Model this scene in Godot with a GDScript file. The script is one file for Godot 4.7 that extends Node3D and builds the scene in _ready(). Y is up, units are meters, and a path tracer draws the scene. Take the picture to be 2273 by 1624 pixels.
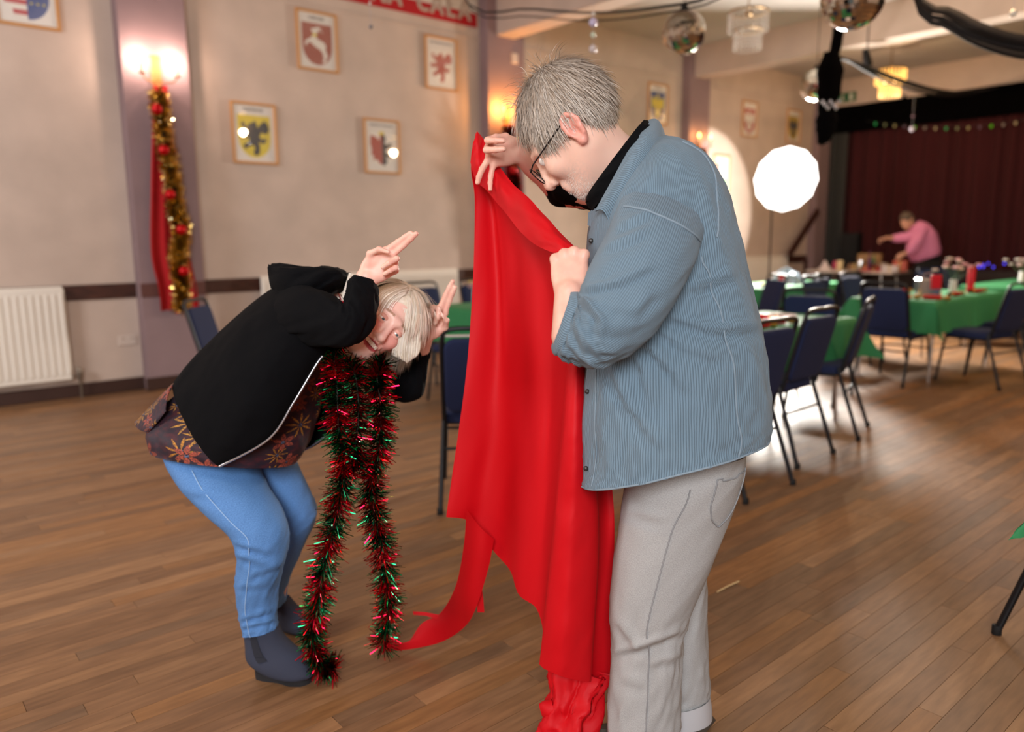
extends Node3D
# A community hall dressed for a Christmas party: a man swings a red cloth like a bullfighter's cape
# while a woman in tinsel makes horns with her fingers.

func _ready() -> void:
	# --- camera
	cam_b = Basis(Vector3.UP, deg_to_rad(49.41)) * Basis(Vector3.RIGHT, deg_to_rad(-9.42)) * Basis(Vector3.BACK, deg_to_rad(-0.54))
	cr = cam_b.x
	cu = cam_b.y
	cf = -cam_b.z
	var cam := Camera3D.new()
	cam.name = "camera"
	cam.transform = Transform3D(cam_b, cam_o)
	cam.keep_aspect = Camera3D.KEEP_HEIGHT
	var lens := CameraAttributesPhysical.new()
	lens.frustum_focal_length = 25.234
	lens.frustum_focus_distance = 1.82
	lens.frustum_near = 0.05
	lens.frustum_far = 60.0
	lens.exposure_aperture = 1.6
	cam.attributes = lens
	cam.fov = rad_to_deg(2.0 * atan(812.0 / PXF))
	add_child(cam)
	cam.current = true
	# --- surroundings and exposure
	var we := WorldEnvironment.new()
	we.name = "surroundings"
	var env := Environment.new()
	env.background_mode = Environment.BG_COLOR
	env.background_color = Color(0.0, 0.0, 0.0)
	env.tonemap_mode = Environment.TONE_MAPPER_LINEAR
	env.tonemap_exposure = 1.0
	env.sdfgi_enabled = true
	env.ssao_enabled = true
	env.ssil_enabled = true
	we.environment = env
	add_child(we)
	# --- photographer's two umbrella lights (each: the glowing umbrella, its stand, its light)
	strobe_far()
	strobe_near()
	# --- the hall
	build_floor()
	build_walls()
	build_stage()
	build_ceiling_things()
	# --- things along the wall
	build_wall_things()
	# --- furniture
	build_furniture()
	# --- people
	build_man()
	build_woman()
	build_cape()
	build_helper()
	build_tinsel()
	build_small()
# ---------------------------------------------------------------- helpers
const PXF := 1707.5
var cam_o := Vector3(0, 1.32, 0)
var cam_b: Basis
var cr: Vector3
var cu: Vector3
var cf: Vector3
var mats := {}
var taken := {}

# a pixel of the 2273x1624 photograph at a measured depth along the lens axis
func pt(x: float, y: float, d: float) -> Vector3:
	return cam_o + (cr * ((x - 1136.5) / PXF) - cu * ((y - 812.0) / PXF) + cf) * d

func numbered(called: String) -> String:
	if not taken.has(called):
		taken[called] = 0
		return called
	taken[called] += 1
	return "%s_%03d" % [called, taken[called]]

func tag(o: Node, label: String, category: String, group := "", kind := "") -> Node:
	o.set_meta("label", label)
	o.set_meta("category", category)
	if group != "":
		o.set_meta("group", group)
	if kind != "":
		o.set_meta("kind", kind)
	return o

func thing(called: String, label: String, category: String, where := Vector3.ZERO, turn := 0.0, group := "", kind := "") -> Node3D:
	var o := Node3D.new()
	o.name = numbered(called)
	add_child(o)
	o.position = where
	o.rotation.y = turn
	tag(o, label, category, group, kind)
	return o

# one named mesh; without a parent it is a thing of its own
func put(called: String, m: Mesh, material: Material, parent: Node = null) -> MeshInstance3D:
	var o := MeshInstance3D.new()
	o.mesh = m
	o.material_override = material
	o.name = numbered(called) if parent == null else called
	if parent == null:
		add_child(o)
	else:
		parent.add_child(o, true)
	return o

func copy_of(o: Node3D, base: String, where: Vector3, turn: float, label := "") -> Node3D:
	var c: Node3D = o.duplicate()
	c.name = numbered(base)
	add_child(c)
	c.position = where
	c.rotation.y = turn
	if label != "":
		c.set_meta("label", label)
	return c

func mat(key: String, col: Color = Color.WHITE, rough := 0.7, metal := 0.0) -> StandardMaterial3D:
	if mats.has(key):
		return mats[key]
	var m := StandardMaterial3D.new()
	m.resource_name = key
	m.albedo_color = col
	m.roughness = rough
	m.metallic = metal
	mats[key] = m
	return m

func rgb8(r: int, g: int, b: int) -> Color:
	return Color8(r, g, b)

func lin(r: int, g: int, b: int) -> Color:
	return Color8(r, g, b).srgb_to_linear()

func glow(key: String, col: Color, energy: float) -> StandardMaterial3D:
	var m := mat(key, col, 0.5)
	m.emission_enabled = true
	m.emission = col
	m.emission_energy_multiplier = energy
	return m

func noise_tex(seed_: int, freq: float, lo: Color, hi: Color, oct := 4, w := 256, h := 256, kind := FastNoiseLite.TYPE_SIMPLEX_SMOOTH) -> NoiseTexture2D:
	var n := FastNoiseLite.new()
	n.seed = seed_
	n.frequency = freq
	n.noise_type = kind
	n.fractal_octaves = oct
	var t := NoiseTexture2D.new()
	t.width = w
	t.height = h
	t.seamless = true
	t.noise = n
	var g := Gradient.new()
	g.set_color(0, lo)
	g.set_color(1, hi)
	t.color_ramp = g
	return t

# ---------------------------------------------------------------- mesh builder
class MB:
	var v := PackedVector3Array()
	var uv := PackedVector2Array()
	var c := PackedColorArray()
	var idx := PackedInt32Array()
	var seams := PackedInt32Array()
	var col := Color.WHITE

	func add(p: Vector3, t := Vector2.ZERO) -> int:
		v.append(p)
		uv.append(t)
		c.append(col)
		return v.size() - 1

	func tri(a: int, b: int, d: int) -> void:
		idx.append(a)
		idx.append(b)
		idx.append(d)

	func face(p: Array) -> void: # flat polygon, points clockwise from outside
		var s := v.size()
		for q in p:
			add(q)
		for k in range(1, p.size() - 1):
			tri(s, s + k, s + k + 1)

	func box(xf: Transform3D, s: Vector3, bev := 0.0) -> void:
		var h := s * 0.5
		bev = minf(bev, minf(h.x, minf(h.y, h.z)) * 0.9)
		var q := []
		for sx in [-1, 1]:
			for sy in [-1, 1]:
				for sz in [-1, 1]:
					var sg := Vector3(sx, sy, sz)
					var o := h * sg
					q.append([xf * (o - Vector3(0, sy, sz) * bev), xf * (o - Vector3(sx, 0, sz) * bev), xf * (o - Vector3(sx, sy, 0) * bev)])
		var F := [[0, [4, 6, 7, 5]], [0, [0, 1, 3, 2]], [1, [2, 3, 7, 6]], [1, [0, 4, 5, 1]], [2, [1, 5, 7, 3]], [2, [0, 2, 6, 4]]]
		for f in F:
			face([q[f[1][0]][f[0]], q[f[1][1]][f[0]], q[f[1][2]][f[0]], q[f[1][3]][f[0]]])
		if bev > 0.0:
			for e in [[0, 1, 0, 1], [2, 3, 0, 1], [4, 5, 0, 1], [6, 7, 0, 1], [0, 2, 0, 2], [1, 3, 0, 2], [4, 6, 0, 2], [5, 7, 0, 2], [0, 4, 1, 2], [1, 5, 1, 2], [2, 6, 1, 2], [3, 7, 1, 2]]:
				face([q[e[0]][e[2]], q[e[1]][e[2]], q[e[1]][e[3]], q[e[0]][e[3]]])
			for k in 8:
				face([q[k][0], q[k][1], q[k][2]])

	# rows of equal length; closed joins the last column to the first
	func grid(rows: Array, closed := false, us := 1.0, vs := 1.0, color_of = null) -> void:
		var s := v.size()
		var n: int = rows[0].size()
		var w := n + (1 if closed else 0)
		var along := 0.0
		# how far round each column lies, averaged over the rows, so that ribs and threads run straight
		var part := PackedFloat32Array()
		part.resize(w)
		var round_ := 0.0
		for r in rows.size():
			var row: PackedVector3Array = rows[r]
			var tot := 1e-9
			for k in range(1, w):
				tot += row[k % n].distance_to(row[k - 1])
			round_ += tot / rows.size()
			var so_far := 0.0
			for k in range(1, w):
				so_far += row[k % n].distance_to(row[k - 1])
				part[k] += so_far / tot / rows.size()
		for r in rows.size():
			var row: PackedVector3Array = rows[r]
			if r > 0:
				along += (row[0] as Vector3).distance_to(rows[r - 1][0]) * 0.5 + (row[n / 2] as Vector3).distance_to(rows[r - 1][n / 2]) * 0.5
			for k in w:
				if color_of != null:
					col = color_of.call(r, k % n)
				add(row[k % n], Vector2((part[k] - 0.5) * round_ * us, along * vs))
		for r in rows.size() - 1:
			for k in w - 1:
				var a := s + r * w + k
				tri(a, a + 1, a + w)
				tri(a + 1, a + w + 1, a + w)
			if closed:
				seams.append(s + r * w)
				seams.append(s + r * w + w - 1)
		if closed:
			var r2 := s + (rows.size() - 1) * w
			seams.append(r2)
			seams.append(r2 + w - 1)

	func fan(row: PackedVector3Array, flip := false) -> void:
		var m := Vector3.ZERO
		for p in row:
			m += p
		m /= row.size()
		var s := v.size()
		add(m)
		for p in row:
			add(p)
		for k in row.size():
			var a := s + 1 + k
			var b := s + 1 + (k + 1) % row.size()
			if flip:
				tri(s, b, a)
			else:
				tri(s, a, b)

	func tube(path: PackedVector3Array, rad, sides := 8, caps := true, flat := 1.0, us := 1.0) -> void:
		var rows := []
		var n := path.size()
		var t0 := (path[1] - path[0]).normalized()
		var e1 := t0.cross(Vector3.UP)
		if e1.length() < 0.05:
			e1 = t0.cross(Vector3.RIGHT)
		e1 = e1.normalized()
		for k in n:
			var t := (path[mini(k + 1, n - 1)] - path[maxi(k - 1, 0)]).normalized()
			e1 = (e1 - t * e1.dot(t)).normalized()
			var e2 := t.cross(e1)
			var r: float = rad if rad is float else rad[k]
			var row := PackedVector3Array()
			for j in sides:
				var a := TAU * j / sides
				row.append(path[k] + e1 * (cos(a) * r) + e2 * (sin(a) * r * flat))
			rows.append(row)
		grid(rows, true, us, us)
		if caps:
			fan(rows[0], true)
			fan(rows[n - 1], false)

	func lathe(xf: Transform3D, prof: Array, segs := 16) -> void:
		var rows := []
		for q in prof:
			var row := PackedVector3Array()
			for j in segs:
				var a := TAU * j / segs
				row.append(xf * Vector3(cos(a) * q[0], q[1], sin(a) * q[0]))
			rows.append(row)
		grid(rows, true)

	func ball(o: Vector3, r: Vector3, segs := 12, rings := 8, b := Basis.IDENTITY) -> void:
		var rows := []
		for i in rings + 1:
			var t := PI * i / rings
			var row := PackedVector3Array()
			for j in segs:
				var a := TAU * j / segs
				row.append(o + b * (Vector3(cos(a) * sin(t), -cos(t), sin(a) * sin(t)) * r))
			rows.append(row)
		grid(rows, true)

	# a sheet with thickness between two layers given as rows
	func slab(rows: Array, thick: float, us := 1.0, vs := 1.0) -> void:
		var nr := rows.size()
		var n: int = rows[0].size()
		var under := []
		for r in nr:
			var row := PackedVector3Array()
			for k in n:
				var du: Vector3 = rows[r][mini(k + 1, n - 1)] - rows[r][maxi(k - 1, 0)]
				var dv: Vector3 = rows[mini(r + 1, nr - 1)][k] - rows[maxi(r - 1, 0)][k]
				var nn := du.cross(dv)
				nn = nn.normalized() if nn.length() > 1e-12 else Vector3.UP
				row.append(rows[r][k] + nn * thick)
			under.append(row)
		grid(rows, false, us, vs)
		var back := []
		for r in nr:
			var row: PackedVector3Array = under[r].duplicate()
			row.reverse()
			back.append(row)
		grid(back, false, us, vs)
		var e := [rows[0].duplicate(), under[0].duplicate()]
		grid([e[1], e[0]], false, us, vs)
		grid([rows[nr - 1], under[nr - 1]], false, us, vs)
		var l0 := PackedVector3Array()
		var l1 := PackedVector3Array()
		var r0 := PackedVector3Array()
		var r1 := PackedVector3Array()
		for r in nr:
			l0.append(rows[r][0])
			l1.append(under[r][0])
			r0.append(rows[r][n - 1])
			r1.append(under[r][n - 1])
		grid([l0, l1], false, us, vs)
		grid([r1, r0], false, us, vs)

	func done() -> ArrayMesh:
		var n := PackedVector3Array()
		n.resize(v.size())
		for t in range(0, idx.size(), 3):
			var a := idx[t]
			var b := idx[t + 1]
			var d := idx[t + 2]
			var fn := (v[d] - v[a]).cross(v[b] - v[a])
			n[a] += fn
			n[b] += fn
			n[d] += fn
		for s in range(0, seams.size(), 2):
			var m := n[seams[s]] + n[seams[s + 1]]
			n[seams[s]] = m
			n[seams[s + 1]] = m
		for k in n.size():
			n[k] = n[k].normalized() if n[k].length_squared() > 1e-24 else Vector3.UP
		var arr := []
		arr.resize(Mesh.ARRAY_MAX)
		arr[Mesh.ARRAY_VERTEX] = v
		arr[Mesh.ARRAY_NORMAL] = n
		arr[Mesh.ARRAY_TEX_UV] = uv
		arr[Mesh.ARRAY_COLOR] = c
		arr[Mesh.ARRAY_INDEX] = idx
		var m := ArrayMesh.new()
		m.add_surface_from_arrays(Mesh.PRIMITIVE_TRIANGLES, arr)
		return m

func box_mesh(s: Vector3, bev := 0.0, at := Vector3.ZERO, turn := Basis.IDENTITY) -> ArrayMesh:
	var b := MB.new()
	b.box(Transform3D(turn, at), s, bev)
	return b.done()

func tube_mesh(path: Array, rad, sides := 8, caps := true) -> ArrayMesh:
	var b := MB.new()
	b.tube(PackedVector3Array(path), rad, sides, caps)
	return b.done()

func lathe_mesh(prof: Array, segs := 16, at := Vector3.ZERO) -> ArrayMesh:
	var b := MB.new()
	b.lathe(Transform3D(Basis.IDENTITY, at), prof, segs)
	return b.done()

# smooth curve through points, n samples
func curve(p: Array, n: int) -> PackedVector3Array:
	var out := PackedVector3Array()
	var m := p.size()
	for k in n:
		var t := float(k) / (n - 1) * (m - 1)
		var i := mini(int(t), m - 2)
		var f := t - i
		var a: Vector3 = p[maxi(i - 1, 0)]
		var b: Vector3 = p[i]
		var c: Vector3 = p[i + 1]
		var d: Vector3 = p[mini(i + 2, m - 1)]
		out.append(b.cubic_interpolate(c, a, d, f))
	return out

func pick(p: Array, t: float): # the same for numbers: position t in 0..1
	var m := p.size()
	var q := clampf(t, 0, 1) * (m - 1)
	var i := mini(int(q), m - 2)
	return cubic_interpolate(p[i], p[i + 1], p[maxi(i - 1, 0)], p[mini(i + 2, m - 1)], q - i)

func text_mesh(s: String, height: float, depth := 0.004, bold := false) -> TextMesh:
	var t := TextMesh.new()
	var f := SystemFont.new()
	f.font_names = PackedStringArray(["Droid Sans"])
	f.font_weight = 700 if bold else 400
	t.font = f
	t.text = s
	t.font_size = 48
	t.pixel_size = height / 48.0
	t.depth = depth
	t.curve_step = 2.0
	return t

# ---------------------------------------------------------------- implicit surfaces (bodies)
class SDF:
	var ty := PackedInt32Array()
	var A := PackedVector3Array()
	var BA := PackedVector3Array()
	var inv := PackedFloat32Array()
	var ra := PackedFloat32Array()
	var rb := PackedFloat32Array()
	var K := PackedFloat32Array()
	var IB := []
	var RD := PackedVector3Array()
	var xf := Transform3D.IDENTITY

	func _p(t: int, a: Vector3, b: Vector3, r1: float, r2: float, k: float, ib: Basis, rd: Vector3) -> void:
		ty.append(t)
		A.append(a)
		BA.append(b - a)
		var l := (b - a).length_squared()
		inv.append(1.0 / l if l > 1e-12 else 0.0)
		ra.append(r1)
		rb.append(r2)
		K.append(k)
		IB.append(ib)
		RD.append(rd)

	func cap(a: Vector3, b: Vector3, r1: float, r2: float, k := 0.01, cut := false) -> void:
		_p(2 if cut else 0, xf * a, xf * b, r1, r2, k, Basis.IDENTITY, Vector3.ONE)

	func sph(a: Vector3, r: float, k := 0.01, cut := false) -> void:
		cap(a, a, r, r, k, cut)

	func ell(a: Vector3, rd: Vector3, k := 0.01, b := Basis.IDENTITY, cut := false) -> void:
		var w := (xf.basis * b).orthonormalized()
		_p(3 if cut else 1, xf * a, xf * a, 0, 0, k, w.transposed(), rd)

	func one(i: int, p: Vector3) -> float:
		var q := p - A[i]
		if ty[i] == 0 or ty[i] == 2:
			var h := clampf(q.dot(BA[i]) * inv[i], 0.0, 1.0)
			return (q - BA[i] * h).length() - lerpf(ra[i], rb[i], h)
		q = IB[i] * q
		var rd := RD[i]
		var k0 := (q / rd).length()
		var k1 := (q / (rd * rd)).length()
		return k0 * (k0 - 1.0) / k1 if k1 > 1e-9 else -minf(rd.x, minf(rd.y, rd.z))

	func ev(p: Vector3, list: PackedInt32Array) -> float:
		var d := 1e3
		for i in list:
			var e := one(i, p)
			var k := K[i]
			if ty[i] < 2:
				var h := maxf(k - absf(d - e), 0.0) / k
				d = minf(d, e) - h * h * k * 0.25
			else:
				e = -e
				var h := maxf(k - absf(d - e), 0.0) / k
				d = maxf(d, e) + h * h * k * 0.25
		return d

	func mesh_into(mb: MB, lo: Vector3, hi: Vector3, cell: float, color_of = null) -> void:
		var n := Vector3i(((hi - lo) / cell).ceil()) + Vector3i.ONE
		var nx := n.x
		var nxy := n.x * n.y
		var D := PackedFloat32Array()
		D.resize(nxy * n.z)
		D.fill(1.0)
		var VI := PackedInt32Array()
		VI.resize(nxy * n.z)
		VI.fill(-1)
		var bs := 5
		var hd := bs * cell * 0.87 + cell
		var act := []
		for bz in range(0, n.z, bs):
			for by in range(0, n.y, bs):
				for bx in range(0, nx, bs):
					var ctr := lo + (Vector3(bx, by, bz) + Vector3.ONE * (bs * 0.5)) * cell
					var dm := 1e3
					var ds := PackedFloat32Array()
					for i in ty.size():
						var e := one(i, ctr)
						ds.append(e)
						if ty[i] < 2:
							dm = minf(dm, e)
					if dm > hd + 0.03:
						continue
					var list := PackedInt32Array()
					for i in ty.size():
						if (ty[i] < 2 and ds[i] < dm + 2.0 * hd + K[i]) or (ty[i] >= 2 and ds[i] < hd + K[i]):
							list.append(i)
					var full := ev(ctr, list)
					if absf(full) > hd * 1.6 + 0.004:
						if full < 0.0:
							for z in range(bz, mini(bz + bs, n.z)):
								for y in range(by, mini(by + bs, n.y)):
									for x in range(bx, mini(bx + bs, nx)):
										D[x + y * nx + z * nxy] = -1.0
						continue
					act.append(Vector3i(bx, by, bz))
					for z in range(bz, mini(bz + bs, n.z)):
						for y in range(by, mini(by + bs, n.y)):
							for x in range(bx, mini(bx + bs, nx)):
								D[x + y * nx + z * nxy] = ev(lo + Vector3(x, y, z) * cell, list)
		var off := [0, 1, nx, nx + 1, nxy, nxy + 1, nxy + nx, nxy + nx + 1]
		var edges := [[0, 1], [2, 3], [4, 5], [6, 7], [0, 2], [1, 3], [4, 6], [5, 7], [0, 4], [1, 5], [2, 6], [3, 7]]
		var cells := []
		for b in act:
			for z in range(maxi(b.z - 1, 0), mini(b.z + bs, n.z - 1)):
				for y in range(maxi(b.y - 1, 0), mini(b.y + bs, n.y - 1)):
					for x in range(maxi(b.x - 1, 0), mini(b.x + bs, nx - 1)):
						var o: int = x + y * nx + z * nxy
						if VI[o] >= 0:
							continue
						var neg := 0
						for k in 8:
							if D[o + off[k]] < 0.0:
								neg += 1
						if neg == 0 or neg == 8:
							continue
						var s := Vector3.ZERO
						var cnt := 0
						for e in edges:
							var d0 := D[o + off[e[0]]]
							var d1 := D[o + off[e[1]]]
							if (d0 < 0.0) != (d1 < 0.0):
								var t := d0 / (d0 - d1)
								var p0 := Vector3(e[0] & 1, (e[0] >> 1) & 1, e[0] >> 2)
								var p1 := Vector3(e[1] & 1, (e[1] >> 1) & 1, e[1] >> 2)
								s += p0.lerp(p1, t)
								cnt += 1
						var p := lo + (Vector3(x, y, z) + s / cnt) * cell
						if color_of != null:
							mb.col = color_of.call(p)
						VI[o] = mb.add(p, Vector2(p.x, p.y))
						cells.append(o)
		for o in cells:
			var dd := D[o] < 0.0
			for ax in 3:
				var st: int = [1, nx, nxy][ax]
				var u: int = [nx, nxy, 1][ax]
				var w: int = [nxy, 1, nx][ax]
				if o - u - w < 0 or (D[o + st] < 0.0) == dd:
					continue
				var a := VI[o]
				var b := VI[o - u]
				var c2 := VI[o - u - w]
				var d2 := VI[o - w]
				if a < 0 or b < 0 or c2 < 0 or d2 < 0:
					continue
				if dd:
					mb.tri(a, c2, b)
					mb.tri(a, d2, c2)
				else:
					mb.tri(a, b, c2)
					mb.tri(a, c2, d2)

# tube-like garment from rings; each ring is [left px, left py, right px, right py, depth, half thickness in metres]
func ring_rows(rings: Array, n_along: int, n_round: int, power := 2.0, bump = null) -> Array:
	var cols := []
	for k in 6:
		var cc := []
		for r in rings:
			cc.append(float(r[k]))
		cols.append(cc)
	var rows := []
	for i in n_along:
		var t := float(i) / (n_along - 1)
		var d: float = pick(cols[4], t)
		var l := pt(pick(cols[0], t), pick(cols[1], t), d)
		var r := pt(pick(cols[2], t), pick(cols[3], t), d)
		var ctr := (l + r) * 0.5
		var e1 := (r - l) * 0.5
		var e2: Vector3 = (-cf - e1.normalized() * (-cf).dot(e1.normalized())).normalized() * float(pick(cols[5], t))
		var row := PackedVector3Array()
		for j in n_round:
			var a := TAU * j / n_round + PI * 0.5
			var ca := cos(a)
			var sa := sin(a)
			var q: Vector3 = e1 * (signf(ca) * pow(absf(ca), 2.0 / power)) - e2 * (signf(sa) * pow(absf(sa), 2.0 / power))
			var p := ctr + q
			if bump != null:
				p += q.normalized() * float(bump.call(p, t, a))
			row.append(p)
		rows.append(row)
	return rows
# ---------------------------------------------------------------- the hall
const WX := -7.42   # left wall
const PF := -7.27   # pilaster faces
const SZ := -14.0   # stage front
const CY := 4.08    # ceiling
const RX := 4.6     # right wall
const BZ := 4.2     # wall behind the camera

# where the sight line through a pixel meets the upright plane x = X
func wpt(x: float, y: float, X: float) -> Vector3:
	var d := cr * ((x - 1136.5) / PXF) - cu * ((y - 812.0) / PXF) + cf
	return cam_o + d * (X / d.x)

func zpt(x: float, y: float, Z: float) -> Vector3:
	var d := cr * ((x - 1136.5) / PXF) - cu * ((y - 812.0) / PXF) + cf
	return cam_o + d * (Z / d.z)

func umbrella_mesh(r: float, deep: float, ribs := 12) -> ArrayMesh:
	var b := MB.new()
	var rows := []
	for i in 7:
		var t := float(i) / 6
		var row := PackedVector3Array()
		for j in ribs * 2:
			var a := TAU * j / (ribs * 2)
			var rr := r * t * (1.0 if j % 2 == 0 else cos(PI / ribs) * 0.995)
			row.append(Vector3(cos(a) * rr, sin(a) * rr, -deep * (1.0 - t * t)))
		rows.append(row)
	b.grid(rows, true)
	return b.done()

# umbrella looks along -Z of the thing it belongs to
func strobe(label: String, centre: Vector3, aim: Vector3, r: float, energy: float, glow_e: float, foot: Vector3, spill: float, tint: Color) -> void:
	var t := thing("umbrella_light", label, "studio light", foot)
	var um := glow("umbrella cloth %.1f" % glow_e, Color(1, 0.985, 0.97), glow_e)
	um.roughness = 0.9
	var xf := Transform3D(Basis.looking_at((aim - centre).normalized(), Vector3.UP), centre - foot)
	var u := put("umbrella", umbrella_mesh(r, r * 0.42), um, t)
	u.transform = xf
	var metal := mat("black metal", rgb8(22, 22, 24), 0.45, 0.6)
	var ribs := MB.new()
	for k in 12:
		var a := TAU * k / 12
		var pts := []
		for i in 7:
			var q := float(i) / 6
			pts.append(xf * Vector3(cos(a) * r * q, sin(a) * r * q, -r * 0.42 * (1 - q * q) + 0.006))
		ribs.tube(PackedVector3Array(pts), 0.003, 4)
	put("ribs", ribs.done(), metal, t)
	put("shaft", tube_mesh([xf * Vector3(0, 0, -r * 0.42 - 0.03), xf * Vector3(0, 0, 0.55)], 0.005, 6), metal, t)
	var head := put("flash_head", box_mesh(Vector3(0.11, 0.12, 0.24), 0.02), metal, t)
	head.transform = xf * Transform3D(Basis.IDENTITY, Vector3(0, -0.08, 0.5))
	put("reflector", lathe_mesh([[0.04, 0.0], [0.075, 0.07], [0.078, 0.07], [0.045, -0.01]], 16), metal, t).transform = xf * Transform3D(Basis(Vector3.RIGHT, -PI / 2), Vector3(0, -0.08, 0.385))
	var top := xf * Vector3(0, -0.14, 0.5)
	put("stand_pole", tube_mesh([Vector3(top.x, 0.35, top.z), top], 0.013, 8), metal, t)
	for k in 3:
		var a := TAU * k / 3 + 0.4
		var leg := tube_mesh([Vector3(top.x, 0.55, top.z), Vector3(top.x + cos(a) * 0.42, 0.012, top.z + sin(a) * 0.42)], 0.01, 6)
		put("leg", leg, metal, t)
	var al := AreaLight3D.new()
	al.name = "umbrella_glow"
	al.light_color = tint
	al.light_energy = energy
	al.area_size = Vector2(r * 1.7, r * 1.7)
	al.area_normalize_energy = true
	al.area_range = 40.0
	al.shadow_enabled = true
	t.add_child(al)
	al.transform = xf * Transform3D(Basis.IDENTITY, Vector3(0, 0, -r * 0.42 - 0.02))
	if spill > 0.0: # second, bare flash head clamped lower on the same stand and turned to the wall
		var hp := Vector3(top.x, 1.75, top.z)
		var to := Vector3(WX, 1.72, -10.35) - foot - hp
		var hb := Basis.looking_at(to.normalized(), Vector3.UP)
		var h2 := put("wall_flash", box_mesh(Vector3(0.09, 0.1, 0.2), 0.015), metal, t)
		h2.transform = Transform3D(hb, hp - to.normalized() * 0.12)
		var sp := SpotLight3D.new()
		sp.name = "flash_tube"
		sp.light_color = tint
		sp.light_energy = spill
		sp.spot_angle = 47.0
		sp.spot_angle_attenuation = 0.06
		sp.spot_range = 40.0
		sp.light_size = 0.03
		sp.shadow_enabled = true
		t.add_child(sp)
		sp.transform = Transform3D(hb, hp)

func strobe_far() -> void:
	var c := pt(1745, 398, 10.6)
	var foot := Vector3(c.x + 0.1, 0, c.z - 0.45)
	strobe("glowing white photo umbrella on a thin stand by the bright wall", c, c + Vector3(0.75, -0.22, 0.63), 0.44, 46.0, 4.0, foot, 11.0, Color(1.0, 0.97, 0.93))

func strobe_near() -> void:
	# two more, out of frame behind the photographer: one for the couple, one for the wall and floor
	var back := -Vector3(cf.x, 0, cf.z).normalized()
	var side := Vector3(cr.x, 0, cr.z).normalized()
	var c := back * 2.6 - side * 0.3 + Vector3(0, 2.75, 0)
	strobe("large white photo umbrella behind the photographer", c, pt(1150, 800, 2.3), 0.8, 18.0, 5.0, Vector3(c.x, 0, c.z) + back * 0.6, 0.0, Color(0.95, 0.975, 1.0))
	c = Vector3(-4.4, 2.8, 3.3)
	strobe("large white photo umbrella lighting the wall of crests", c, Vector3(-7.0, 2.0, -4.5), 0.8, 11.5, 5.0, Vector3(c.x + 0.1, 0, c.z + 0.6), 0.0, Color(0.95, 0.975, 1.0))

func plank_mesh(l: float, w: float, tone: Color, off: Vector2) -> ArrayMesh:
	var b := MB.new()
	plank_into(b, Vector3.ZERO, l, w, tone, off)
	return b.done()

func plank_into(b: MB, o: Vector3, l: float, w: float, tone: Color, off: Vector2) -> void:
	b.col = tone
	var g := 0.00025
	var e := 0.0005
	var s := b.v.size()
	for q in [[w / 2 - g, l / 2 - g, -0.006], [w / 2 - g - e, l / 2 - g - e, 0.0]]:
		for k in [[-1, -1], [1, -1], [1, 1], [-1, 1]]:
			var p := o + Vector3(k[0] * q[0], q[2], k[1] * q[1])
			b.add(p, Vector2((k[0] * w * 0.5) * 5.0 + off.x, (k[1] * l * 0.5) * 0.7 + off.y))
	for q in 4: # top with own normals
		b.add(b.v[s + 4 + q], b.uv[s + 4 + q])
	b.tri(s + 8, s + 9, s + 10)
	b.tri(s + 8, s + 10, s + 11)
	for k in 4:
		var n := (k + 1) % 4
		b.tri(s + k, s + n, s + 4 + n)
		b.tri(s + k, s + 4 + n, s + 4 + k)

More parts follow.
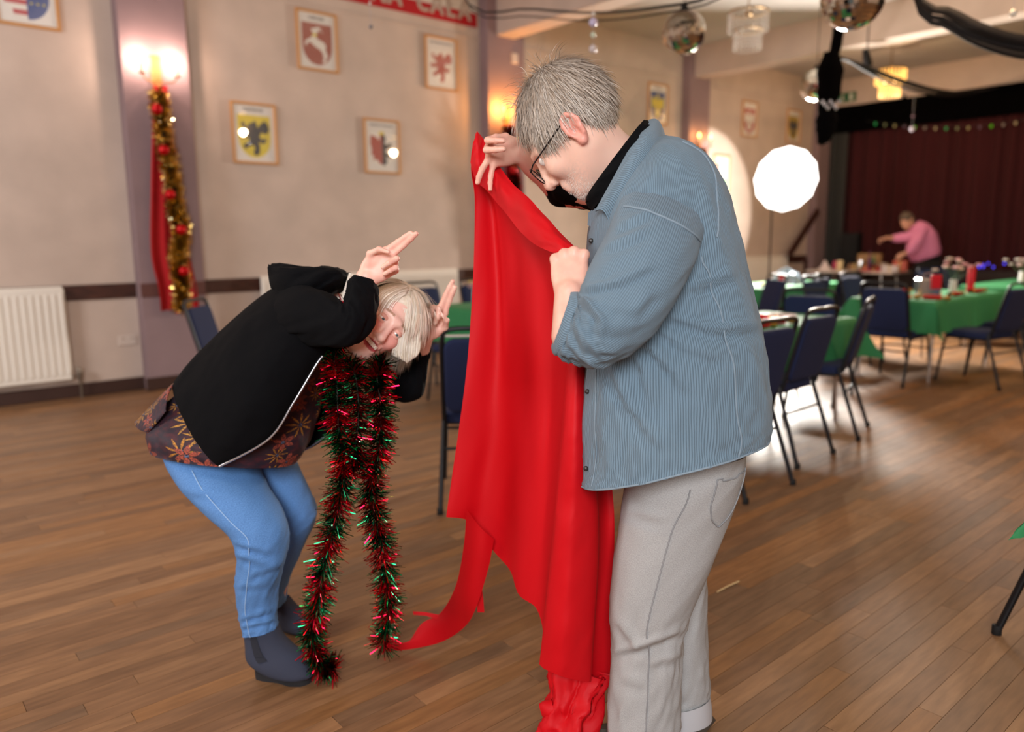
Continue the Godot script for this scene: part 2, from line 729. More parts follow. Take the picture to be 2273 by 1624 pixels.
func build_floor() -> void:
	var fl := thing("floor", "polished oak strip floor of narrow boards running along the hall", "floor", Vector3.ZERO, 0.0, "", "structure")
	put("subfloor", box_mesh(Vector3(RX - WX + 0.4, 0.2, BZ - SZ + 0.6), 0.0, Vector3((RX + WX) / 2, -0.105, (BZ + SZ) / 2)), mat("subfloor", rgb8(96, 66, 44), 0.9), fl)
	var wm := mat("oak boards", rgb8(255, 255, 255), 0.56)
	wm.vertex_color_use_as_albedo = true
	wm.albedo_texture = noise_tex(5, 0.012, Color(0.8, 0.78, 0.76), Color(1, 1, 1), 6, 512, 512)
	wm.clearcoat_enabled = true
	wm.clearcoat = 0.25
	wm.clearcoat_roughness = 0.5
	wm.metallic_specular = 0.5
	wm.roughness_texture = noise_tex(9, 0.02, Color(0.82, 0.82, 0.82), Color(1, 1, 1), 3)
	var tones := []
	for q in [[154, 114, 77], [143, 104, 69], [162, 121, 82], [133, 95, 63], [151, 107, 65], [131, 98, 69], [159, 112, 67], [141, 104, 73]]:
		tones.append(lin(q[0], q[1], q[2]))
	var lens_ := [0.62, 0.8, 0.95, 1.1, 1.3, 1.5]
	var meshes := {}
	var rng := RandomNumberGenerator.new()
	rng.seed = 77
	var w := 0.0665
	var all := []
	var x := WX + w / 2
	while x < RX:
		var z := BZ + rng.randf() * 1.2
		while z > SZ - 0.2:
			var li := rng.randi() % 6
			var l: float = lens_[li]
			var o := Vector3(x, 0, z - l / 2)
			var tone := rng.randi() % 8
			var v := o - cam_o
			var dep := v.dot(cf)
			var big := 0.0
			if dep > 0.6:
				var sx := v.dot(cr) / dep * PXF
				var sy := -v.dot(cu) / dep * PXF
				if absf(sx) < 1220 and absf(sy) < 900:
					big = l / (dep * dep * dep)
			all.append([big, o, li, tone, rng.randf() * 5.0, rng.randf() * 5.0])
			z -= l
		x += w
	all.sort_custom(func(a, b): return a[0] > b[0])
	var rest := MB.new()
	for k in all.size():
		var a: Array = all[k]
		if k < 300 and a[0] > 0.0:
			var vr := rng.randi() % 2
			var key := "%d_%d_%d" % [a[2], a[3], vr]
			if not meshes.has(key):
				meshes[key] = plank_mesh(lens_[a[2]], w, tones[a[3]], Vector2(a[4], a[5]))
			var p := put("floorboard", meshes[key], wm, fl)
			p.position = a[1]
		else:
			plank_into(rest, a[1], lens_[a[2]], w, tones[a[3]], Vector2(a[4], a[5]))
	put("far_floorboards", rest.done(), wm, fl).set_meta("kind", "stuff")

func slab_struct(called: String, label: String, cat: String, lo: Vector3, hi: Vector3, m: Material, bev := 0.0) -> MeshInstance3D:
	var o := put(called, box_mesh(hi - lo, bev), m)
	o.position = (lo + hi) * 0.5
	tag(o, label, cat, "", "structure")
	return o

func plaster(key: String, c: Color) -> StandardMaterial3D:
	var m := mat(key, c, 0.82)
	if m.albedo_texture == null:
		m.albedo_texture = noise_tex(31, 0.02, Color(0.93, 0.93, 0.93), Color(1, 1, 1), 5)
		m.uv1_triplanar = true
		m.uv1_world_triplanar = true
		m.uv1_scale = Vector3.ONE * 0.35
	return m

func build_walls() -> void:
	var cream := plaster("cream wall paint", rgb8(206, 186, 172))
	var ceil := plaster("ceiling paint", rgb8(190, 182, 176))
	var mauve := plaster("mauve paint", rgb8(146, 122, 124))
	slab_struct("wall_left", "cream painted side wall hung with framed crests", "wall", Vector3(WX - 0.2, 0, SZ - 0.4), Vector3(WX, CY, BZ), cream)
	slab_struct("wall_right", "cream painted side wall facing the framed crests", "wall", Vector3(RX, 0, SZ - 0.4), Vector3(RX + 0.2, CY, BZ), cream)
	slab_struct("wall_back", "cream painted end wall opposite the stage", "wall", Vector3(WX - 0.2, 0, BZ), Vector3(RX + 0.2, CY, BZ + 0.2), cream)
	slab_struct("ceiling", "dull cream hall ceiling between the beams", "ceiling", Vector3(WX - 0.2, CY, SZ - 0.4), Vector3(RX + 0.2, CY + 0.2, BZ + 0.2), ceil)
	var wood := mat("dark stained wood", rgb8(84, 44, 32), 0.5)
	wood.albedo_texture = noise_tex(12, 0.03, Color(0.6, 0.58, 0.55), Color(1, 1, 1), 5)
	wood.uv1_triplanar = true
	wood.uv1_world_triplanar = true
	wood.uv1_scale = Vector3(3, 6, 0.7)
	var n := 1
	var zs := [BZ, 2.0, 1.42, -1.94, -2.5, -5.9, -6.47, -9.74, -10.24, -13.6]
	for k in range(0, 10, 2): # bays between the pilasters
		slab_struct("trim_%d" % n, "dark wooden chair rail along the bay of wall, %s" % ["behind the photographer", "beside the first radiator", "under four framed crests", "behind the umbrella light", "by the stage steps"][k / 2 if k < 2 else k / 2], "chair rail", Vector3(WX, 0.832, zs[k + 1]), Vector3(WX + 0.022, 0.962, zs[k]), wood, 0.004)
		n += 1
	for k in range(1, 9, 2):
		var which: String = ["behind the photographer", "with a red drape and a gold garland", "behind the man's raised arm", "beside the umbrella light"][(k - 1) / 2]
		slab_struct("trim_%d" % n, "mauve flat pilaster " + which, "pilaster", Vector3(WX, 0, zs[k + 1]), Vector3(PF, CY, zs[k]), mauve, 0.006)
		n += 1
		slab_struct("trim_%d" % n, "dark rail across the mauve pilaster " + which, "chair rail", Vector3(PF, 0.835, zs[k + 1]), Vector3(PF + 0.012, 0.958, zs[k]), mat("rail on pilaster", rgb8(96, 58, 52), 0.55), 0.003)
		n += 1
	slab_struct("trim_%d" % n, "mauve pilaster in the corner by the stage curtain", "pilaster", Vector3(WX, 0, SZ), Vector3(PF, CY, -13.6), mauve, 0.006)
	n += 1
	slab_struct("trim_%d" % n, "thin picture moulding high along the cream wall", "moulding", Vector3(WX, 3.596, -13.6), Vector3(WX + 0.012, 3.622, BZ), cream, 0.004)
	var bb := mat("skirting", rgb8(58, 34, 26), 0.5)
	slab_struct("baseboard_left", "dark brown skirting board along the cream wall", "skirting", Vector3(WX, 0, SZ), Vector3(WX + 0.03, 0.115, BZ), bb, 0.006)
	for k in range(1, 9, 2):
		slab_struct("baseboard_pilaster_%d" % ((k + 1) / 2), "dark skirting round the foot of the mauve pilaster " + ["behind the photographer", "with the gold garland", "behind the man's raised arm", "beside the umbrella light"][(k - 1) / 2], "skirting", Vector3(PF - 0.01, 0, zs[k + 1] - 0.02), Vector3(PF + 0.022, 0.115, zs[k] + 0.02), bb, 0.006)
	# beams on the pilasters
	for k in range(1, 9, 2):
		var zm: float = (zs[k] + zs[k + 1]) * 0.5
		slab_struct("beam_%d" % ((k + 1) / 2), "cream boxed ceiling beam resting on the pilaster " + ["behind the photographer", "with the gold garland", "behind the man's raised arm", "beside the umbrella light"][(k - 1) / 2], "beam", Vector3(PF - 0.05, 3.645, zm - 0.14), Vector3(RX, CY + 0.02, zm + 0.14), cream, 0.012)

func pleats(x0: float, x1: float, y0: float, y1: float, z: float, waves: float, amp: float, seed_: int) -> ArrayMesh:
	var b := MB.new()
	var rows := []
	var nz := FastNoiseLite.new()
	nz.seed = seed_
	nz.frequency = 0.9
	for r in 7:
		var t := float(r) / 6
		var row := PackedVector3Array()
		for k in 420:
			var q := float(k) / 419
			var x := lerpf(x0, x1, q)
			var ph := q * waves * TAU + nz.get_noise_2d(x * 2.0, 0.0) * 3.0
			var a := amp * (0.65 + 0.35 * t) * (1.0 + 0.5 * nz.get_noise_2d(x * 1.3, 9.0))
			row.append(Vector3(x, lerpf(y1, y0, t), z + sin(ph) * a + sin(ph * 2.3 + 1.0) * a * 0.25 + nz.get_noise_2d(x * 3.0, t * 2.0) * 0.02))
		rows.append(row)
	b.grid(rows)
	return b.done()

func build_stage() -> void:
	var cream: Material = mats["cream wall paint"]
	slab_struct("wall_stage", "cream wall above the stage opening", "wall", Vector3(WX - 0.2, 3.62, SZ - 0.25), Vector3(RX, CY, SZ), cream)
	slab_struct("wall_behind", "dark wall at the back of the stage", "wall", Vector3(WX - 0.2, 0, SZ - 1.2), Vector3(RX + 0.2, CY, SZ - 1.0), mat("black cloth", rgb8(4, 3, 4), 1.0))
	mat("black cloth").metallic_specular = 0.15
	slab_struct("stage_front", "dark brown wooden stage front below the curtain", "stage", Vector3(WX, 0, SZ - 0.6), Vector3(RX, 0.74, SZ + 0.12), mat("stage brown", rgb8(38, 22, 18), 0.6), 0.01)
	var velvet := mat("red velvet", rgb8(58, 5, 11), 0.95)
	velvet.rim_enabled = true
	velvet.rim = 0.1
	velvet.rim_tint = 0.8
	var c := put("stage_curtain", pleats(-7.2, RX, 0.745, 3.5, SZ - 0.16, 46.0, 0.055, 3), velvet)
	tag(c, "dark red pleated velvet curtain closing the stage", "curtain")
	var v := put("stage_valance", pleats(-7.25, RX, 3.15, 3.66, SZ - 0.02, 20.0, 0.022, 8), mat("black cloth"))
	tag(v, "black cloth valance across the top of the stage", "valance")
	var sd := put("side_drape", pleats(-7.27, -6.95, 0.745, 3.5, SZ - 0.05, 3.0, 0.03, 14), mat("side grey", rgb8(52, 52, 50), 0.9))
	tag(sd, "grey drape hanging at the edge of the red stage curtain", "curtain")
	# gems strung along the valance
	var rng := RandomNumberGenerator.new()
	rng.seed = 4
	var gs := thing("gem_garland", "string of small coloured gems sagging across the black valance", "garland", Vector3(-6.6, 3.4, SZ + 0.06))
	var path := []
	for k in 25:
		var q := float(k) / 24
		path.append(Vector3(q * 4.0, -0.1 - 0.28 * sin(q * PI), 0.0))
	put("thread", tube_mesh(path, 0.003, 4), mat("thread", rgb8(60, 60, 60), 0.6), gs)
	var gems := [[60, 200, 120], [150, 160, 120], [190, 180, 130], [120, 100, 120], [110, 230, 40], [160, 150, 140], [200, 190, 150]]
	for k in 22:
		var g: Array = gems[k % 7]
		var b := MB.new()
		b.ball(Vector3.ZERO, Vector3(0.022, 0.03, 0.022), 6, 4)
		put("gem", b.done(), mat("gem %d" % (k % 7), rgb8(g[0], g[1], g[2]), 0.12), gs).position = path[k + 1] + Vector3(0, -0.03, 0.01)
	# blue fairy lights on the stage lip
	var fl := thing("fairy_lights", "blue-violet fairy lights lying along the stage edge", "fairy lights", Vector3(-4.6, 0.74, SZ + 0.04))
	var wire := []
	for k in 40:
		wire.append(Vector3(k * 0.07, 0.012 + 0.05 * absf(sin(k * 1.7)) * rng.randf(), 0.03 * sin(k * 0.9)))
	put("wire", tube_mesh(wire, 0.003, 4), mat("black metal"), fl)
	var bl := glow("blue bulb", Color(0.32, 0.3, 1.0), 2.6)
	for k in 26:
		var p: Vector3 = wire[rng.randi() % 40]
		var b := MB.new()
		b.ball(Vector3.ZERO, Vector3.ONE * 0.013, 8, 6)
		put("bulb", b.done(), bl, fl).position = p + Vector3(0, 0.02 + rng.randf() * 0.07, 0.02)
	# steps up to the stage with a sloping handrail
	var st := thing("stage_steps", "dark wooden steps with a sloping handrail beside the stage curtain", "steps", Vector3(-6.75, 0, SZ + 0.15))
	var brown := mat("stage brown")
	for k in 3:
		put("step", box_mesh(Vector3(0.9, 0.25, 0.22), 0.01, Vector3(0, 0.125 + k * 0.25, 0.55 - k * 0.22)), brown, st)
		if k > 0:
			put("riser", box_mesh(Vector3(0.9, k * 0.25, 0.22), 0.0, Vector3(0, k * 0.125, 0.55 - k * 0.22)), brown, st)
	var h0 := wpt(1752, 565, -7.18) - st.position
	var h1 := wpt(1816, 466, -7.18) - st.position
	var hd := (h1 - h0).normalized()
	var hb := Basis(Vector3.RIGHT, hd, Vector3.RIGHT.cross(hd))
	put("handrail", box_mesh(Vector3(0.05, h0.distance_to(h1), 0.13), 0.01, (h0 + h1) * 0.5, hb), mat("handrail wood", rgb8(58, 28, 22), 0.5), st)
	put("newel_post", box_mesh(Vector3(0.06, 0.9, 0.06), 0.006, Vector3(-0.42, 0.45, 0.7)), mat("handrail wood"), st)
	var sp := thing("loudspeaker", "black loudspeaker standing against the edge of the red stage curtain", "loudspeaker", Vector3(-6.75, 0.74, SZ + 0.02))
	put("cabinet", box_mesh(Vector3(0.3, 0.62, 0.2), 0.015, Vector3(0, 0.31, 0)), mat("speaker black", rgb8(12, 12, 14), 0.7), sp)
	put("grille", box_mesh(Vector3(0.25, 0.54, 0.012), 0.004, Vector3(0, 0.31, 0.104)), mat("speaker grille", rgb8(24, 24, 26), 0.9), sp)
	# running-man sign above the curtain
	var ep := zpt(1880, 216, SZ)
	var ex := thing("exit_sign", "small green exit sign on the wall above the stage", "sign", Vector3(ep.x, ep.y, SZ + 0.005))
	put("plate", box_mesh(Vector3(0.34, 0.17, 0.012), 0.003), mat("exit green", rgb8(24, 92, 52), 0.5), ex)
	var pm := mat("exit white", rgb8(214, 216, 200), 0.6)
	var man_ := MB.new()
	man_.ball(Vector3(-0.07, 0.045, 0.008), Vector3(0.014, 0.014, 0.004), 8, 6)
	man_.box(Transform3D(Basis(Vector3.BACK, 0.3), Vector3(-0.075, 0.0, 0.008)), Vector3(0.03, 0.06, 0.004))
	man_.box(Transform3D(Basis(Vector3.BACK, 0.7), Vector3(-0.055, -0.045, 0.008)), Vector3(0.014, 0.06, 0.004))
	man_.box(Transform3D(Basis(Vector3.BACK, -0.6), Vector3(-0.1, -0.045, 0.008)), Vector3(0.014, 0.06, 0.004))
	put("running_figure", man_.done(), pm, ex)
	put("doorway", box_mesh(Vector3(0.06, 0.12, 0.004), 0.0, Vector3(0.08, 0, 0.008)), pm, ex)

# ---------------------------------------------------------------- hanging from the ceiling
func mirror_ball(label: String, c: Vector3, r: float) -> void:
	var t := thing("mirror_ball", label, "mirror ball", c, 0.3)
	var b := MB.new()
	var rings := 22
	for i in range(1, rings - 1):
		var t0 := PI * i / rings
		var t1 := PI * (i + 1) / rings
		var n := maxi(6, int(44 * sin((t0 + t1) * 0.5)))
		for j in n:
			var a0 := TAU * (j + 0.04) / n
			var a1 := TAU * (j + 0.96) / n
			var f := func(tt: float, aa: float) -> Vector3: return Vector3(sin(tt) * cos(aa), cos(tt), sin(tt) * sin(aa)) * r
			b.face([f.call(t0 + 0.006, a0), f.call(t0 + 0.006, a1), f.call(t1 - 0.006, a1), f.call(t1 - 0.006, a0)])
	put("mirror_tiles", b.done(), mat("mirror tile", rgb8(214, 208, 196), 0.06, 1.0), t)
	var core := MB.new()
	core.ball(Vector3.ZERO, Vector3.ONE * r * 0.985, 24, 16)
	put("core", core.done(), mat("ball core", rgb8(60, 56, 52), 0.6), t)
	put("cap", lathe_mesh([[0.0, r + 0.03], [0.03, r + 0.03], [0.035, r - 0.005], [0.0, r - 0.01]], 12), mat("black metal"), t)
	put("chain", tube_mesh([Vector3(0, r + 0.02, 0), Vector3(0, CY - c.y, 0)], 0.004, 5), mat("black metal"), t)

func crystal_lamp(label: String, c: Vector3, lit: bool, energy: float, sparkle := 2.2) -> void:
	var t := thing("chandelier", label, "chandelier", c)
	put("rod", tube_mesh([Vector3(0, 0.16, 0), Vector3(0, CY - c.y, 0)], 0.006, 6), mat("brass", rgb8(150, 116, 62), 0.35, 0.9), t)
	put("canopy", lathe_mesh([[0, 0.2], [0.05, 0.19], [0.06, 0.16], [0.02, 0.15]], 16), mat("brass"), t)
	var cm: StandardMaterial3D
	if lit:
		cm = glow("lit crystal %.2f" % sparkle, Color(1.0, 0.72, 0.36), sparkle)
		cm.albedo_color = Color(0.2, 0.17, 0.14)
	else:
		cm = mat("crystal", Color(0.86, 0.84, 0.82, 0.5), 0.08)
		cm.transparency = BaseMaterial3D.TRANSPARENCY_ALPHA
	for tier in [[0.2, 0.16, 26, 6, "upper_drops"], [0.14, -0.02, 20, 6, "lower_drops"]]:
		var b := MB.new()
		for k in tier[2]:
			var a: float = TAU * k / tier[2]
			for q in tier[3]:
				b.ball(Vector3(cos(a) * tier[0], tier[1] - q * 0.033, sin(a) * tier[0]), Vector3(0.013, 0.017, 0.013), 5, 4)
		put(tier[4], b.done(), cm, t).set_meta("kind", "stuff")
		put("ring", lathe_mesh([[tier[0] - 0.012, tier[1] + 0.015], [tier[0] + 0.012, tier[1] + 0.015], [tier[0] + 0.012, tier[1] + 0.03], [tier[0] - 0.012, tier[1] + 0.03], [tier[0] - 0.012, tier[1] + 0.015]], 24), mat("brass"), t)
	for s in [-1, 1]:
		var bulb := MB.new()
		bulb.ball(Vector3.ZERO, Vector3(0.024, 0.03, 0.024), 10, 8)
		put("bulb", bulb.done(), glow("warm bulb", Color(1.0, 0.8, 0.54), 14.0) if lit else mat("bulb off", rgb8(230, 226, 215), 0.3), t).position = Vector3(s * 0.07, 0.03, 0)
	if lit:
		var o := OmniLight3D.new()
		o.name = "lamp_light"
		o.light_color = Color(1.0, 0.83, 0.64)
		o.light_energy = energy
		o.light_size = 0.05
		o.omni_range = 40.0
		o.shadow_enabled = true
		t.add_child(o)
		o.position = Vector3(0, -0.27, 0)

func swag(called: String, label: String, pts: Array, rads: Array, m: Material, strands := 1) -> void:
	var t := thing(called, label, "drape", pts[0])
	for s in strands:
		var loc := []
		for k in pts.size():
			loc.append(pts[k] - pts[0] + Vector3(0.02 * sin(s * 2.1 + k), -0.05 * s * sin(PI * k / (pts.size() - 1)), 0.03 * cos(s * 1.7)))
		var c := curve(loc, 24)
		var rr := []
		for k in 24:
			rr.append(pick(rads, k / 23.0) * (1.0 if s == 0 else 0.6))
		var b := MB.new()
		b.tube(c, rr, 8, true, 0.6)
		put("fold", b.done(), m, t)

func hanging_string(label: String, top: Vector3, beads: Array, cols: Array) -> void:
	var t := thing("crystal_string", label, "ornament", top)
	var last := 0.0
	for k in beads.size():
		last = minf(last, beads[k][0])
	put("thread", tube_mesh([Vector3(0, CY - top.y, 0), Vector3(0, last, 0)], 0.0015, 4), mat("clear thread", rgb8(170, 160, 165), 0.3), t)
	for k in beads.size():
		var b := MB.new()
		b.ball(Vector3.ZERO, Vector3.ONE * beads[k][1], 8, 6)
		var q: Array = cols[k % cols.size()]
		put("bead", b.done(), mat("bead %d %d" % [q[0], q[2]], rgb8(q[0], q[1], q[2]), 0.15), t).position = Vector3(0, beads[k][0], 0)

func build_ceiling_things() -> void:
	mirror_ball("mirror ball hanging above the man's head", pt(1518, 72, 6.5), 0.18)
	mirror_ball("largest mirror ball, hanging in front of the black ceiling drape", pt(1893, -6, 5.0), 0.2)
	mirror_ball("mirror ball half hidden by the hanging black drape", pt(1812, 188, 9.0), 0.185)
	crystal_lamp("lit crystal chandelier glowing warm above the stage curtain", pt(1976, 184, 11.2), true, 1.25)
	crystal_lamp("unlit crystal chandelier hanging against the cream beam", pt(1660, 68, 8.1), false, 0.0)
	crystal_lamp("lit crystal chandelier over the middle of the hall, out of view", Vector3(-1.9, 3.36, -5.25), true, 1.25, 0.12)
	crystal_lamp("lit crystal chandelier over the far side of the hall, out of view", Vector3(-0.7, 3.36, -8.9), true, 4.0, 0.12)
	crystal_lamp("lit crystal chandelier behind the photographer, out of view", Vector3(-1.9, 3.36, 1.2), true, 1.25, 0.12)
	var sheer := mat("black voile", Color8(18, 15, 17, 225), 0.85)
	sheer.transparency = BaseMaterial3D.TRANSPARENCY_ALPHA
	var t := thing("black_drape", "bundle of black cloth hanging straight down from the ceiling", "drape", pt(1850, 150, 7.6))
	var bo := t.position
	for q in [["upper_fold", [[1868, -40, 12], [1862, 60, 13], [1852, 118, 12], [1842, 132, 20]]], ["gathered_fold", [[1846, 118, 14], [1843, 150, 27], [1840, 200, 26], [1832, 240, 17], [1834, 262, 15]]], ["hem_fold", [[1836, 240, 17], [1834, 270, 23], [1830, 300, 18], [1820, 318, 8]]]]:
		var pp := []
		var rr := []
		for e in q[1]:
			pp.append(pt(e[0], e[1], 7.6) - bo)
			rr.append(e[2] * 7.6 / PXF)
		var c := curve(pp, 14)
		var r2 := []
		for k in 14:
			r2.append(pick(rr, k / 13.0) * (1.0 + 0.06 * sin(k * 2.0)))
		var b := MB.new()
		b.tube(c, r2, 12)
		put(q[0], b.done(), mat("black cloth"), t)
	var pin := MB.new()
	for k in 7:
		pin.ball(pt(1826 + k * 6.0, 226 + (k % 3) * 7.0, 7.35) - bo, Vector3.ONE * 0.018, 6, 5)
	put("silver_tie", pin.done(), mat("silver tie", rgb8(190, 195, 210), 0.2, 0.6), t)
	swag("voile_swag", "thin black voile swag looping under the first ceiling beam", [Vector3(pt(960, -60, 6.2).x, CY - 0.01, pt(960, -60, 6.2).z), pt(1040, 8, 6.2), pt(1180, 22, 6.2), pt(1320, 30, 6.2), pt(1460, 18, 6.2), pt(1600, -14, 6.2), Vector3(pt(1680, -60, 6.2).x, 3.62, pt(1680, -60, 6.2).z)], [0.01, 0.012, 0.014, 0.016, 0.02, 0.024, 0.012], sheer, 2)
	swag("voile_swag", "heavy black voile swag sagging across the ceiling above the stage curtain", [Vector3(pt(1960, -110, 5.0).x, CY - 0.01, pt(1960, -110, 5.0).z), pt(2030, -30, 5.0), pt(2110, 32, 5.0), pt(2190, 70, 5.0), pt(2290, 92, 5.0), pt(2420, 90, 5.0), pt(2560, -10, 5.0), Vector3(pt(2650, -150, 5.0).x, CY - 0.01, pt(2650, -150, 5.0).z)], [0.015, 0.03, 0.05, 0.06, 0.06, 0.05, 0.03, 0.015], sheer, 3)
	swag("voile_swag", "black voile swag tied to the hanging black drape", [pt(1872, 130, 7.6), pt(1925, 152, 8.2), pt(1985, 176, 9.0), pt(2070, 200, 10.5), pt(2140, 206, 12.0), zpt(2215, 194, SZ + 0.1)], [0.02, 0.035, 0.04, 0.05, 0.05, 0.02], sheer, 2)
	hanging_string("string of clear crystal beads hanging above the man's head", pt(1317, 20, 5.2), [[-0.03, 0.012], [-0.085, 0.03], [-0.165, 0.02], [-0.255, 0.028]], [[210, 205, 200], [190, 180, 210], [190, 200, 180], [200, 190, 190]])
	hanging_string("string with a small grey drop in front of the banner", pt(821, 0, 5.0), [[-0.02, 0.01], [-0.165, 0.014]], [[200, 190, 180], [120, 115, 118]])
	hanging_string("string with a pale glass drop hanging before the red curtain", pt(2028, 240, 10.0), [[-0.1, 0.02], [-0.26, 0.035]], [[120, 90, 100], [200, 190, 205]])
	hanging_string("string with a cream bead beside the heavy black swag", pt(2252, -4, 4.4), [[-0.08, 0.022]], [[230, 222, 205]])
	var sl := thing("spotlight", "small black stage spotlight hung from the ceiling near the lit chandelier", "spotlight", pt(1924, 128, 9.5))
	var sb := MB.new()
	sb.lathe(Transform3D(Basis(Vector3.RIGHT, 0.5), Vector3.ZERO), [[0.0, 0.11], [0.035, 0.1], [0.045, 0.04], [0.055, -0.1], [0.05, -0.1], [0.03, 0.0], [0.0, 0.0]], 14)
	put("housing", sb.done(), mat("black metal"), sl)
	put("bracket", tube_mesh([Vector3(0, 0.06, 0), Vector3(0, CY - sl.position.y, 0)], 0.008, 6), mat("black metal"), sl)
# ---------------------------------------------------------------- things along the wall
func poster(key: String, paint: Array) -> StandardMaterial3D:
	var w := 144
	var h := 200
	var im := Image.create(w, h, false, Image.FORMAT_RGB8)
	im.fill(Color8(232, 226, 218))
	for q in paint:
		var col: Color = q[0]
		var pts := PackedVector2Array()
		for k in range(1, q.size(), 2):
			pts.append(Vector2(q[k] * w, q[k + 1] * h))
		var lo := pts[0]
		var hi := pts[0]
		for p in pts:
			lo = lo.min(p)
			hi = hi.max(p)
		for y in range(maxi(0, int(lo.y)), mini(h, int(hi.y) + 2)):
			for x in range(maxi(0, int(lo.x)), mini(w, int(hi.x) + 2)):
				if Geometry2D.is_point_in_polygon(Vector2(x + 0.5, y + 0.5), pts):
					im.set_pixel(x, y, col)
	var m := mat(key, Color.WHITE, 0.7)
	m.albedo_texture = ImageTexture.create_from_image(im)
	return m

func shield(c: Color, x0 := 0.1, x1 := 0.9, y0 := 0.18, y1 := 0.93) -> Array:
	var a := [c, x0, y0, x1, y0]
	var ym := lerpf(y0, y1, 0.55)
	for k in 13:
		var t := PI * k / 12
		a.append((x0 + x1) / 2 + cos(t) * (x1 - x0) / 2)
		a.append(ym + sin(t) * (y1 - ym))
	return a

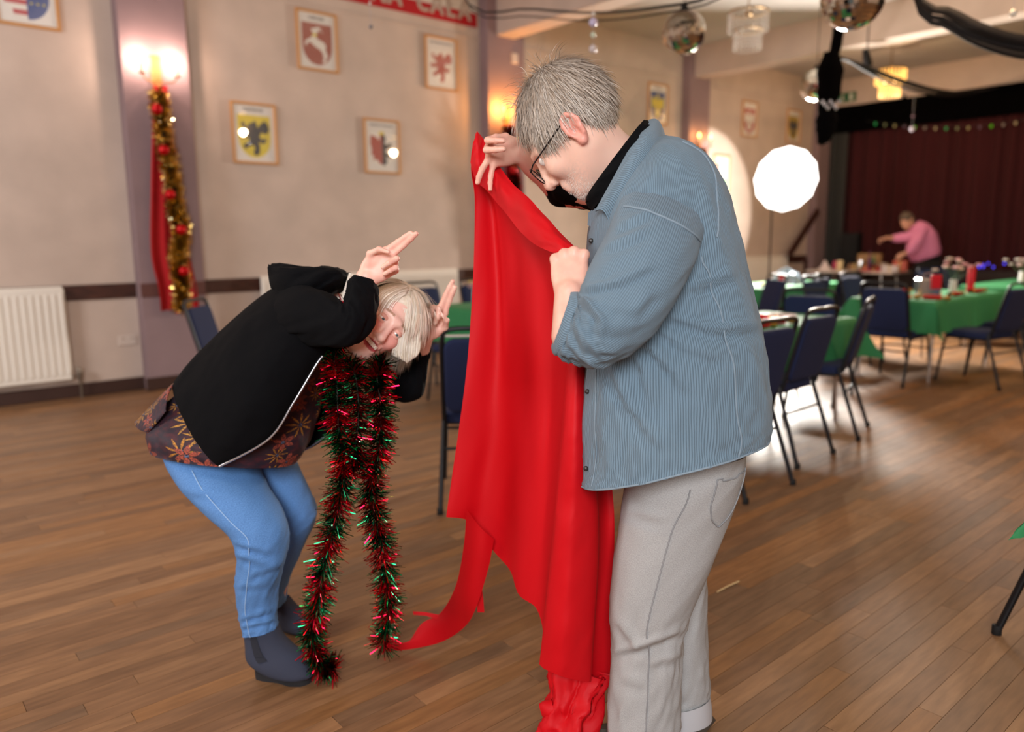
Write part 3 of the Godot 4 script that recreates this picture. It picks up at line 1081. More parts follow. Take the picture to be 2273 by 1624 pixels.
func crest(key: String) -> StandardMaterial3D:
	var red := Color8(178, 66, 42)
	var ink := Color8(44, 40, 40)
	var yel := Color8(226, 204, 40)
	var wht := Color8(236, 230, 220)
	var blue := Color8(40, 72, 140)
	var griffin := [0.52, 0.27, 0.46, 0.31, 0.38, 0.33, 0.3, 0.4, 0.27, 0.32, 0.22, 0.3, 0.18, 0.35, 0.25, 0.43, 0.34, 0.46, 0.3, 0.52, 0.2, 0.5, 0.13, 0.54, 0.18, 0.6, 0.3, 0.59, 0.38, 0.58, 0.34, 0.66, 0.26, 0.68, 0.2, 0.74, 0.27, 0.78, 0.36, 0.73, 0.46, 0.7, 0.5, 0.76, 0.45, 0.84, 0.5, 0.89, 0.6, 0.86, 0.62, 0.74, 0.6, 0.64, 0.7, 0.68, 0.8, 0.62, 0.76, 0.56, 0.68, 0.6, 0.62, 0.55, 0.66, 0.48, 0.8, 0.5, 0.88, 0.42, 0.84, 0.32, 0.76, 0.26, 0.7, 0.3, 0.62, 0.36, 0.58, 0.4, 0.56, 0.32]
	var eagle := [0.5, 0.24, 0.44, 0.26, 0.4, 0.3, 0.45, 0.34, 0.42, 0.4, 0.3, 0.34, 0.18, 0.32, 0.14, 0.44, 0.18, 0.58, 0.26, 0.66, 0.32, 0.58, 0.4, 0.56, 0.38, 0.66, 0.3, 0.74, 0.4, 0.76, 0.44, 0.84, 0.5, 0.88, 0.56, 0.84, 0.6, 0.76, 0.7, 0.74, 0.62, 0.66, 0.6, 0.56, 0.68, 0.58, 0.74, 0.66, 0.82, 0.58, 0.86, 0.44, 0.82, 0.32, 0.7, 0.34, 0.58, 0.4, 0.55, 0.33, 0.56, 0.27]
	match key:
		"goat":
			return poster(key, [shield(Color8(168, 82, 58)), [wht, 0.2, 0.5, 0.16, 0.56, 0.2, 0.62, 0.24, 0.54, 0.32, 0.53, 0.44, 0.6, 0.56, 0.64, 0.64, 0.7, 0.66, 0.8, 0.62, 0.87, 0.7, 0.88, 0.74, 0.78, 0.78, 0.74, 0.72, 0.64, 0.74, 0.56, 0.68, 0.5, 0.56, 0.47, 0.48, 0.44, 0.5, 0.36, 0.54, 0.3, 0.7, 0.34, 0.56, 0.27, 0.68, 0.25, 0.5, 0.24, 0.44, 0.27, 0.34, 0.28, 0.36, 0.33, 0.4, 0.36, 0.36, 0.42, 0.3, 0.46], [yel, 0.39, 0.36, 0.5, 0.37, 0.49, 0.42, 0.37, 0.41]])
		"black_griffin":
			return poster(key, [shield(yel), [ink] + griffin])
		"red_griffin":
			return poster(key, [shield(Color8(214, 206, 198)), shield(wht, 0.12, 0.88, 0.19, 0.92), [red] + griffin])
		"half_eagle":
			var half := [ink, 0.5, 0.24, 0.6, 0.28, 0.62, 0.36, 0.58, 0.42, 0.66, 0.46, 0.78, 0.4, 0.8, 0.48, 0.66, 0.54, 0.6, 0.58, 0.68, 0.64, 0.84, 0.62, 0.86, 0.7, 0.7, 0.72, 0.62, 0.7, 0.66, 0.8, 0.56, 0.88, 0.5, 0.86]
			return poster(key, [shield(Color8(214, 206, 198)), shield(wht, 0.12, 0.88, 0.19, 0.92), [red, 0.5, 0.26, 0.44, 0.28, 0.42, 0.38, 0.34, 0.32, 0.16, 0.28, 0.14, 0.44, 0.18, 0.58, 0.16, 0.66, 0.24, 0.7, 0.22, 0.78, 0.34, 0.76, 0.4, 0.84, 0.5, 0.86], half, [yel, 0.42, 0.21, 0.56, 0.2, 0.58, 0.26, 0.42, 0.27]])
		"blue_eagle":
			return poster(key, [shield(blue), [yel] + eagle, [wht, 0.36, 0.62, 0.5, 0.8, 0.64, 0.62, 0.5, 0.7]])
		"white_eagle":
			return poster(key, [shield(Color8(186, 74, 56)), [wht] + eagle])
		"dark_eagle":
			return poster(key, [shield(Color8(206, 172, 40)), [ink] + eagle])
		"red_green":
			return poster(key, [[Color8(206, 96, 90), 0.1, 0.2, 0.34, 0.2, 0.3, 0.5, 0.22, 0.76, 0.1, 0.7], [Color8(80, 170, 110), 0.5, 0.7, 0.86, 0.62, 0.84, 0.86, 0.56, 0.92]])
		_: # stripes and stars
			var p := [shield(wht)]
			for k in 5:
				var y := 0.2 + k * 0.15
				var x0 := 0.1 if y < 0.66 else 0.1 + (y - 0.64) * 0.9
				p.append([Color8(190, 60, 66), x0, y, 0.5, y, 0.5, y + 0.07, x0 + 0.02, y + 0.07])
			var b := shield(blue)
			var hb := [blue, 0.5, 0.18]
			for k in range(1, b.size(), 2):
				if b[k] >= 0.5:
					hb.append(b[k])
					hb.append(b[k + 1])
			hb.append_array([0.5, 0.93])
			p.append(hb)
			for r in 4:
				for c in 3:
					var cx := 0.58 + c * 0.11
					var cy := 0.3 + r * 0.13
					if cy < 0.76 or c < 2:
						var s := [yel]
						for k in 10:
							var a := TAU * k / 10 - PI / 2
							var rr := 0.034 if k % 2 == 0 else 0.015
							s.append_array([cx + cos(a) * rr, cy + sin(a) * rr * 0.72])
						p.append(s)
			return poster(key, p)

func framed(label: String, z0: float, top: float, key: String, caption: String) -> void:
	var w := 0.445
	var h := 0.57
	var t := thing("framed_crest", label, "picture frame", Vector3(WX + 0.002, top - h / 2, z0 - w / 2), PI / 2, "framed crests on the cream wall")
	var oak := mat("pale oak frame", rgb8(196, 142, 84), 0.5)
	for s in [-1, 1]:
		put("frame_bar", box_mesh(Vector3(0.024, h, 0.026), 0.004, Vector3(s * (w / 2 - 0.012), 0, 0.013)), oak, t)
		put("frame_bar", box_mesh(Vector3(w - 0.048, 0.024, 0.026), 0.004, Vector3(0, s * (h / 2 - 0.012), 0.013)), oak, t)
	var b := MB.new()
	var s0 := b.v.size()
	var pw := w / 2 - 0.022
	var ph := h / 2 - 0.022
	for q in [[-1, 1, 0, 0], [1, 1, 1, 0], [1, -1, 1, 1], [-1, -1, 0, 1]]:
		b.add(Vector3(q[0] * pw, q[1] * ph, 0.008), Vector2(q[2], q[3]))
	b.tri(s0, s0 + 1, s0 + 2)
	b.tri(s0, s0 + 2, s0 + 3)
	put("print", b.done(), crest(key), t)
	if caption != "":
		var tm := text_mesh(caption, 0.034 if caption.length() < 12 else 0.026, 0.001, true)
		put("caption", tm, mat("caption ink", rgb8(72, 70, 74), 0.7), t).position = Vector3(0, ph - 0.045, 0.0092)
	var gl := mat("picture glass", Color(1, 1, 1, 0.04), 0.02)
	gl.transparency = BaseMaterial3D.TRANSPARENCY_ALPHA
	put("glass", box_mesh(Vector3(w - 0.044, h - 0.044, 0.002), 0.0, Vector3(0, 0, 0.0125)), gl, t)

func sconce(label: String, zc: float, y: float, tint: Color, energy: float) -> void:
	var t := thing("wall_sconce", label, "wall lamp", Vector3(PF, y, zc), PI / 2, "two-armed candle sconces on the pilasters")
	var brass := mat("sconce brass", rgb8(168, 122, 62), 0.3, 0.9)
	put("backplate", lathe_mesh([[0.0, 0.012], [0.03, 0.012], [0.036, 0.0]], 16), brass, t).transform = Transform3D(Basis(Vector3.RIGHT, PI / 2).scaled(Vector3(1.3, 1.0, 1.0)), Vector3(0, -0.02, 0.0))
	put("wooden_plate", box_mesh(Vector3(0.085, 0.26, 0.018), 0.008, Vector3(0, 0.02, 0.01)), mat("sconce wood", rgb8(176, 116, 66), 0.45), t)
	for s in [-1, 1]:
		var arm := curve([Vector3(0, -0.05, 0.03), Vector3(s * 0.05, -0.075, 0.07), Vector3(s * 0.11, -0.07, 0.1), Vector3(s * 0.145, -0.03, 0.11)], 12)
		put("arm", tube_mesh(Array(arm), 0.006, 6), brass, t)
		put("drip_pan", lathe_mesh([[0.0, -0.03], [0.028, -0.022], [0.03, -0.016], [0.0, -0.02]], 14, Vector3(s * 0.145, -0.005, 0.11)), brass, t)
		put("candle_tube", lathe_mesh([[0.0, -0.02], [0.013, -0.02], [0.013, 0.07], [0.0, 0.072]], 12, Vector3(s * 0.145, 0, 0.11)), mat("candle ivory", rgb8(236, 226, 200), 0.5), t)
		var b := MB.new()
		b.lathe(Transform3D(Basis.IDENTITY, Vector3(0, 0, 0)), [[0.0, -0.03], [0.012, -0.024], [0.019, -0.004], [0.014, 0.022], [0.004, 0.045], [0.0, 0.05]], 12)
		put("bulb", b.done(), glow("sconce bulb %.2f" % tint.b, tint, 9.0), t).position = Vector3(s * 0.145, 0.1, 0.11)
		var o := OmniLight3D.new()
		o.name = "bulb_light"
		o.light_color = tint
		o.light_energy = energy
		o.light_size = 0.02
		o.omni_range = 30.0
		o.shadow_enabled = true
		t.add_child(o)
		o.position = Vector3(s * 0.145, 0.105, 0.11)

func foil_garland(called: String, label: String, path: PackedVector3Array, rad: float, mats_: Array, count: int, seed_: int, parent_pos: Vector3, wide := 0.006) -> Node3D:
	var t := thing(called, label, "garland", parent_pos)
	var rng := RandomNumberGenerator.new()
	rng.seed = seed_
	put("wire_core", tube_mesh(Array(path), rad * 0.1, 5), mat("garland core", rgb8(30, 36, 26), 0.7), t)
	var n := path.size()
	for mi in mats_.size():
		var b := MB.new()
		for k in count / mats_.size():
			var q := rng.randf() * (n - 1.001)
			var i := int(q)
			var p := path[i].lerp(path[i + 1], q - i)
			var ax := (path[i + 1] - path[i]).normalized()
			var d := Vector3(rng.randfn(), rng.randfn(), rng.randfn())
			d = (d - ax * d.dot(ax) * 0.75).normalized()
			var l := rad * (0.7 + 0.5 * rng.randf())
			var sd := d.cross(Vector3(rng.randfn(), rng.randfn(), rng.randfn())).normalized() * wide * (0.5 + rng.randf() * 0.5)
			var bend := sd.cross(d).normalized() * l * rng.randf_range(-0.3, 0.3)
			var s := b.v.size()
			b.add(p - sd * 0.5)
			b.add(p + sd * 0.5)
			b.add(p + d * l * 0.6 + bend * 0.4 - sd * 0.5)
			b.add(p + d * l * 0.6 + bend * 0.4 + sd * 0.5)
			b.add(p + d * l + bend - sd * 0.35)
			b.add(p + d * l + bend + sd * 0.35)
			b.tri(s, s + 1, s + 2)
			b.tri(s + 1, s + 3, s + 2)
			b.tri(s + 2, s + 3, s + 4)
			b.tri(s + 3, s + 5, s + 4)
		put("foil_strands", b.done(), mats_[mi], t).set_meta("kind", "stuff")
	return t

func pilaster_drape(label: String, garland_label: String, left: Array, right: Array, X: float, gpath: Array, gold: bool, baubles: Array) -> void:
	var red := mat("red drape", rgb8(178, 10, 18), 0.85)
	var l := []
	var r := []
	for q in left:
		l.append(wpt(q[0], q[1], X + 0.03))
	for q in right:
		r.append(wpt(q[0], q[1], X + 0.03))
	var lc := curve(l, 40)
	var rc := curve(r, 40)
	var b := MB.new()
	var rows := []
	for i in 40:
		var row := PackedVector3Array()
		for k in 33:
			var s := k / 32.0
			var p := lc[i].lerp(rc[i], s)
			p.x += 0.02 * sin(s * 17.0 + i * 0.05) * minf(1.0, i / 8.0) + 0.012 * sin(s * 9.0 + 1.0)
			p.y += 0.05 * sin(s * 11.0) * maxf(0.0, (i - 30.0) / 9.0) if s > 0.4 else 0.0
			row.append(p)
		rows.append(row)
	b.grid(rows)
	tag(put("pilaster_drape", b.done(), red), label, "drape")
	var path := []
	for q in gpath:
		path.append(wpt(q[0], q[1], X + 0.1))
	var o: Vector3 = path[0]
	var loc := []
	for p in path:
		loc.append(p - o)
	var g1: Material = mat("gold foil", rgb8(222, 186, 110), 0.2, 1.0) if gold else mat("green foil", rgb8(20, 110, 60), 0.25, 1.0)
	var g2: Material = mat("pale gold foil", rgb8(240, 220, 170), 0.1, 1.0) if gold else mat("red foil", rgb8(200, 16, 40), 0.22, 1.0)
	var gt := foil_garland("foil_garland", garland_label, curve(loc, 40), 0.085, [g1, g2], 5200 if gold else 1400, 11, o, 0.015)
	var said := ["red bauble just below the sconce, topmost in the gold garland", "second red bauble from the sconce in the gold garland", "middle red bauble of the gold garland", "red bauble above the chair rail in the gold garland", "lowest red bauble, at the foot of the gold garland"]
	if not gold:
		said = ["upper red bauble in the narrow green garland behind the raised hand", "lower red bauble in the narrow green garland behind the raised hand"] if baubles.size() > 1 else ["red bauble in the green garland beside the umbrella light"]
	for k in baubles.size():
		var q: Array = baubles[k]
		var bb := MB.new()
		bb.ball(Vector3.ZERO, Vector3.ONE * 0.047, 16, 12)
		var th := thing("bauble", said[k], "bauble", wpt(q[0], q[1], X + 0.17), 0.0, "red baubles on the pilaster garlands")
		put("glass_ball", bb.done(), mat("red bauble", rgb8(190, 4, 14), 0.12, 0.55), th)
		put("cap", lathe_mesh([[0.0, 0.06], [0.012, 0.058], [0.012, 0.044], [0.0, 0.044]], 10), mat("brass"), th)

func radiator(label: String, z0: float, z1: float, y0: float, y1: float) -> void:
	var t := thing("radiator", label, "radiator", Vector3(WX + 0.008, 0, (z0 + z1) / 2), PI / 2)
	var w := absf(z1 - z0)
	var m := mat("radiator enamel", rgb8(232, 224, 212), 0.4)
	put("casing", box_mesh(Vector3(w, y1 - y0, 0.03), 0.012, Vector3(0, (y0 + y1) / 2, 0.075)), m, t)
	var n := int(w / 0.055)
	for k in n:
		var x := -w / 2 + w * (k + 0.5) / n
		put("flute", box_mesh(Vector3(0.026, y1 - y0 - 0.1, 0.014), 0.006, Vector3(x, (y0 + y1) / 2, 0.094)), m, t)
	put("top_grille", box_mesh(Vector3(w - 0.02, 0.02, 0.06), 0.006, Vector3(0, y1 + 0.004, 0.05)), m, t)
	for s in [-1, 1]:
		put("bracket", box_mesh(Vector3(0.03, 0.2, 0.07), 0.0, Vector3(s * w * 0.35, (y0 + y1) / 2, 0.035)), m, t)
	var br := mat("pipe metal", rgb8(120, 108, 96), 0.4, 0.7)
	put("valve", lathe_mesh([[0.0, 0.06], [0.02, 0.055], [0.024, 0.0], [0.014, -0.03], [0.014, -0.06]], 12, Vector3(w / 2 + 0.05, y0 + 0.04, 0.08)), br, t)
	put("pipe", tube_mesh([Vector3(w / 2 - 0.01, y0 + 0.03, 0.08), Vector3(w / 2 + 0.05, y0 + 0.02, 0.08), Vector3(w / 2 + 0.05, 0.0, 0.08)], 0.009, 8), br, t)

func build_wall_things() -> void:
	framed("framed crest with red and white stripes beside gold stars on blue", -1.1, 3.58, "stripes", "")
	framed("framed crest with a black griffin on a yellow shield", -2.897, 2.619, "black_griffin", "POMORSKIE")
	framed("framed crest with a white leaping goat on a brown-red shield", -3.603, 3.562, "goat", "LUBELSKIE")
	framed("framed crest half red eagle, half black beast on white", -4.31, 2.592, "half_eagle", "KUJAWSKO-POMORSKIE")
	framed("framed crest with a red griffin on white", -5.118, 3.55, "red_griffin", "ZACHODNIOPOMORSKIE")
	framed("framed crest mostly hidden behind the man's forearm", -6.73, 2.6, "dark_eagle", "")
	framed("framed crest with a yellow eagle on blue, a lamp mirrored in its glass", -8.95, 3.5, "blue_eagle", "OPOLSKIE")
	framed("framed crest with red and green on white, washed out by the umbrella light", -10.58, 2.6, "red_green", "")
	framed("framed crest with a white eagle on a red shield near the umbrella light", -11.32, 3.5, "white_eagle", "")
	framed("framed crest with a dark eagle on yellow, closest to the stage curtain", -12.7, 3.5, "dark_eagle", "")
	sconce("two-armed candle sconce above the gold garland", -2.215, 2.745, Color(1.0, 0.86, 0.78), 0.24)
	sconce("two-armed candle sconce glowing amber behind the raised hand", -6.19, 2.72, Color(1.0, 0.66, 0.3), 0.34)
	sconce("two-armed candle sconce beside the umbrella light", -9.99, 2.7, Color(1.0, 0.72, 0.42), 0.05)
	pilaster_drape("red cloth drape hanging from a sconce on the mauve pilaster", "gold foil garland running down the red drape", [[340, 190], [336, 300], [333, 420], [333, 560], [350, 640], [355, 690]], [[372, 190], [385, 300], [402, 420], [418, 540], [438, 640], [442, 680]], PF, [[352, 205], [362, 290], [380, 380], [388, 450], [402, 510], [396, 570], [404, 630], [402, 688]], true, [[348, 242], [363, 332], [377, 431], [402, 509], [408, 601]])
	pilaster_drape("narrow red drape behind the raised hand", "green and red foil garland behind the raised hand", [[1122, 285], [1118, 400], [1114, 520]], [[1140, 285], [1158, 400], [1168, 520]], PF, [[1130, 280], [1134, 330], [1142, 390], [1146, 430], [1150, 520]], false, [[1128, 330], [1139, 378]])
	pilaster_drape("red drape on the pilaster beside the umbrella light", "green and red foil garland beside the umbrella light", [[1553, 335], [1550, 420], [1548, 520]], [[1566, 335], [1576, 420], [1584, 520]], PF, [[1558, 330], [1562, 400], [1566, 460], [1570, 520]], false, [[1562, 352]])
	radiator("white ribbed radiator under the wall beside the gold garland", 0.4, -1.36, 0.165, 0.945)
	radiator("white ribbed radiator below the brightly lit wall by the umbrella light", -10.5, -12.8, 0.165, 0.965)
	radiator("white ribbed radiator behind the bending woman", -3.06, -5.46, 0.165, 0.965)
	var so := thing("wall_socket", "pale double wall socket low on the cream wall", "socket", Vector3(WX, 0.455, -1.83), PI / 2)
	put("plate", box_mesh(Vector3(0.15, 0.09, 0.012), 0.004, Vector3(0, 0, 0.006)), mat("socket white", rgb8(206, 190, 178), 0.4), so)
	for s in [-1, 1]:
		put("switch", box_mesh(Vector3(0.014, 0.022, 0.008), 0.002, Vector3(s * 0.036, 0.02, 0.014)), mat("switch ivory", rgb8(186, 166, 152), 0.4), so)
	var bp := wpt(1142, 130, PF)
	tag(put("alarm_box", box_mesh(Vector3(0.03, 0.12, 0.1), 0.008), mat("socket white")), "small white box fixed high on the second pilaster", "alarm box")
	(get_child(get_child_count() - 1) as Node3D).position = bp
	# banner
	var t := thing("banner", "white and red cloth banner with grey-white lettering high on the wall", "banner", Vector3(WX + 0.01, 3.73, -5.86), PI / 2)
	var bw := 2.4
	var red := mat("banner red", rgb8(176, 8, 20), 0.8)
	var wht := mat("banner white", rgb8(214, 204, 192), 0.8)
	put("red_half", box_mesh(Vector3(bw, 0.15, 0.006), 0.001, Vector3(-bw / 2, 0.075, 0)), red, t)
	put("white_half", box_mesh(Vector3(bw, 0.15, 0.006), 0.001, Vector3(-bw / 2, 0.2255, 0)), wht, t)
	var lm := mat("banner letters", rgb8(178, 160, 146), 0.8)
	var lx := -1.3
	for ch in ["N", "A", " ", "C", "A", "Ł", "A"]:
		if ch == " ":
			lx += 0.17
			continue
		put("letter", text_mesh(ch, 0.3, 0.004, true), lm, t).position = Vector3(lx, 0.155, 0.005)
		lx += 0.19
# ---------------------------------------------------------------- chairs, tables and what stands on them
var chair0: Node3D

func rounded_pad(w: float, h: float, th: float, r: float) -> ArrayMesh:
	# soft cushion: rounded rectangle outline, domed towards +z
	var out := PackedVector3Array()
	for c in [[1, 1, 0], [-1, 1, 90], [-1, -1, 180], [1, -1, 270]]:
		for k in 5:
			var a := deg_to_rad(c[2] + 22.5 * k)
			out.append(Vector3(c[0] * (w / 2 - r) + cos(a) * r, c[1] * (h / 2 - r) + sin(a) * r, 0))
	var b := MB.new()
	var rows := []
	for q in [[1.0, 0.0], [1.0, 0.35], [0.985, 0.7], [0.95, 0.92], [0.8, 1.0], [0.4, 1.06], [0.02, 1.08]]:
		var row := PackedVector3Array()
		for p in out:
			row.append(Vector3(p.x * q[0], p.y * q[0], th * q[1]))
		rows.append(row)
	b.grid(rows, true)
	b.fan(out, true)
	return b.done()

func make_chair() -> Node3D:
	var t := Node3D.new()
	var fab := mat("navy fabric", rgb8(19, 32, 70), 0.9)
	var blk := mat("black chair tube", rgb8(24, 24, 27), 0.38, 0.3)
	put("seat", rounded_pad(0.42, 0.42, 0.055, 0.07), fab, t).transform = Transform3D(Basis(Vector3.RIGHT, -PI / 2), Vector3(0, 0.425, -0.02))
	put("seat_pan", box_mesh(Vector3(0.4, 0.012, 0.4), 0.004, Vector3(0, 0.418, -0.02)), blk, t)
	var bb := Basis(Vector3.RIGHT, 0.26)
	put("backrest", rounded_pad(0.38, 0.38, 0.03, 0.05), fab, t).transform = Transform3D(bb * Basis(Vector3.UP, PI), Vector3(0, 0.67, 0.262))
	put("backrest_shell", rounded_pad(0.38, 0.38, 0.018, 0.05), fab, t).transform = Transform3D(bb, Vector3(0, 0.67, 0.262))
	for s in [-1, 1]:
		var fr := [Vector3(s * 0.2, 0.415, 0.16), Vector3(s * 0.2, 0.415, -0.17), Vector3(s * 0.205, 0.39, -0.2), Vector3(s * 0.225, 0.0, -0.25)]
		put("leg", tube_mesh(fr, 0.0125, 8), blk, t)
		put("leg", tube_mesh([Vector3(s * 0.2, 0.47, 0.175), Vector3(s * 0.205, 0.4, 0.19), Vector3(s * 0.225, 0.0, 0.325)], 0.0125, 8), blk, t)
		put("foot_cap", lathe_mesh([[0.0, 0.0], [0.016, 0.0], [0.016, 0.03], [0.0, 0.03]], 10, Vector3(s * 0.225, 0, 0.322)), mat("rubber", rgb8(14, 14, 14), 0.8), t)
	var hoop := curve([Vector3(-0.2, 0.44, 0.195), Vector3(-0.2, 0.66, 0.252), Vector3(-0.197, 0.84, 0.302), Vector3(-0.165, 0.9, 0.32), Vector3(0, 0.905, 0.322), Vector3(0.165, 0.9, 0.32), Vector3(0.197, 0.84, 0.302), Vector3(0.2, 0.66, 0.252), Vector3(0.2, 0.44, 0.195)], 40)
	put("back_frame", tube_mesh(Array(hoop), 0.0125, 8), blk, t)
	put("stretcher", tube_mesh([Vector3(-0.215, 0.3, -0.205), Vector3(0.215, 0.3, -0.205)], 0.008, 6), blk, t)
	put("stretcher", tube_mesh([Vector3(-0.21, 0.3, 0.22), Vector3(0.21, 0.3, 0.22)], 0.008, 6), blk, t)
	return t

# faces along the direction turned from -z; where = middle of the seat on the floor
func chair(x: float, z: float, deg: float, label: String) -> void:
	var c: Node3D
	if chair0 == null:
		chair0 = make_chair()
		c = chair0
	else:
		c = chair0.duplicate()
	c.name = numbered("banquet_chair")
	add_child(c)
	tag(c, label, "chair", "navy banquet chairs round the tables")
	c.position = Vector3(x, 0, z)
	c.rotation.y = deg_to_rad(deg)

func cloth_mesh(w: float, l: float, drop: float, seed_: int) -> ArrayMesh:
	var b := MB.new()
	var nz := FastNoiseLite.new()
	nz.seed = seed_
	nz.frequency = 1.0
	var rows := []
	var nx := 46
	var ny := 70
	for j in ny + 1:
		var row := PackedVector3Array()
		var cz := lerpf(-l / 2 - drop, l / 2 + drop, float(j) / ny)
		for i in nx + 1:
			var cx := lerpf(-w / 2 - drop, w / 2 + drop, float(i) / nx)
			var dx := maxf(absf(cx) - w / 2, 0.0)
			var dz := maxf(absf(cz) - l / 2, 0.0)
			var p := Vector3(clampf(cx, -w / 2, w / 2), 0, clampf(cz, -l / 2, l / 2))
			var dn := maxf(dx, dz)
			var both := minf(dx, dz)
			p.y = -dn - both * 0.1
			p.x += signf(cx) * (0.006 + both * 0.42 + dn * 0.1) * (1.0 if dx > 0.0 or both > 0.0 else 0.0)
			p.z += signf(cz) * (0.006 + both * 0.42 + dn * 0.1) * (1.0 if dz > 0.0 or both > 0.0 else 0.0)
			var f := dn / drop
			p.x += signf(cx) * f * 0.035 * nz.get_noise_2d(cz * 5.0, 3.0) * (1.0 if dx > dz else 0.0)
			p.z += signf(cz) * f * 0.035 * nz.get_noise_2d(cx * 5.0, 8.0) * (1.0 if dz > dx else 0.0)
			if dn == 0.0:
				p.y += 0.002 + 0.0025 * nz.get_noise_2d(cx * 6.0, cz * 6.0)
			row.append(p)
		rows.append(row)
	b.grid(rows)
	return b.done()

func table(label: String, cloth_label: String, c: Vector3, w: float, l: float, drop := 0.24, turn := 0.0) -> void:
	var t := thing("trestle_table", label, "table", c, turn)
	put("tabletop", box_mesh(Vector3(w, 0.03, l), 0.004, Vector3(0, 0.722, 0)), mat("table board", rgb8(170, 150, 126), 0.6), t)
	var chrome := mat("chrome leg", rgb8(190, 184, 178), 0.25, 0.9)
	for sx in [-1, 1]:
		for sz in [-1, 1]:
			put("leg", tube_mesh([Vector3(sx * (w / 2 - 0.06), 0.71, sz * (l / 2 - 0.18)), Vector3(sx * (w / 2 - 0.05), 0.0, sz * (l / 2 - 0.12))], 0.0135, 8), chrome, t)
	if cloth_label != "":
		var g := mat("green paper cloth", rgb8(44, 128, 76), 0.75)
		g.backlight_enabled = true
		g.backlight = Color(0.03, 0.12, 0.05)
		var o := put("tablecloth", cloth_mesh(w + 0.012, l + 0.012, drop, int(absf(c.x) * 100)), g)
		o.position = c + Vector3(0, 0.7385, 0)
		o.rotation.y = turn
		tag(o, cloth_label, "tablecloth", "green paper tablecloths")

func cracker(label: String, p: Vector3, turn: float) -> void:
	var t := thing("christmas_cracker", label, "cracker", p + Vector3(0, 0.022, 0), turn, "red Christmas crackers on the tables")
	var b := MB.new()
	b.lathe(Transform3D(Basis(Vector3.BACK, PI / 2), Vector3.ZERO), [[0.0, -0.075], [0.021, -0.075], [0.022, 0.0], [0.021, 0.075], [0.0, 0.075]], 12)
	put("body", b.done(), mat("cracker red", rgb8(196, 24, 22), 0.3, 0.3), t)
	for s in [-1, 1]:
		var e := MB.new()
		e.lathe(Transform3D(Basis(Vector3.BACK, PI / 2), Vector3.ZERO), [[0.02, s * 0.073], [0.008, s * 0.088], [0.02, s * 0.115], [0.021, s * 0.14]], 10)
		put("frill", e.done(), mat("cracker gold", rgb8(204, 150, 70), 0.3, 0.8), t)

func lathe_thing(called: String, label: String, cat: String, p: Vector3, prof: Array, m: Material, group := "") -> void:
	var o := put(called, lathe_mesh(prof, 16), m)
	o.position = p
	tag(o, label, cat, group)

func flowers(label: String, p: Vector3, c1: Color, c2: Color, k := 1.0) -> void:
	var t := thing("flower_vase", label, "flowers", p)
	put("vase", lathe_mesh([[0.0, 0.0], [0.03, 0.0], [0.034, 0.05], [0.03, 0.13], [0.033, 0.14], [0.028, 0.14], [0.0, 0.02]], 14), mat("white vase", rgb8(214, 210, 208), 0.3), t)
	var rng := RandomNumberGenerator.new()
	rng.seed = int(p.z * -100)
	for i in 16:
		var d := Vector3(rng.randfn() * 0.06, 0.2 + rng.randf() * 0.09, rng.randfn() * 0.06) * k
		put("stem", tube_mesh([Vector3(0, 0.1, 0), d], 0.002, 4), mat("stem green", rgb8(70, 96, 58), 0.8), t)
		var b := MB.new()
		for q in 5:
			var a := TAU * q / 5
			b.ball(d + Vector3(cos(a) * 0.015, 0.0, sin(a) * 0.015), Vector3(0.016, 0.01, 0.016), 6, 4)
		b.ball(d + Vector3(0, 0.006, 0), Vector3(0.009, 0.008, 0.009), 6, 4)
		put("blossom", b.done(), mat("petal %s" % (c1.to_html() if i % 2 else c2.to_html()), c1 if i % 2 else c2, 0.8), t)

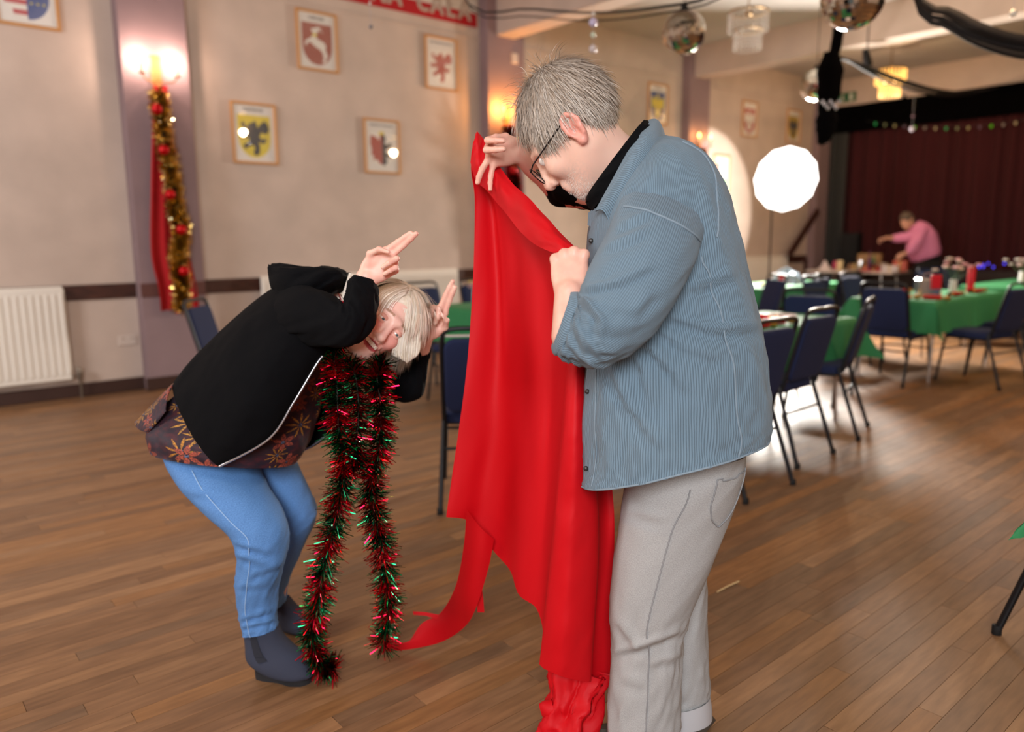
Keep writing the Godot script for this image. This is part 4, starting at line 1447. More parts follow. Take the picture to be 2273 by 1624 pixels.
func build_furniture() -> void:
	var T := 0.741
	# near table on the right, its end hidden by the man
	table("trestle table whose near end is hidden by the man", "green tablecloth with a flared corner beside the man's back", Vector3(-2.92, 0, -4.5), 0.74, 1.84, 0.27)
	chair(-2.36, -3.5, 90, "navy banquet chair mostly hidden by the man's back")
	chair(-2.5, -4.22, 92, "navy banquet chair with its back to the room, nearest in the row behind the man")
	chair(-2.6, -4.98, 108, "navy banquet chair turned slightly outward at the table's flared corner")
	chair(-3.1, -5.95, 12, "navy banquet chair at the head of the table behind the man")
	chair(-3.6, -4.9, -90, "navy banquet chair on the far side of the table behind the man")
	# second table, to the right
	table("trestle table with four chrome legs in the middle of the hall", "green tablecloth with hanging folds, crackers along its edge", Vector3(-3.05, 0, -8.0), 0.74, 1.7, 0.28)
	chair(-3.01, -7.19, 0, "navy banquet chair standing at the end of the middle table, back to us")
	chair(-2.45, -7.62, 78, "navy banquet chair pulled out with its seat showing at the middle table")
	chair(-2.5, -8.45, 90, "navy banquet chair second along the side of the middle table")
	chair(-3.75, -7.6, -90, "navy banquet chair on the wall side of the middle table")
	chair(-3.75, -8.4, -95, "navy banquet chair on the wall side of the middle table, towards the stage")
	# third table beyond
	table("trestle table beyond the middle table, close to the stage", "green tablecloth with crackers in front of the fairy lights", Vector3(-3.0, 0, -10.6), 0.74, 1.8, 0.23)
	chair(-2.45, -9.95, 85, "navy banquet chair at the near end of the table close to the stage")
	chair(-2.45, -10.8, 90, "navy banquet chair by the fairy lights at the table close to the stage")
	chair(-3.7, -10.3, -90, "navy banquet chair in front of the folding table's end")
	chair(-3.7, -11.1, -90, "navy banquet chair close to the folding table and the stage")
	chair(-3.0, -11.9, 0, "navy banquet chair facing away from the stage below the fairy lights")
	# table by the umbrella light
	table("trestle table along the wall under the umbrella light", "green tablecloth under the umbrella light", Vector3(-5.05, 0, -8.6), 0.74, 1.8, 0.22)
	chair(-4.5, -8.05, 92, "navy banquet chair with its back to us at the table under the umbrella light")
	chair(-4.48, -8.7, 84, "second navy banquet chair, touching the first, under the umbrella light")
	chair(-4.6, -7.3, 150, "navy banquet chair just showing past the man's sleeve")
	# table behind the woman, by the radiator
	table("trestle table in front of the radiator, beyond the woman's fingers", "green tablecloth behind the woman's raised fingers", Vector3(-5.3, 0, -4.75), 0.74, 1.7, 0.3)
	chair(-5.95, -4.2, -90, "navy banquet chair against the radiator, left of the flowers")
	chair(-5.98, -4.9, -90, "navy banquet chair against the radiator beside the red can")
	chair(-4.95, -3.75, 170, "navy banquet chair beside the green cloth below the raised fingers")
	chair(-3.06, -2.43, 52, "navy banquet chair half hidden by the red cape, a white paper on it")
	chair(-5.47, -2.11, -41, "navy banquet chair standing by the gold garland, behind the woman's back")
	# table at the right edge of the view
	table("trestle table at the edge of the dance floor, mostly out of view", "green tablecloth corner reaching in over the bare floor", Vector3(-0.085, 0, -2.40), 0.8, 0.42, 0.15)
	chair(-0.385, -2.875, -41, "banquet chair at the edge of the floor, only one black leg in view")
	# folding table by the stage
	var ft := thing("folding_table", "white folding table crowded with raffle prizes by the stage", "table", Vector3(-6.02, 0, -12.72), 0.0)
	put("tabletop", box_mesh(Vector3(1.45, 0.035, 0.7), 0.008, Vector3(0, 0.725, 0)), mat("folding white", rgb8(206, 196, 188), 0.5), ft)
	for s in [-1, 1]:
		for k in [-1, 1]:
			put("leg", tube_mesh([Vector3(s * 0.52, 0.71, k * 0.28), Vector3(s * 0.58, 0.0, k * 0.3)], 0.014, 8), mat("chrome leg"), ft)
		put("brace", tube_mesh([Vector3(s * 0.56, 0.25, -0.29), Vector3(s * 0.56, 0.25, 0.29)], 0.01, 6), mat("chrome leg"), ft)
	chair(-4.75, -12.1, 40, "navy banquet chair at the corner of the folding table")
	# ---- prizes on the folding table
	var Y := 0.7435
	var napkin := MB.new()
	napkin.lathe(Transform3D.IDENTITY, [[0.0, 0.16], [0.02, 0.14], [0.06, 0.06], [0.12, 0.01], [0.13, 0.0]], 9)
	var np := put("paper_napkin", napkin.done(), mat("napkin white", rgb8(226, 214, 216), 0.8))
	np.position = Vector3(-6.57, Y, -12.7)
	tag(np, "white paper napkin peaked into a cone on the folding table", "napkin")
	lathe_thing("candle", "cream pillar candle on the folding table", "candle", Vector3(-6.27, Y, -12.62), [[0.0, 0.0], [0.05, 0.0], [0.05, 0.16], [0.0, 0.165]], mat("candle wax", rgb8(226, 206, 160), 0.5))
	lathe_thing("pink_ornament", "small pink ornament behind the paper napkin", "ornament", Vector3(-6.47, Y, -12.85), [[0.0, 0.0], [0.03, 0.0], [0.045, 0.08], [0.03, 0.13], [0.0, 0.15]], mat("pink ornament", rgb8(196, 70, 110), 0.5))
	lathe_thing("silver_jug", "shiny silver jug on the folding table", "jug", Vector3(-5.91, Y, -12.6), [[0.0, 0.0], [0.05, 0.0], [0.07, 0.07], [0.05, 0.15], [0.06, 0.18], [0.05, 0.18], [0.04, 0.15], [0.0, 0.05]], mat("silver", rgb8(214, 210, 206), 0.15, 1.0))
	lathe_thing("silver_bowl", "shiny silver bowl on the folding table", "bowl", Vector3(-5.57, Y, -12.55), [[0.0, 0.0], [0.06, 0.0], [0.11, 0.07], [0.13, 0.13], [0.12, 0.13], [0.1, 0.07], [0.0, 0.02]], mat("silver"))
	lathe_thing("bottle", "green glass bottle on the folding table", "bottle", Vector3(-5.75, Y, -12.7), [[0.0, 0.0], [0.036, 0.0], [0.036, 0.14], [0.014, 0.19], [0.014, 0.25], [0.0, 0.25]], mat("bottle green", rgb8(40, 110, 50), 0.15))
	lathe_thing("bottle", "dark purple bottle held by the woman in pink", "bottle", Vector3(-5.70, Y + 0.02, -12.45), [[0.0, 0.0], [0.036, 0.0], [0.036, 0.16], [0.014, 0.22], [0.014, 0.3], [0.0, 0.3]], mat("bottle purple", rgb8(84, 30, 70), 0.2))
	for q in [["orange gift tin", -5.73, -12.48, 0.12, 0.09, 0.1, [206, 120, 76]], ["brown wicker gift box", -6.10, -12.8, 0.2, 0.1, 0.18, [132, 92, 50]], ["gold hamper box", -5.90, -12.9, 0.36, 0.27, 0.2, [150, 112, 60]], ["flat red gift box", -5.61, -12.42, 0.4, 0.03, 0.1, [176, 40, 44]], ["white crumpled gift bag", -5.39, -12.5, 0.24, 0.1, 0.2, [206, 196, 196]], ["orange and red gift box", -5.32, -12.7, 0.2, 0.17, 0.24, [190, 84, 60]]]:
		var g := thing("gift_box", "%s among the prizes on the folding table" % q[0], "gift box", Vector3(q[1], Y, q[2]), 0.3)
		put("box", box_mesh(Vector3(q[3], q[4], q[5]), 0.008, Vector3(0, q[4] / 2, 0)), mat("gift %s" % q[0], rgb8(q[6][0], q[6][1], q[6][2]), 0.45), g)
		put("ribbon", box_mesh(Vector3(0.02, q[4] + 0.004, q[5] + 0.004), 0.002, Vector3(0, q[4] / 2 + 0.002, 0)), mat("ribbon gold", rgb8(206, 168, 96), 0.3, 0.6), g)
	# ---- middle table
	for q in [[-2.78, -7.35, 0.05, "long red cracker at the corner of the middle table"], [-3.02, -7.28, 0.2, "red cracker behind the chair at the end of the middle table"], [-3.26, -7.3, 0.1, "red and gold cracker at the wall-side corner of the middle table"], [-2.8, -7.95, 1.5, "red cracker on the side edge of the middle table"], [-2.8, -8.5, 1.4, "red cracker at the stage end of the middle table"], [-3.3, -8.0, 1.5, "red cracker on the wall side of the middle table"]]:
		cracker(q[3], Vector3(q[0], T, q[1]), q[2])
	var gb := thing("gift_bag", "silver and red gift box standing on the middle table", "gift box", Vector3(-2.98, T, -7.75), 0.75)
	put("silver_box", box_mesh(Vector3(0.2, 0.17, 0.14), 0.012, Vector3(0, 0.085, 0)), mat("silver paper", rgb8(190, 186, 182), 0.2, 0.9), gb)
	put("red_panel", box_mesh(Vector3(0.09, 0.13, 0.02), 0.004, Vector3(0.04, 0.14, 0.075)), mat("gift red", rgb8(206, 20, 36), 0.35), gb)
	put("handle", tube_mesh(Array(curve([Vector3(-0.06, 0.17, 0), Vector3(-0.04, 0.21, 0), Vector3(0.04, 0.21, 0), Vector3(0.06, 0.17, 0)], 10)), 0.004, 5), mat("silver paper"), gb)
	flowers("pink and cream flowers in a white vase on the middle table", Vector3(-2.92, T, -8.2), rgb8(214, 150, 150), rgb8(206, 184, 168), 1.2)
	lathe_thing("red_can", "red drink can standing behind the flowers on the middle table", "can", Vector3(-2.85, T, -8.45), [[0.0, 0.0], [0.033, 0.0], [0.033, 0.26], [0.0, 0.262]], mat("gift red"))
	# ---- near table
	for q in [[-2.66, -4.35, 1.4, "red cracker seen over the chair nearest the man's back"], [-2.72, -4.62, 1.0, "red and gold cracker between the chair backs behind the man"], [-2.95, -4.8, 0.3, "red cracker next to the white paper plate"], [-3.1, -4.2, 1.5, "red cracker close to the man's back"]]:
		cracker(q[3], Vector3(q[0], T, q[1]), q[2])
	lathe_thing("paper_plate", "white paper plate on the table behind the man", "plate", Vector3(-2.92, T, -5.05), [[0.0, 0.004], [0.07, 0.004], [0.11, 0.022], [0.112, 0.02], [0.07, 0.0], [0.0, 0.0]], mat("napkin white"))
	lathe_thing("red_bottle", "slanting red bottle just past the man's sleeve", "bottle", Vector3(-3.12, T, -4.52), [[0.0, 0.0], [0.035, 0.0], [0.035, 0.06], [0.03, 0.16], [0.014, 0.2], [0.0, 0.21]], mat("gift red"))
	lathe_thing("tumbler", "clear drinking glass on the table behind the man", "glass", Vector3(-2.9, T, -4.5), [[0.0, 0.0], [0.03, 0.0], [0.036, 0.1], [0.034, 0.1], [0.028, 0.006], [0.0, 0.006]], mat("tumbler glass", rgb8(200, 200, 200), 0.1))
	# ---- table by the umbrella light
	for q in [[-4.85, -8.1, 1.4, "red cracker on the table under the umbrella light"], [-5.2, -8.9, 0.6, "red cracker at the wall side of the table under the umbrella light"]]:
		cracker(q[3], Vector3(q[0], T, q[1]), q[2])
	var bag := MB.new()
	var bl := []
	var nn := FastNoiseLite.new()
	nn.seed = 3
	nn.frequency = 9.0
	for i in 9:
		var row := PackedVector3Array()
		var t := i / 8.0
		for j in 20:
			var a := TAU * j / 20
			var r := 0.19 * sin(PI * (0.5 + 0.5 * t)) + 0.002
			var p := Vector3(cos(a) * r * 1.2, t * 0.2, sin(a) * r * 0.8)
			row.append(p * (1.0 + 0.25 * nn.get_noise_3dv(p)))
		bl.append(row)
	bag.grid(bl, true)
	var bgo := put("gift_wrap_bundle", bag.done(), mat("blue silver wrap", rgb8(150, 172, 190), 0.2, 0.3))
	bgo.position = Vector3(-5.0, T, -8.75)
	tag(bgo, "crumpled blue and silver wrapped bundle on the table under the umbrella light", "gift")
	lathe_thing("red_can", "red can with a white band on the table under the umbrella light", "can", Vector3(-4.85, T, -8.35), [[0.0, 0.0], [0.033, 0.0], [0.033, 0.12], [0.0, 0.122]], mat("gift red"))
	# ---- table by the radiator
	lathe_thing("red_can", "red can next to the cape's edge on the table by the radiator", "can", Vector3(-5.06, T, -4.42), [[0.0, 0.0], [0.04, 0.0], [0.04, 0.16], [0.0, 0.162]], mat("gift red"))
	flowers("small yellow and pink flowers on the table by the radiator", Vector3(-5.45, T, -4.25), rgb8(220, 190, 120), rgb8(206, 160, 160), 0.7)
	cracker("red cracker on the green cloth beyond the raised fingers", Vector3(-5.1, T, -4.15), 0.9)
	cracker("red cracker beside the cape on the table by the radiator", Vector3(-5.3, T, -4.5), 0.4)
	# ---- third table
	for k in 3:
		cracker(["red cracker on the near corner of the table close to the stage", "red cracker halfway along the table close to the stage", "red cracker at the stage end of the table close to the stage"][k], Vector3(-2.75, T, -9.95 - k * 0.55), 1.4)
	flowers("pale flowers in a vase on the table close to the stage", Vector3(-3.0, T, -10.5), rgb8(206, 170, 166), rgb8(196, 180, 170), 1.0)
# ---------------------------------------------------------------- people
# mesh whose points are in the room's own coordinates, hung under a thing
func putw(called: String, b: MB, m: Material, parent: Node3D) -> MeshInstance3D:
	var o := put(called, b.done(), m, parent)
	o.position = -parent.position
	return o

func skin_mat(key: String) -> StandardMaterial3D:
	var m := mat(key, Color.WHITE, 0.48)
	m.vertex_color_use_as_albedo = true
	m.subsurf_scatter_enabled = true
	m.subsurf_scatter_strength = 0.06
	return m

func cv(a: float, b: float, c: float) -> Vector3: # a direction in right / up / away terms
	return cr * a + cu * b + cf * c

# head in its own axes: x to the person's left, y up, z to the face
func head_field(f: SDF, smile: bool, ears: Array) -> void:
	f.ell(Vector3(0, 0.035, -0.015), Vector3(0.077, 0.094, 0.098), 0.02)
	f.ell(Vector3(0, -0.028, 0.028), Vector3(0.062, 0.085, 0.07), 0.03)
	f.cap(Vector3(0, -0.1, 0.062), Vector3(0, -0.098, 0.064), 0.025, 0.025, 0.03)
	for s in [-1, 1]:
		f.cap(Vector3(s * 0.05, -0.05, 0.0), Vector3(s * 0.018, -0.098, 0.058), 0.02, 0.02, 0.03)
		f.cap(Vector3(s * 0.01, 0.022, 0.092), Vector3(s * 0.042, 0.02, 0.076), 0.01, 0.009, 0.015)
		f.sph(Vector3(s * 0.038, -0.028, 0.072), 0.021 if smile else 0.018, 0.025)
	f.cap(Vector3(0, 0.008, 0.094), Vector3(0, -0.038, 0.116), 0.008, 0.0115, 0.012)
	f.sph(Vector3(0, -0.041, 0.113), 0.0125, 0.008)
	for s in [-1, 1]:
		f.sph(Vector3(s * 0.0125, -0.045, 0.103), 0.0085, 0.008)
		f.sph(Vector3(s * 0.031, 0.0, 0.1035), 0.0135, 0.012, true)
		f.sph(Vector3(s * 0.0065, -0.0535, 0.109), 0.0035, 0.004, true)
	if smile:
		f.cap(Vector3(-0.026, -0.064, 0.088), Vector3(0, -0.062, 0.1), 0.006, 0.008, 0.01)
		f.cap(Vector3(0.026, -0.064, 0.088), Vector3(0, -0.062, 0.1), 0.006, 0.008, 0.01)
		f.cap(Vector3(-0.02, -0.083, 0.088), Vector3(0.02, -0.083, 0.088), 0.008, 0.008, 0.01)
		f.cap(Vector3(-0.025, -0.069, 0.098), Vector3(0, -0.0745, 0.105), 0.0045, 0.0108, 0.003, true)
		f.cap(Vector3(0.025, -0.069, 0.098), Vector3(0, -0.0745, 0.105), 0.0045, 0.0108, 0.003, true)
	else:
		f.cap(Vector3(-0.02, -0.066, 0.09), Vector3(0.02, -0.066, 0.09), 0.009, 0.009, 0.01)
		f.cap(Vector3(-0.017, -0.079, 0.088), Vector3(0.017, -0.079, 0.088), 0.009, 0.009, 0.01)
	for s in ears:
		var e := Vector3(s * 0.079, -0.012, -0.012)
		var last := Vector3.ZERO
		for k in 10: # rim of the ear
			var a := deg_to_rad(-30.0 + k * 29.0)
			var p := e + Vector3(s * (0.006 + 0.008 * clampf(-cos(a), 0, 1)), sin(a) * 0.03 + 0.004, cos(a) * (0.017 if sin(a) > -0.3 else 0.012))
			if k > 0:
				f.cap(last, p, 0.0046, 0.0046, 0.004)
			last = p
		f.sph(e + Vector3(s * 0.004, -0.028, 0.006), 0.0085, 0.01)
		f.ell(e + Vector3(s * 0.002, 0, 0), Vector3(0.006, 0.03, 0.017), 0.008)
		f.cap(e + Vector3(s * 0.009, 0.014, -0.006), e + Vector3(s * 0.009, -0.012, -0.007), 0.0035, 0.0035, 0.004)
		f.ell(e + Vector3(s * 0.013, -0.004, 0.005), Vector3(0.01, 0.012, 0.009), 0.004, Basis.IDENTITY, true)

# hand in its own axes: x towards the thumb side, y along the fingers, z out of the palm
func hand_field(f: SDF, wrist: Vector3, fd: Vector3, palm: Vector3, s: float, curls: Array, spread: Array, thumb: Array) -> Transform3D:
	var y := fd.normalized()
	var z := (palm - y * palm.dot(y)).normalized()
	var side := thumb[0] as float # +1 or -1: which way the thumb lies seen along the palm
	var x := y.cross(z) * side
	var b := Basis(x, y, z)
	var old := f.xf
	f.xf = Transform3D(b.scaled_local(Vector3.ONE * s) if false else Basis(b.x * s, b.y * s, b.z * s), wrist)
	var kn := [Vector3(0.027, 0.088, 0), Vector3(0.007, 0.093, -0.002), Vector3(-0.013, 0.088, -0.001), Vector3(-0.031, 0.078, 0.002)]
	var base := [Vector3(0.016, 0.012, 0), Vector3(0.006, 0.01, 0), Vector3(-0.006, 0.01, 0), Vector3(-0.016, 0.012, 0.002)]
	var ln := [[0.042, 0.026, 0.02], [0.046, 0.029, 0.021], [0.042, 0.027, 0.02], [0.033, 0.02, 0.018]]
	for k in 4:
		f.cap(base[k], kn[k], 0.0125 * s, 0.0098 * s, 0.009)
		f.sph(kn[k] - Vector3(0, 0.002, 0.003), 0.0108 * s, 0.006)
	f.ell(Vector3(-0.002, 0.045, 0.004), Vector3(0.034, 0.045, 0.014) * s, 0.015)
	for k in 4:
		var p: Vector3 = kn[k]
		var ang := 0.0
		var r := [0.0092, 0.0092, 0.0088, 0.0078][k] * s as float
		var sp := deg_to_rad(spread[k])
		for j in 3:
			ang += deg_to_rad(curls[k][j])
			var d := Vector3(sin(sp) * cos(ang), cos(sp) * cos(ang), sin(ang))
			var q := p + d * (ln[k][j] as float)
			f.cap(p, q, r * (1.0 - 0.07 * j), r * (0.93 - 0.08 * j), 0.0035 if j > 0 else 0.007)
			p = q
	f.ell(Vector3(0.026, 0.035, 0.01), Vector3(0.015, 0.027, 0.014) * s, 0.012)
	for j in range(1, thumb.size() - 1):
		f.cap(thumb[j], thumb[j + 1], (0.0125 - 0.0018 * j) * s, (0.0112 - 0.0018 * j) * s, 0.006)
	f.xf = old
	return Transform3D(Basis(b.x * s, b.y * s, b.z * s), wrist)

func bounds(pts: Array, pad: float) -> Array:
	var lo: Vector3 = pts[0]
	var hi: Vector3 = pts[0]
	for p in pts:
		lo = lo.min(p)
		hi = hi.max(p)
	return [lo - Vector3.ONE * pad, hi + Vector3.ONE * pad]

func near_col(n: int, frac: float) -> int:
	return clampi(int(round(n * (0.5 + asin(clampf(frac, -1, 1)) / TAU))), 0, n - 1)

# a raised line along a garment: list of [t along, -1..1 across the side we see]
func seam(b: MB, rows: Array, line: Array, r: float, out := 0.001) -> void:
	var n: int = rows[0].size()
	var ts := []
	var fs := []
	for q in line:
		ts.append(float(q[0]))
		fs.append(float(q[1]))
	var pts := PackedVector3Array()
	for k in 60:
		var u := k / 59.0
		var i := clampi(int(round(pick(ts, u) * (rows.size() - 1))), 0, rows.size() - 1)
		var j := near_col(n, pick(fs, u))
		var m := Vector3.ZERO
		for p in rows[i]:
			m += p
		m /= n
		var s: Vector3 = rows[i][j]
		pts.append(s + (s - m).normalized() * out)
	for pass_ in 8:
		var sm := pts.duplicate()
		for k in range(1, 59):
			sm[k] = (pts[k - 1] + pts[k] * 2.0 + pts[k + 1]) * 0.25
		pts = sm
	b.tube(pts, r, 5)

func folds(seed_: int, amp: float, fu: float, fv: float, skew: float) -> Array:
	var nz := FastNoiseLite.new()
	nz.seed = seed_
	nz.frequency = 1.0
	nz.fractal_octaves = 2
	return [nz, amp, fu, fv, skew]

func fold_at(q: Array, t: float, a: float) -> float:
	var v: float = q[0].get_noise_2d(sin(a) * q[2] + t * q[4], t * q[3] + cos(a) * q[2])
	return q[1] * (v + 0.6 * (0.5 - absf(q[0].get_noise_2d(cos(a) * q[2] * 1.7 - t * q[4] * 1.3, t * q[3] * 1.4 + 20.0 + sin(a) * 2.0)) * 2.0))

# creases seen in the cloth: [x0, y0, x1, y1, height, width in px]; a ridge with a hollow beside it
func px_of(p: Vector3) -> Vector2:
	var v := p - cam_o
	var d := v.dot(cf)
	return Vector2(1136.5 + v.dot(cr) / d * PXF, 812.0 - v.dot(cu) / d * PXF)

func creases(p: Vector3, a: float, list: Array) -> float:
	if sin(a) > 0.1:
		return 0.0
	var q := px_of(p)
	var h := 0.0
	for c in list:
		var o := Vector2(c[0], c[1])
		var e := Vector2(c[2], c[3]) - o
		var l := e.length()
		var t := (q - o).dot(e) / (l * l)
		if t < -0.25 or t > 1.25:
			continue
		var d: float = e.cross(q - o) / l
		var w: float = c[5]
		if absf(d) > w * 4.0:
			continue
		var k := smoothstep(-0.25, 0.2, t) * (1.0 - smoothstep(0.8, 1.25, t))
		h += c[4] * k * (exp(-d * d / (w * w)) - 0.9 * exp(-pow((d - 1.7 * w) / w, 2.0)))
	return h * clampf(0.1 - sin(a), 0.0, 1.0)

func strand(b: MB, pts: PackedVector3Array, w: float, face: Vector3) -> void:
	var s := b.v.size()
	var n := pts.size()
	for k in n:
		var t := (pts[mini(k + 1, n - 1)] - pts[maxi(k - 1, 0)])
		var sd := t.cross(face)
		sd = sd.normalized() * w * (1.0 if k < n - 1 else 0.25)
		b.add(pts[k] - sd)
		b.add(pts[k] + sd)
	for k in n - 1:
		var a := s + k * 2
		b.tri(a, a + 1, a + 2)
		b.tri(a + 1, a + 3, a + 2)

func coons(top: Array, bottom: Array, left: Array, right: Array, nu: int, nv: int, bulge: Vector3, wob := 0.0, seed_ := 1) -> Array:
	var T := curve(top, nu)
	var B := curve(bottom, nu)
	var L := curve(left, nv)
	var R := curve(right, nv)
	var nz := FastNoiseLite.new()
	nz.seed = seed_
	nz.frequency = 5.0
	var rows := []
	for j in nv:
		var v := float(j) / (nv - 1)
		var row := PackedVector3Array()
		for i in nu:
			var u := float(i) / (nu - 1)
			var p := T[i].lerp(B[i], v) + L[j].lerp(R[j], u) - (T[0].lerp(T[nu - 1], u)).lerp(B[0].lerp(B[nu - 1], u), v)
			var edge := 4.0 * u * (1 - u)
			p += bulge * sqrt(edge) * (0.35 + 0.65 * 4.0 * v * (1 - v))
			if wob > 0.0:
				p += bulge.normalized() * wob * nz.get_noise_3dv(p * Vector3(1.0, 1.0, 1.0)) * minf(1.0, edge * 3.0)
			row.append(p)
		rows.append(row)
	return rows

func boot(b: MB, rings: Array) -> Array:
	var rows := ring_rows(rings, 22, 20, 2.3)
	b.grid(rows, true)
	b.fan(rows[21])
	return rows

# ---------------------------------------------------------------- the man with the cape
func build_man() -> void:
	var base := Vector3(-1.13, 0, -1.42)
	var t := thing("person", "grey-haired man in a blue-grey corduroy shirt swinging a red cape", "person", base)
	var S := 1.1
	var z := cv(-0.655, -0.68, 0.33).normalized()
	var x := -cf
	x = (x - z * x.dot(z)).normalized()
	var y := z.cross(x)
	var ho := pt(1272, 290, 1.79)
	var hx := Transform3D(Basis(x * S, y * S, z * S), ho)
	var body := MB.new()
	var f := SDF.new()
	f.xf = hx
	head_field(f, false, [1, -1])
	for i in f.ra.size(): # radii given in head units
		f.ra[i] *= S
		f.rb[i] *= S
		f.K[i] *= S
		f.RD[i] *= S
	f.xf = Transform3D.IDENTITY
	f.cap(pt(1306, 318, 1.80), pt(1395, 392, 1.83), 0.07, 0.072, 0.04)
	f.xf = hx
	var inv := hx.affine_inverse()
	var nz := FastNoiseLite.new()
	nz.seed = 8
	nz.frequency = 60.0
	var skin := lin(230, 188, 167)
	var tint := func(p: Vector3) -> Color:
		var q := inv * p
		var c: Color = skin
		c = c.lerp(lin(234, 172, 154), 0.35 * (0.5 + 0.5 * nz.get_noise_3dv(p * 0.4)))
		if absf(q.x) > 0.076 and absf(q.z + 0.012) < 0.03:
			c = c.lerp(lin(220, 128, 116), 0.6) # ears
		if q.z > 0.0 and q.y < -0.03:
			var g := smoothstep(0.01, 0.06, q.z) * smoothstep(-0.035, -0.062, q.y)
			c = c.lerp(lin(186, 168, 158), 0.5 * g * clampf(0.5 + 1.4 * nz.get_noise_3dv(p * 3.0), 0, 1)) # grey stubble
		return c
	f.mesh_into(body, ho - Vector3.ONE * 0.235, ho + Vector3.ONE * 0.21, 0.0042, tint)
	# near (left) hand, a fist round the cloth
	var plain := func(p: Vector3) -> Color: return lin(232, 184, 162).lerp(lin(226, 158, 140), 0.4 + 0.5 * nz.get_noise_3dv(p * 0.6))
	var h := SDF.new()
	var w1 := pt(1263, 652, 1.63)
	h.cap(pt(1268, 745, 1.62), w1, 0.042, 0.031, 0.02)
	hand_field(h, w1, cv(0.06, 0.9, 0.3), cv(0.1, -0.3, 1.0), 1.06, [[82, 86, 60], [86, 86, 60], [86, 86, 60], [84, 82, 60]], [3, 0, -3, -6], [-1.0, Vector3(0.022, 0.02, 0.008), Vector3(0.038, 0.055, 0.03), Vector3(0.025, 0.085, 0.048), Vector3(0.0, 0.096, 0.05)])
	var bb := bounds([pt(1268, 745, 1.62), w1, pt(1263, 560, 1.63), pt(1263, 560, 1.72)], 0.065)
	h.mesh_into(body, bb[0], bb[1], 0.0032, plain)
	# far (right) hand, pinching the top corner of the cloth
	var h2 := SDF.new()
	var w2 := pt(1150, 337, 2.07)
	h2.cap(pt(1240, 410, 2.1), pt(1195, 364, 2.1), 0.045, 0.04, 0.02)
	h2.cap(pt(1195, 364, 2.1), w2, 0.04, 0.028, 0.02)
	hand_field(h2, w2, cv(-0.66, -0.1, -0.42), cv(-0.3, -0.25, -0.9), 1.0, [[48, 62, 30], [52, 60, 30], [6, 16, 12], [4, 14, 10]], [0, -8, -52, -74], [1.0, Vector3(0.02, 0.02, 0.006), Vector3(0.038, 0.05, 0.014), Vector3(0.036, 0.085, 0.02), Vector3(0.03, 0.112, 0.024)])
	bb = bounds([pt(1240, 410, 2.1), w2, pt(1060, 320, 2.0), pt(1070, 410, 2.0), pt(1090, 290, 2.15)], 0.07)
	h2.mesh_into(body, bb[0], bb[1], 0.0034, plain)
	# what the clothes cover
	body.col = skin
	body.tube(PackedVector3Array([pt(1370, 372, 1.82), pt(1420, 440, 1.84), pt(1480, 620, 1.83), pt(1490, 900, 1.85), pt(1490, 1060, 1.88)]), [0.06, 0.1, 0.13, 0.14, 0.12], 14)
	body.tube(PackedVector3Array([pt(1440, 440, 1.72), pt(1360, 720, 1.58), pt(1275, 735, 1.62)]), [0.05, 0.045, 0.04], 10)
	body.tube(PackedVector3Array([pt(1400, 430, 1.95), pt(1270, 425, 2.08), pt(1235, 405, 2.1)]), [0.05, 0.045, 0.04], 10)
	body.tube(PackedVector3Array([pt(1480, 1090, 1.84), pt(1440, 1380, 1.92), pt(1430, 1650, 1.97)]), [0.085, 0.06, 0.045], 10)
	body.tube(PackedVector3Array([pt(1520, 1090, 2.0), pt(1505, 1380, 2.05), pt(1510, 1590, 2.09)]), [0.085, 0.06, 0.045], 10)
	putw("body", body, skin_mat("man skin"), t)
	# eyes and glasses
	for s in [-1, 1]:
		var e := MB.new()
		e.ball(hx * Vector3(s * 0.031, 0.0, 0.082), Vector3.ONE * 0.0135, 12, 8)
		putw("eye", e, mat("eye white", rgb8(226, 216, 208), 0.2), t)
	var gl := Node3D.new()
	gl.name = "glasses"
	t.add_child(gl)
	var gm := mat("glasses metal", rgb8(38, 28, 26), 0.3, 0.7)
	for s in [-1, 1]:
		var ring := []
		for k in 25:
			var a := TAU * k / 24
			ring.append(hx * Vector3(s * 0.034 + cos(a) * 0.026, -0.012 + sin(a) * 0.021, 0.116))
		var rb := MB.new()
		rb.tube(PackedVector3Array(ring), 0.0014, 6, false)
		put("rim", rb.done(), gm, gl).position = -base
		var lens := MB.new()
		lens.fan(PackedVector3Array(ring.slice(0, 24)))
		var lm := mat("lens", Color(0.9, 0.93, 0.95, 0.08), 0.02)
		lm.transparency = BaseMaterial3D.TRANSPARENCY_ALPHA
		put("lens", lens.done(), lm, gl).position = -base
		var arm := MB.new()
		arm.tube(PackedVector3Array([hx * Vector3(s * 0.06, 0.0, 0.116), hx * Vector3(s * 0.079, 0.004, 0.1), hx * Vector3(s * 0.084, 0.012, 0.02), hx * Vector3(s * 0.087, 0.014, -0.005)]), 0.0019, 6)
		put("temple_arm", arm.done(), gm, gl).position = -base
	var br := MB.new()
	br.tube(PackedVector3Array([hx * Vector3(-0.008, -0.006, 0.117), hx * Vector3(0, -0.002, 0.121), hx * Vector3(0.008, -0.006, 0.117)]), 0.0014, 6)
	put("bridge", br.done(), gm, gl).position = -base
	# hair: a cap of short grey strands
	var hair := MB.new()
	var rng := RandomNumberGenerator.new()
	rng.seed = 21
	var whorl := Vector3(0.0, 0.125, -0.045)
	var cc := Vector3(0, 0.035, -0.015)
	var rr := Vector3(0.083, 0.1, 0.104)
	var cols := [lin(178, 162, 146), lin(150, 132, 116), lin(194, 181, 168), lin(208, 197, 186), lin(140, 123, 108), lin(184, 169, 154)]
	# matted under-layer
	var under := SDF.new()
	under.xf = hx
	under.ell(cc + Vector3(0, 0.002, -0.004), (rr + Vector3(0.002, 0.002, 0.003)) * S, 0.01)
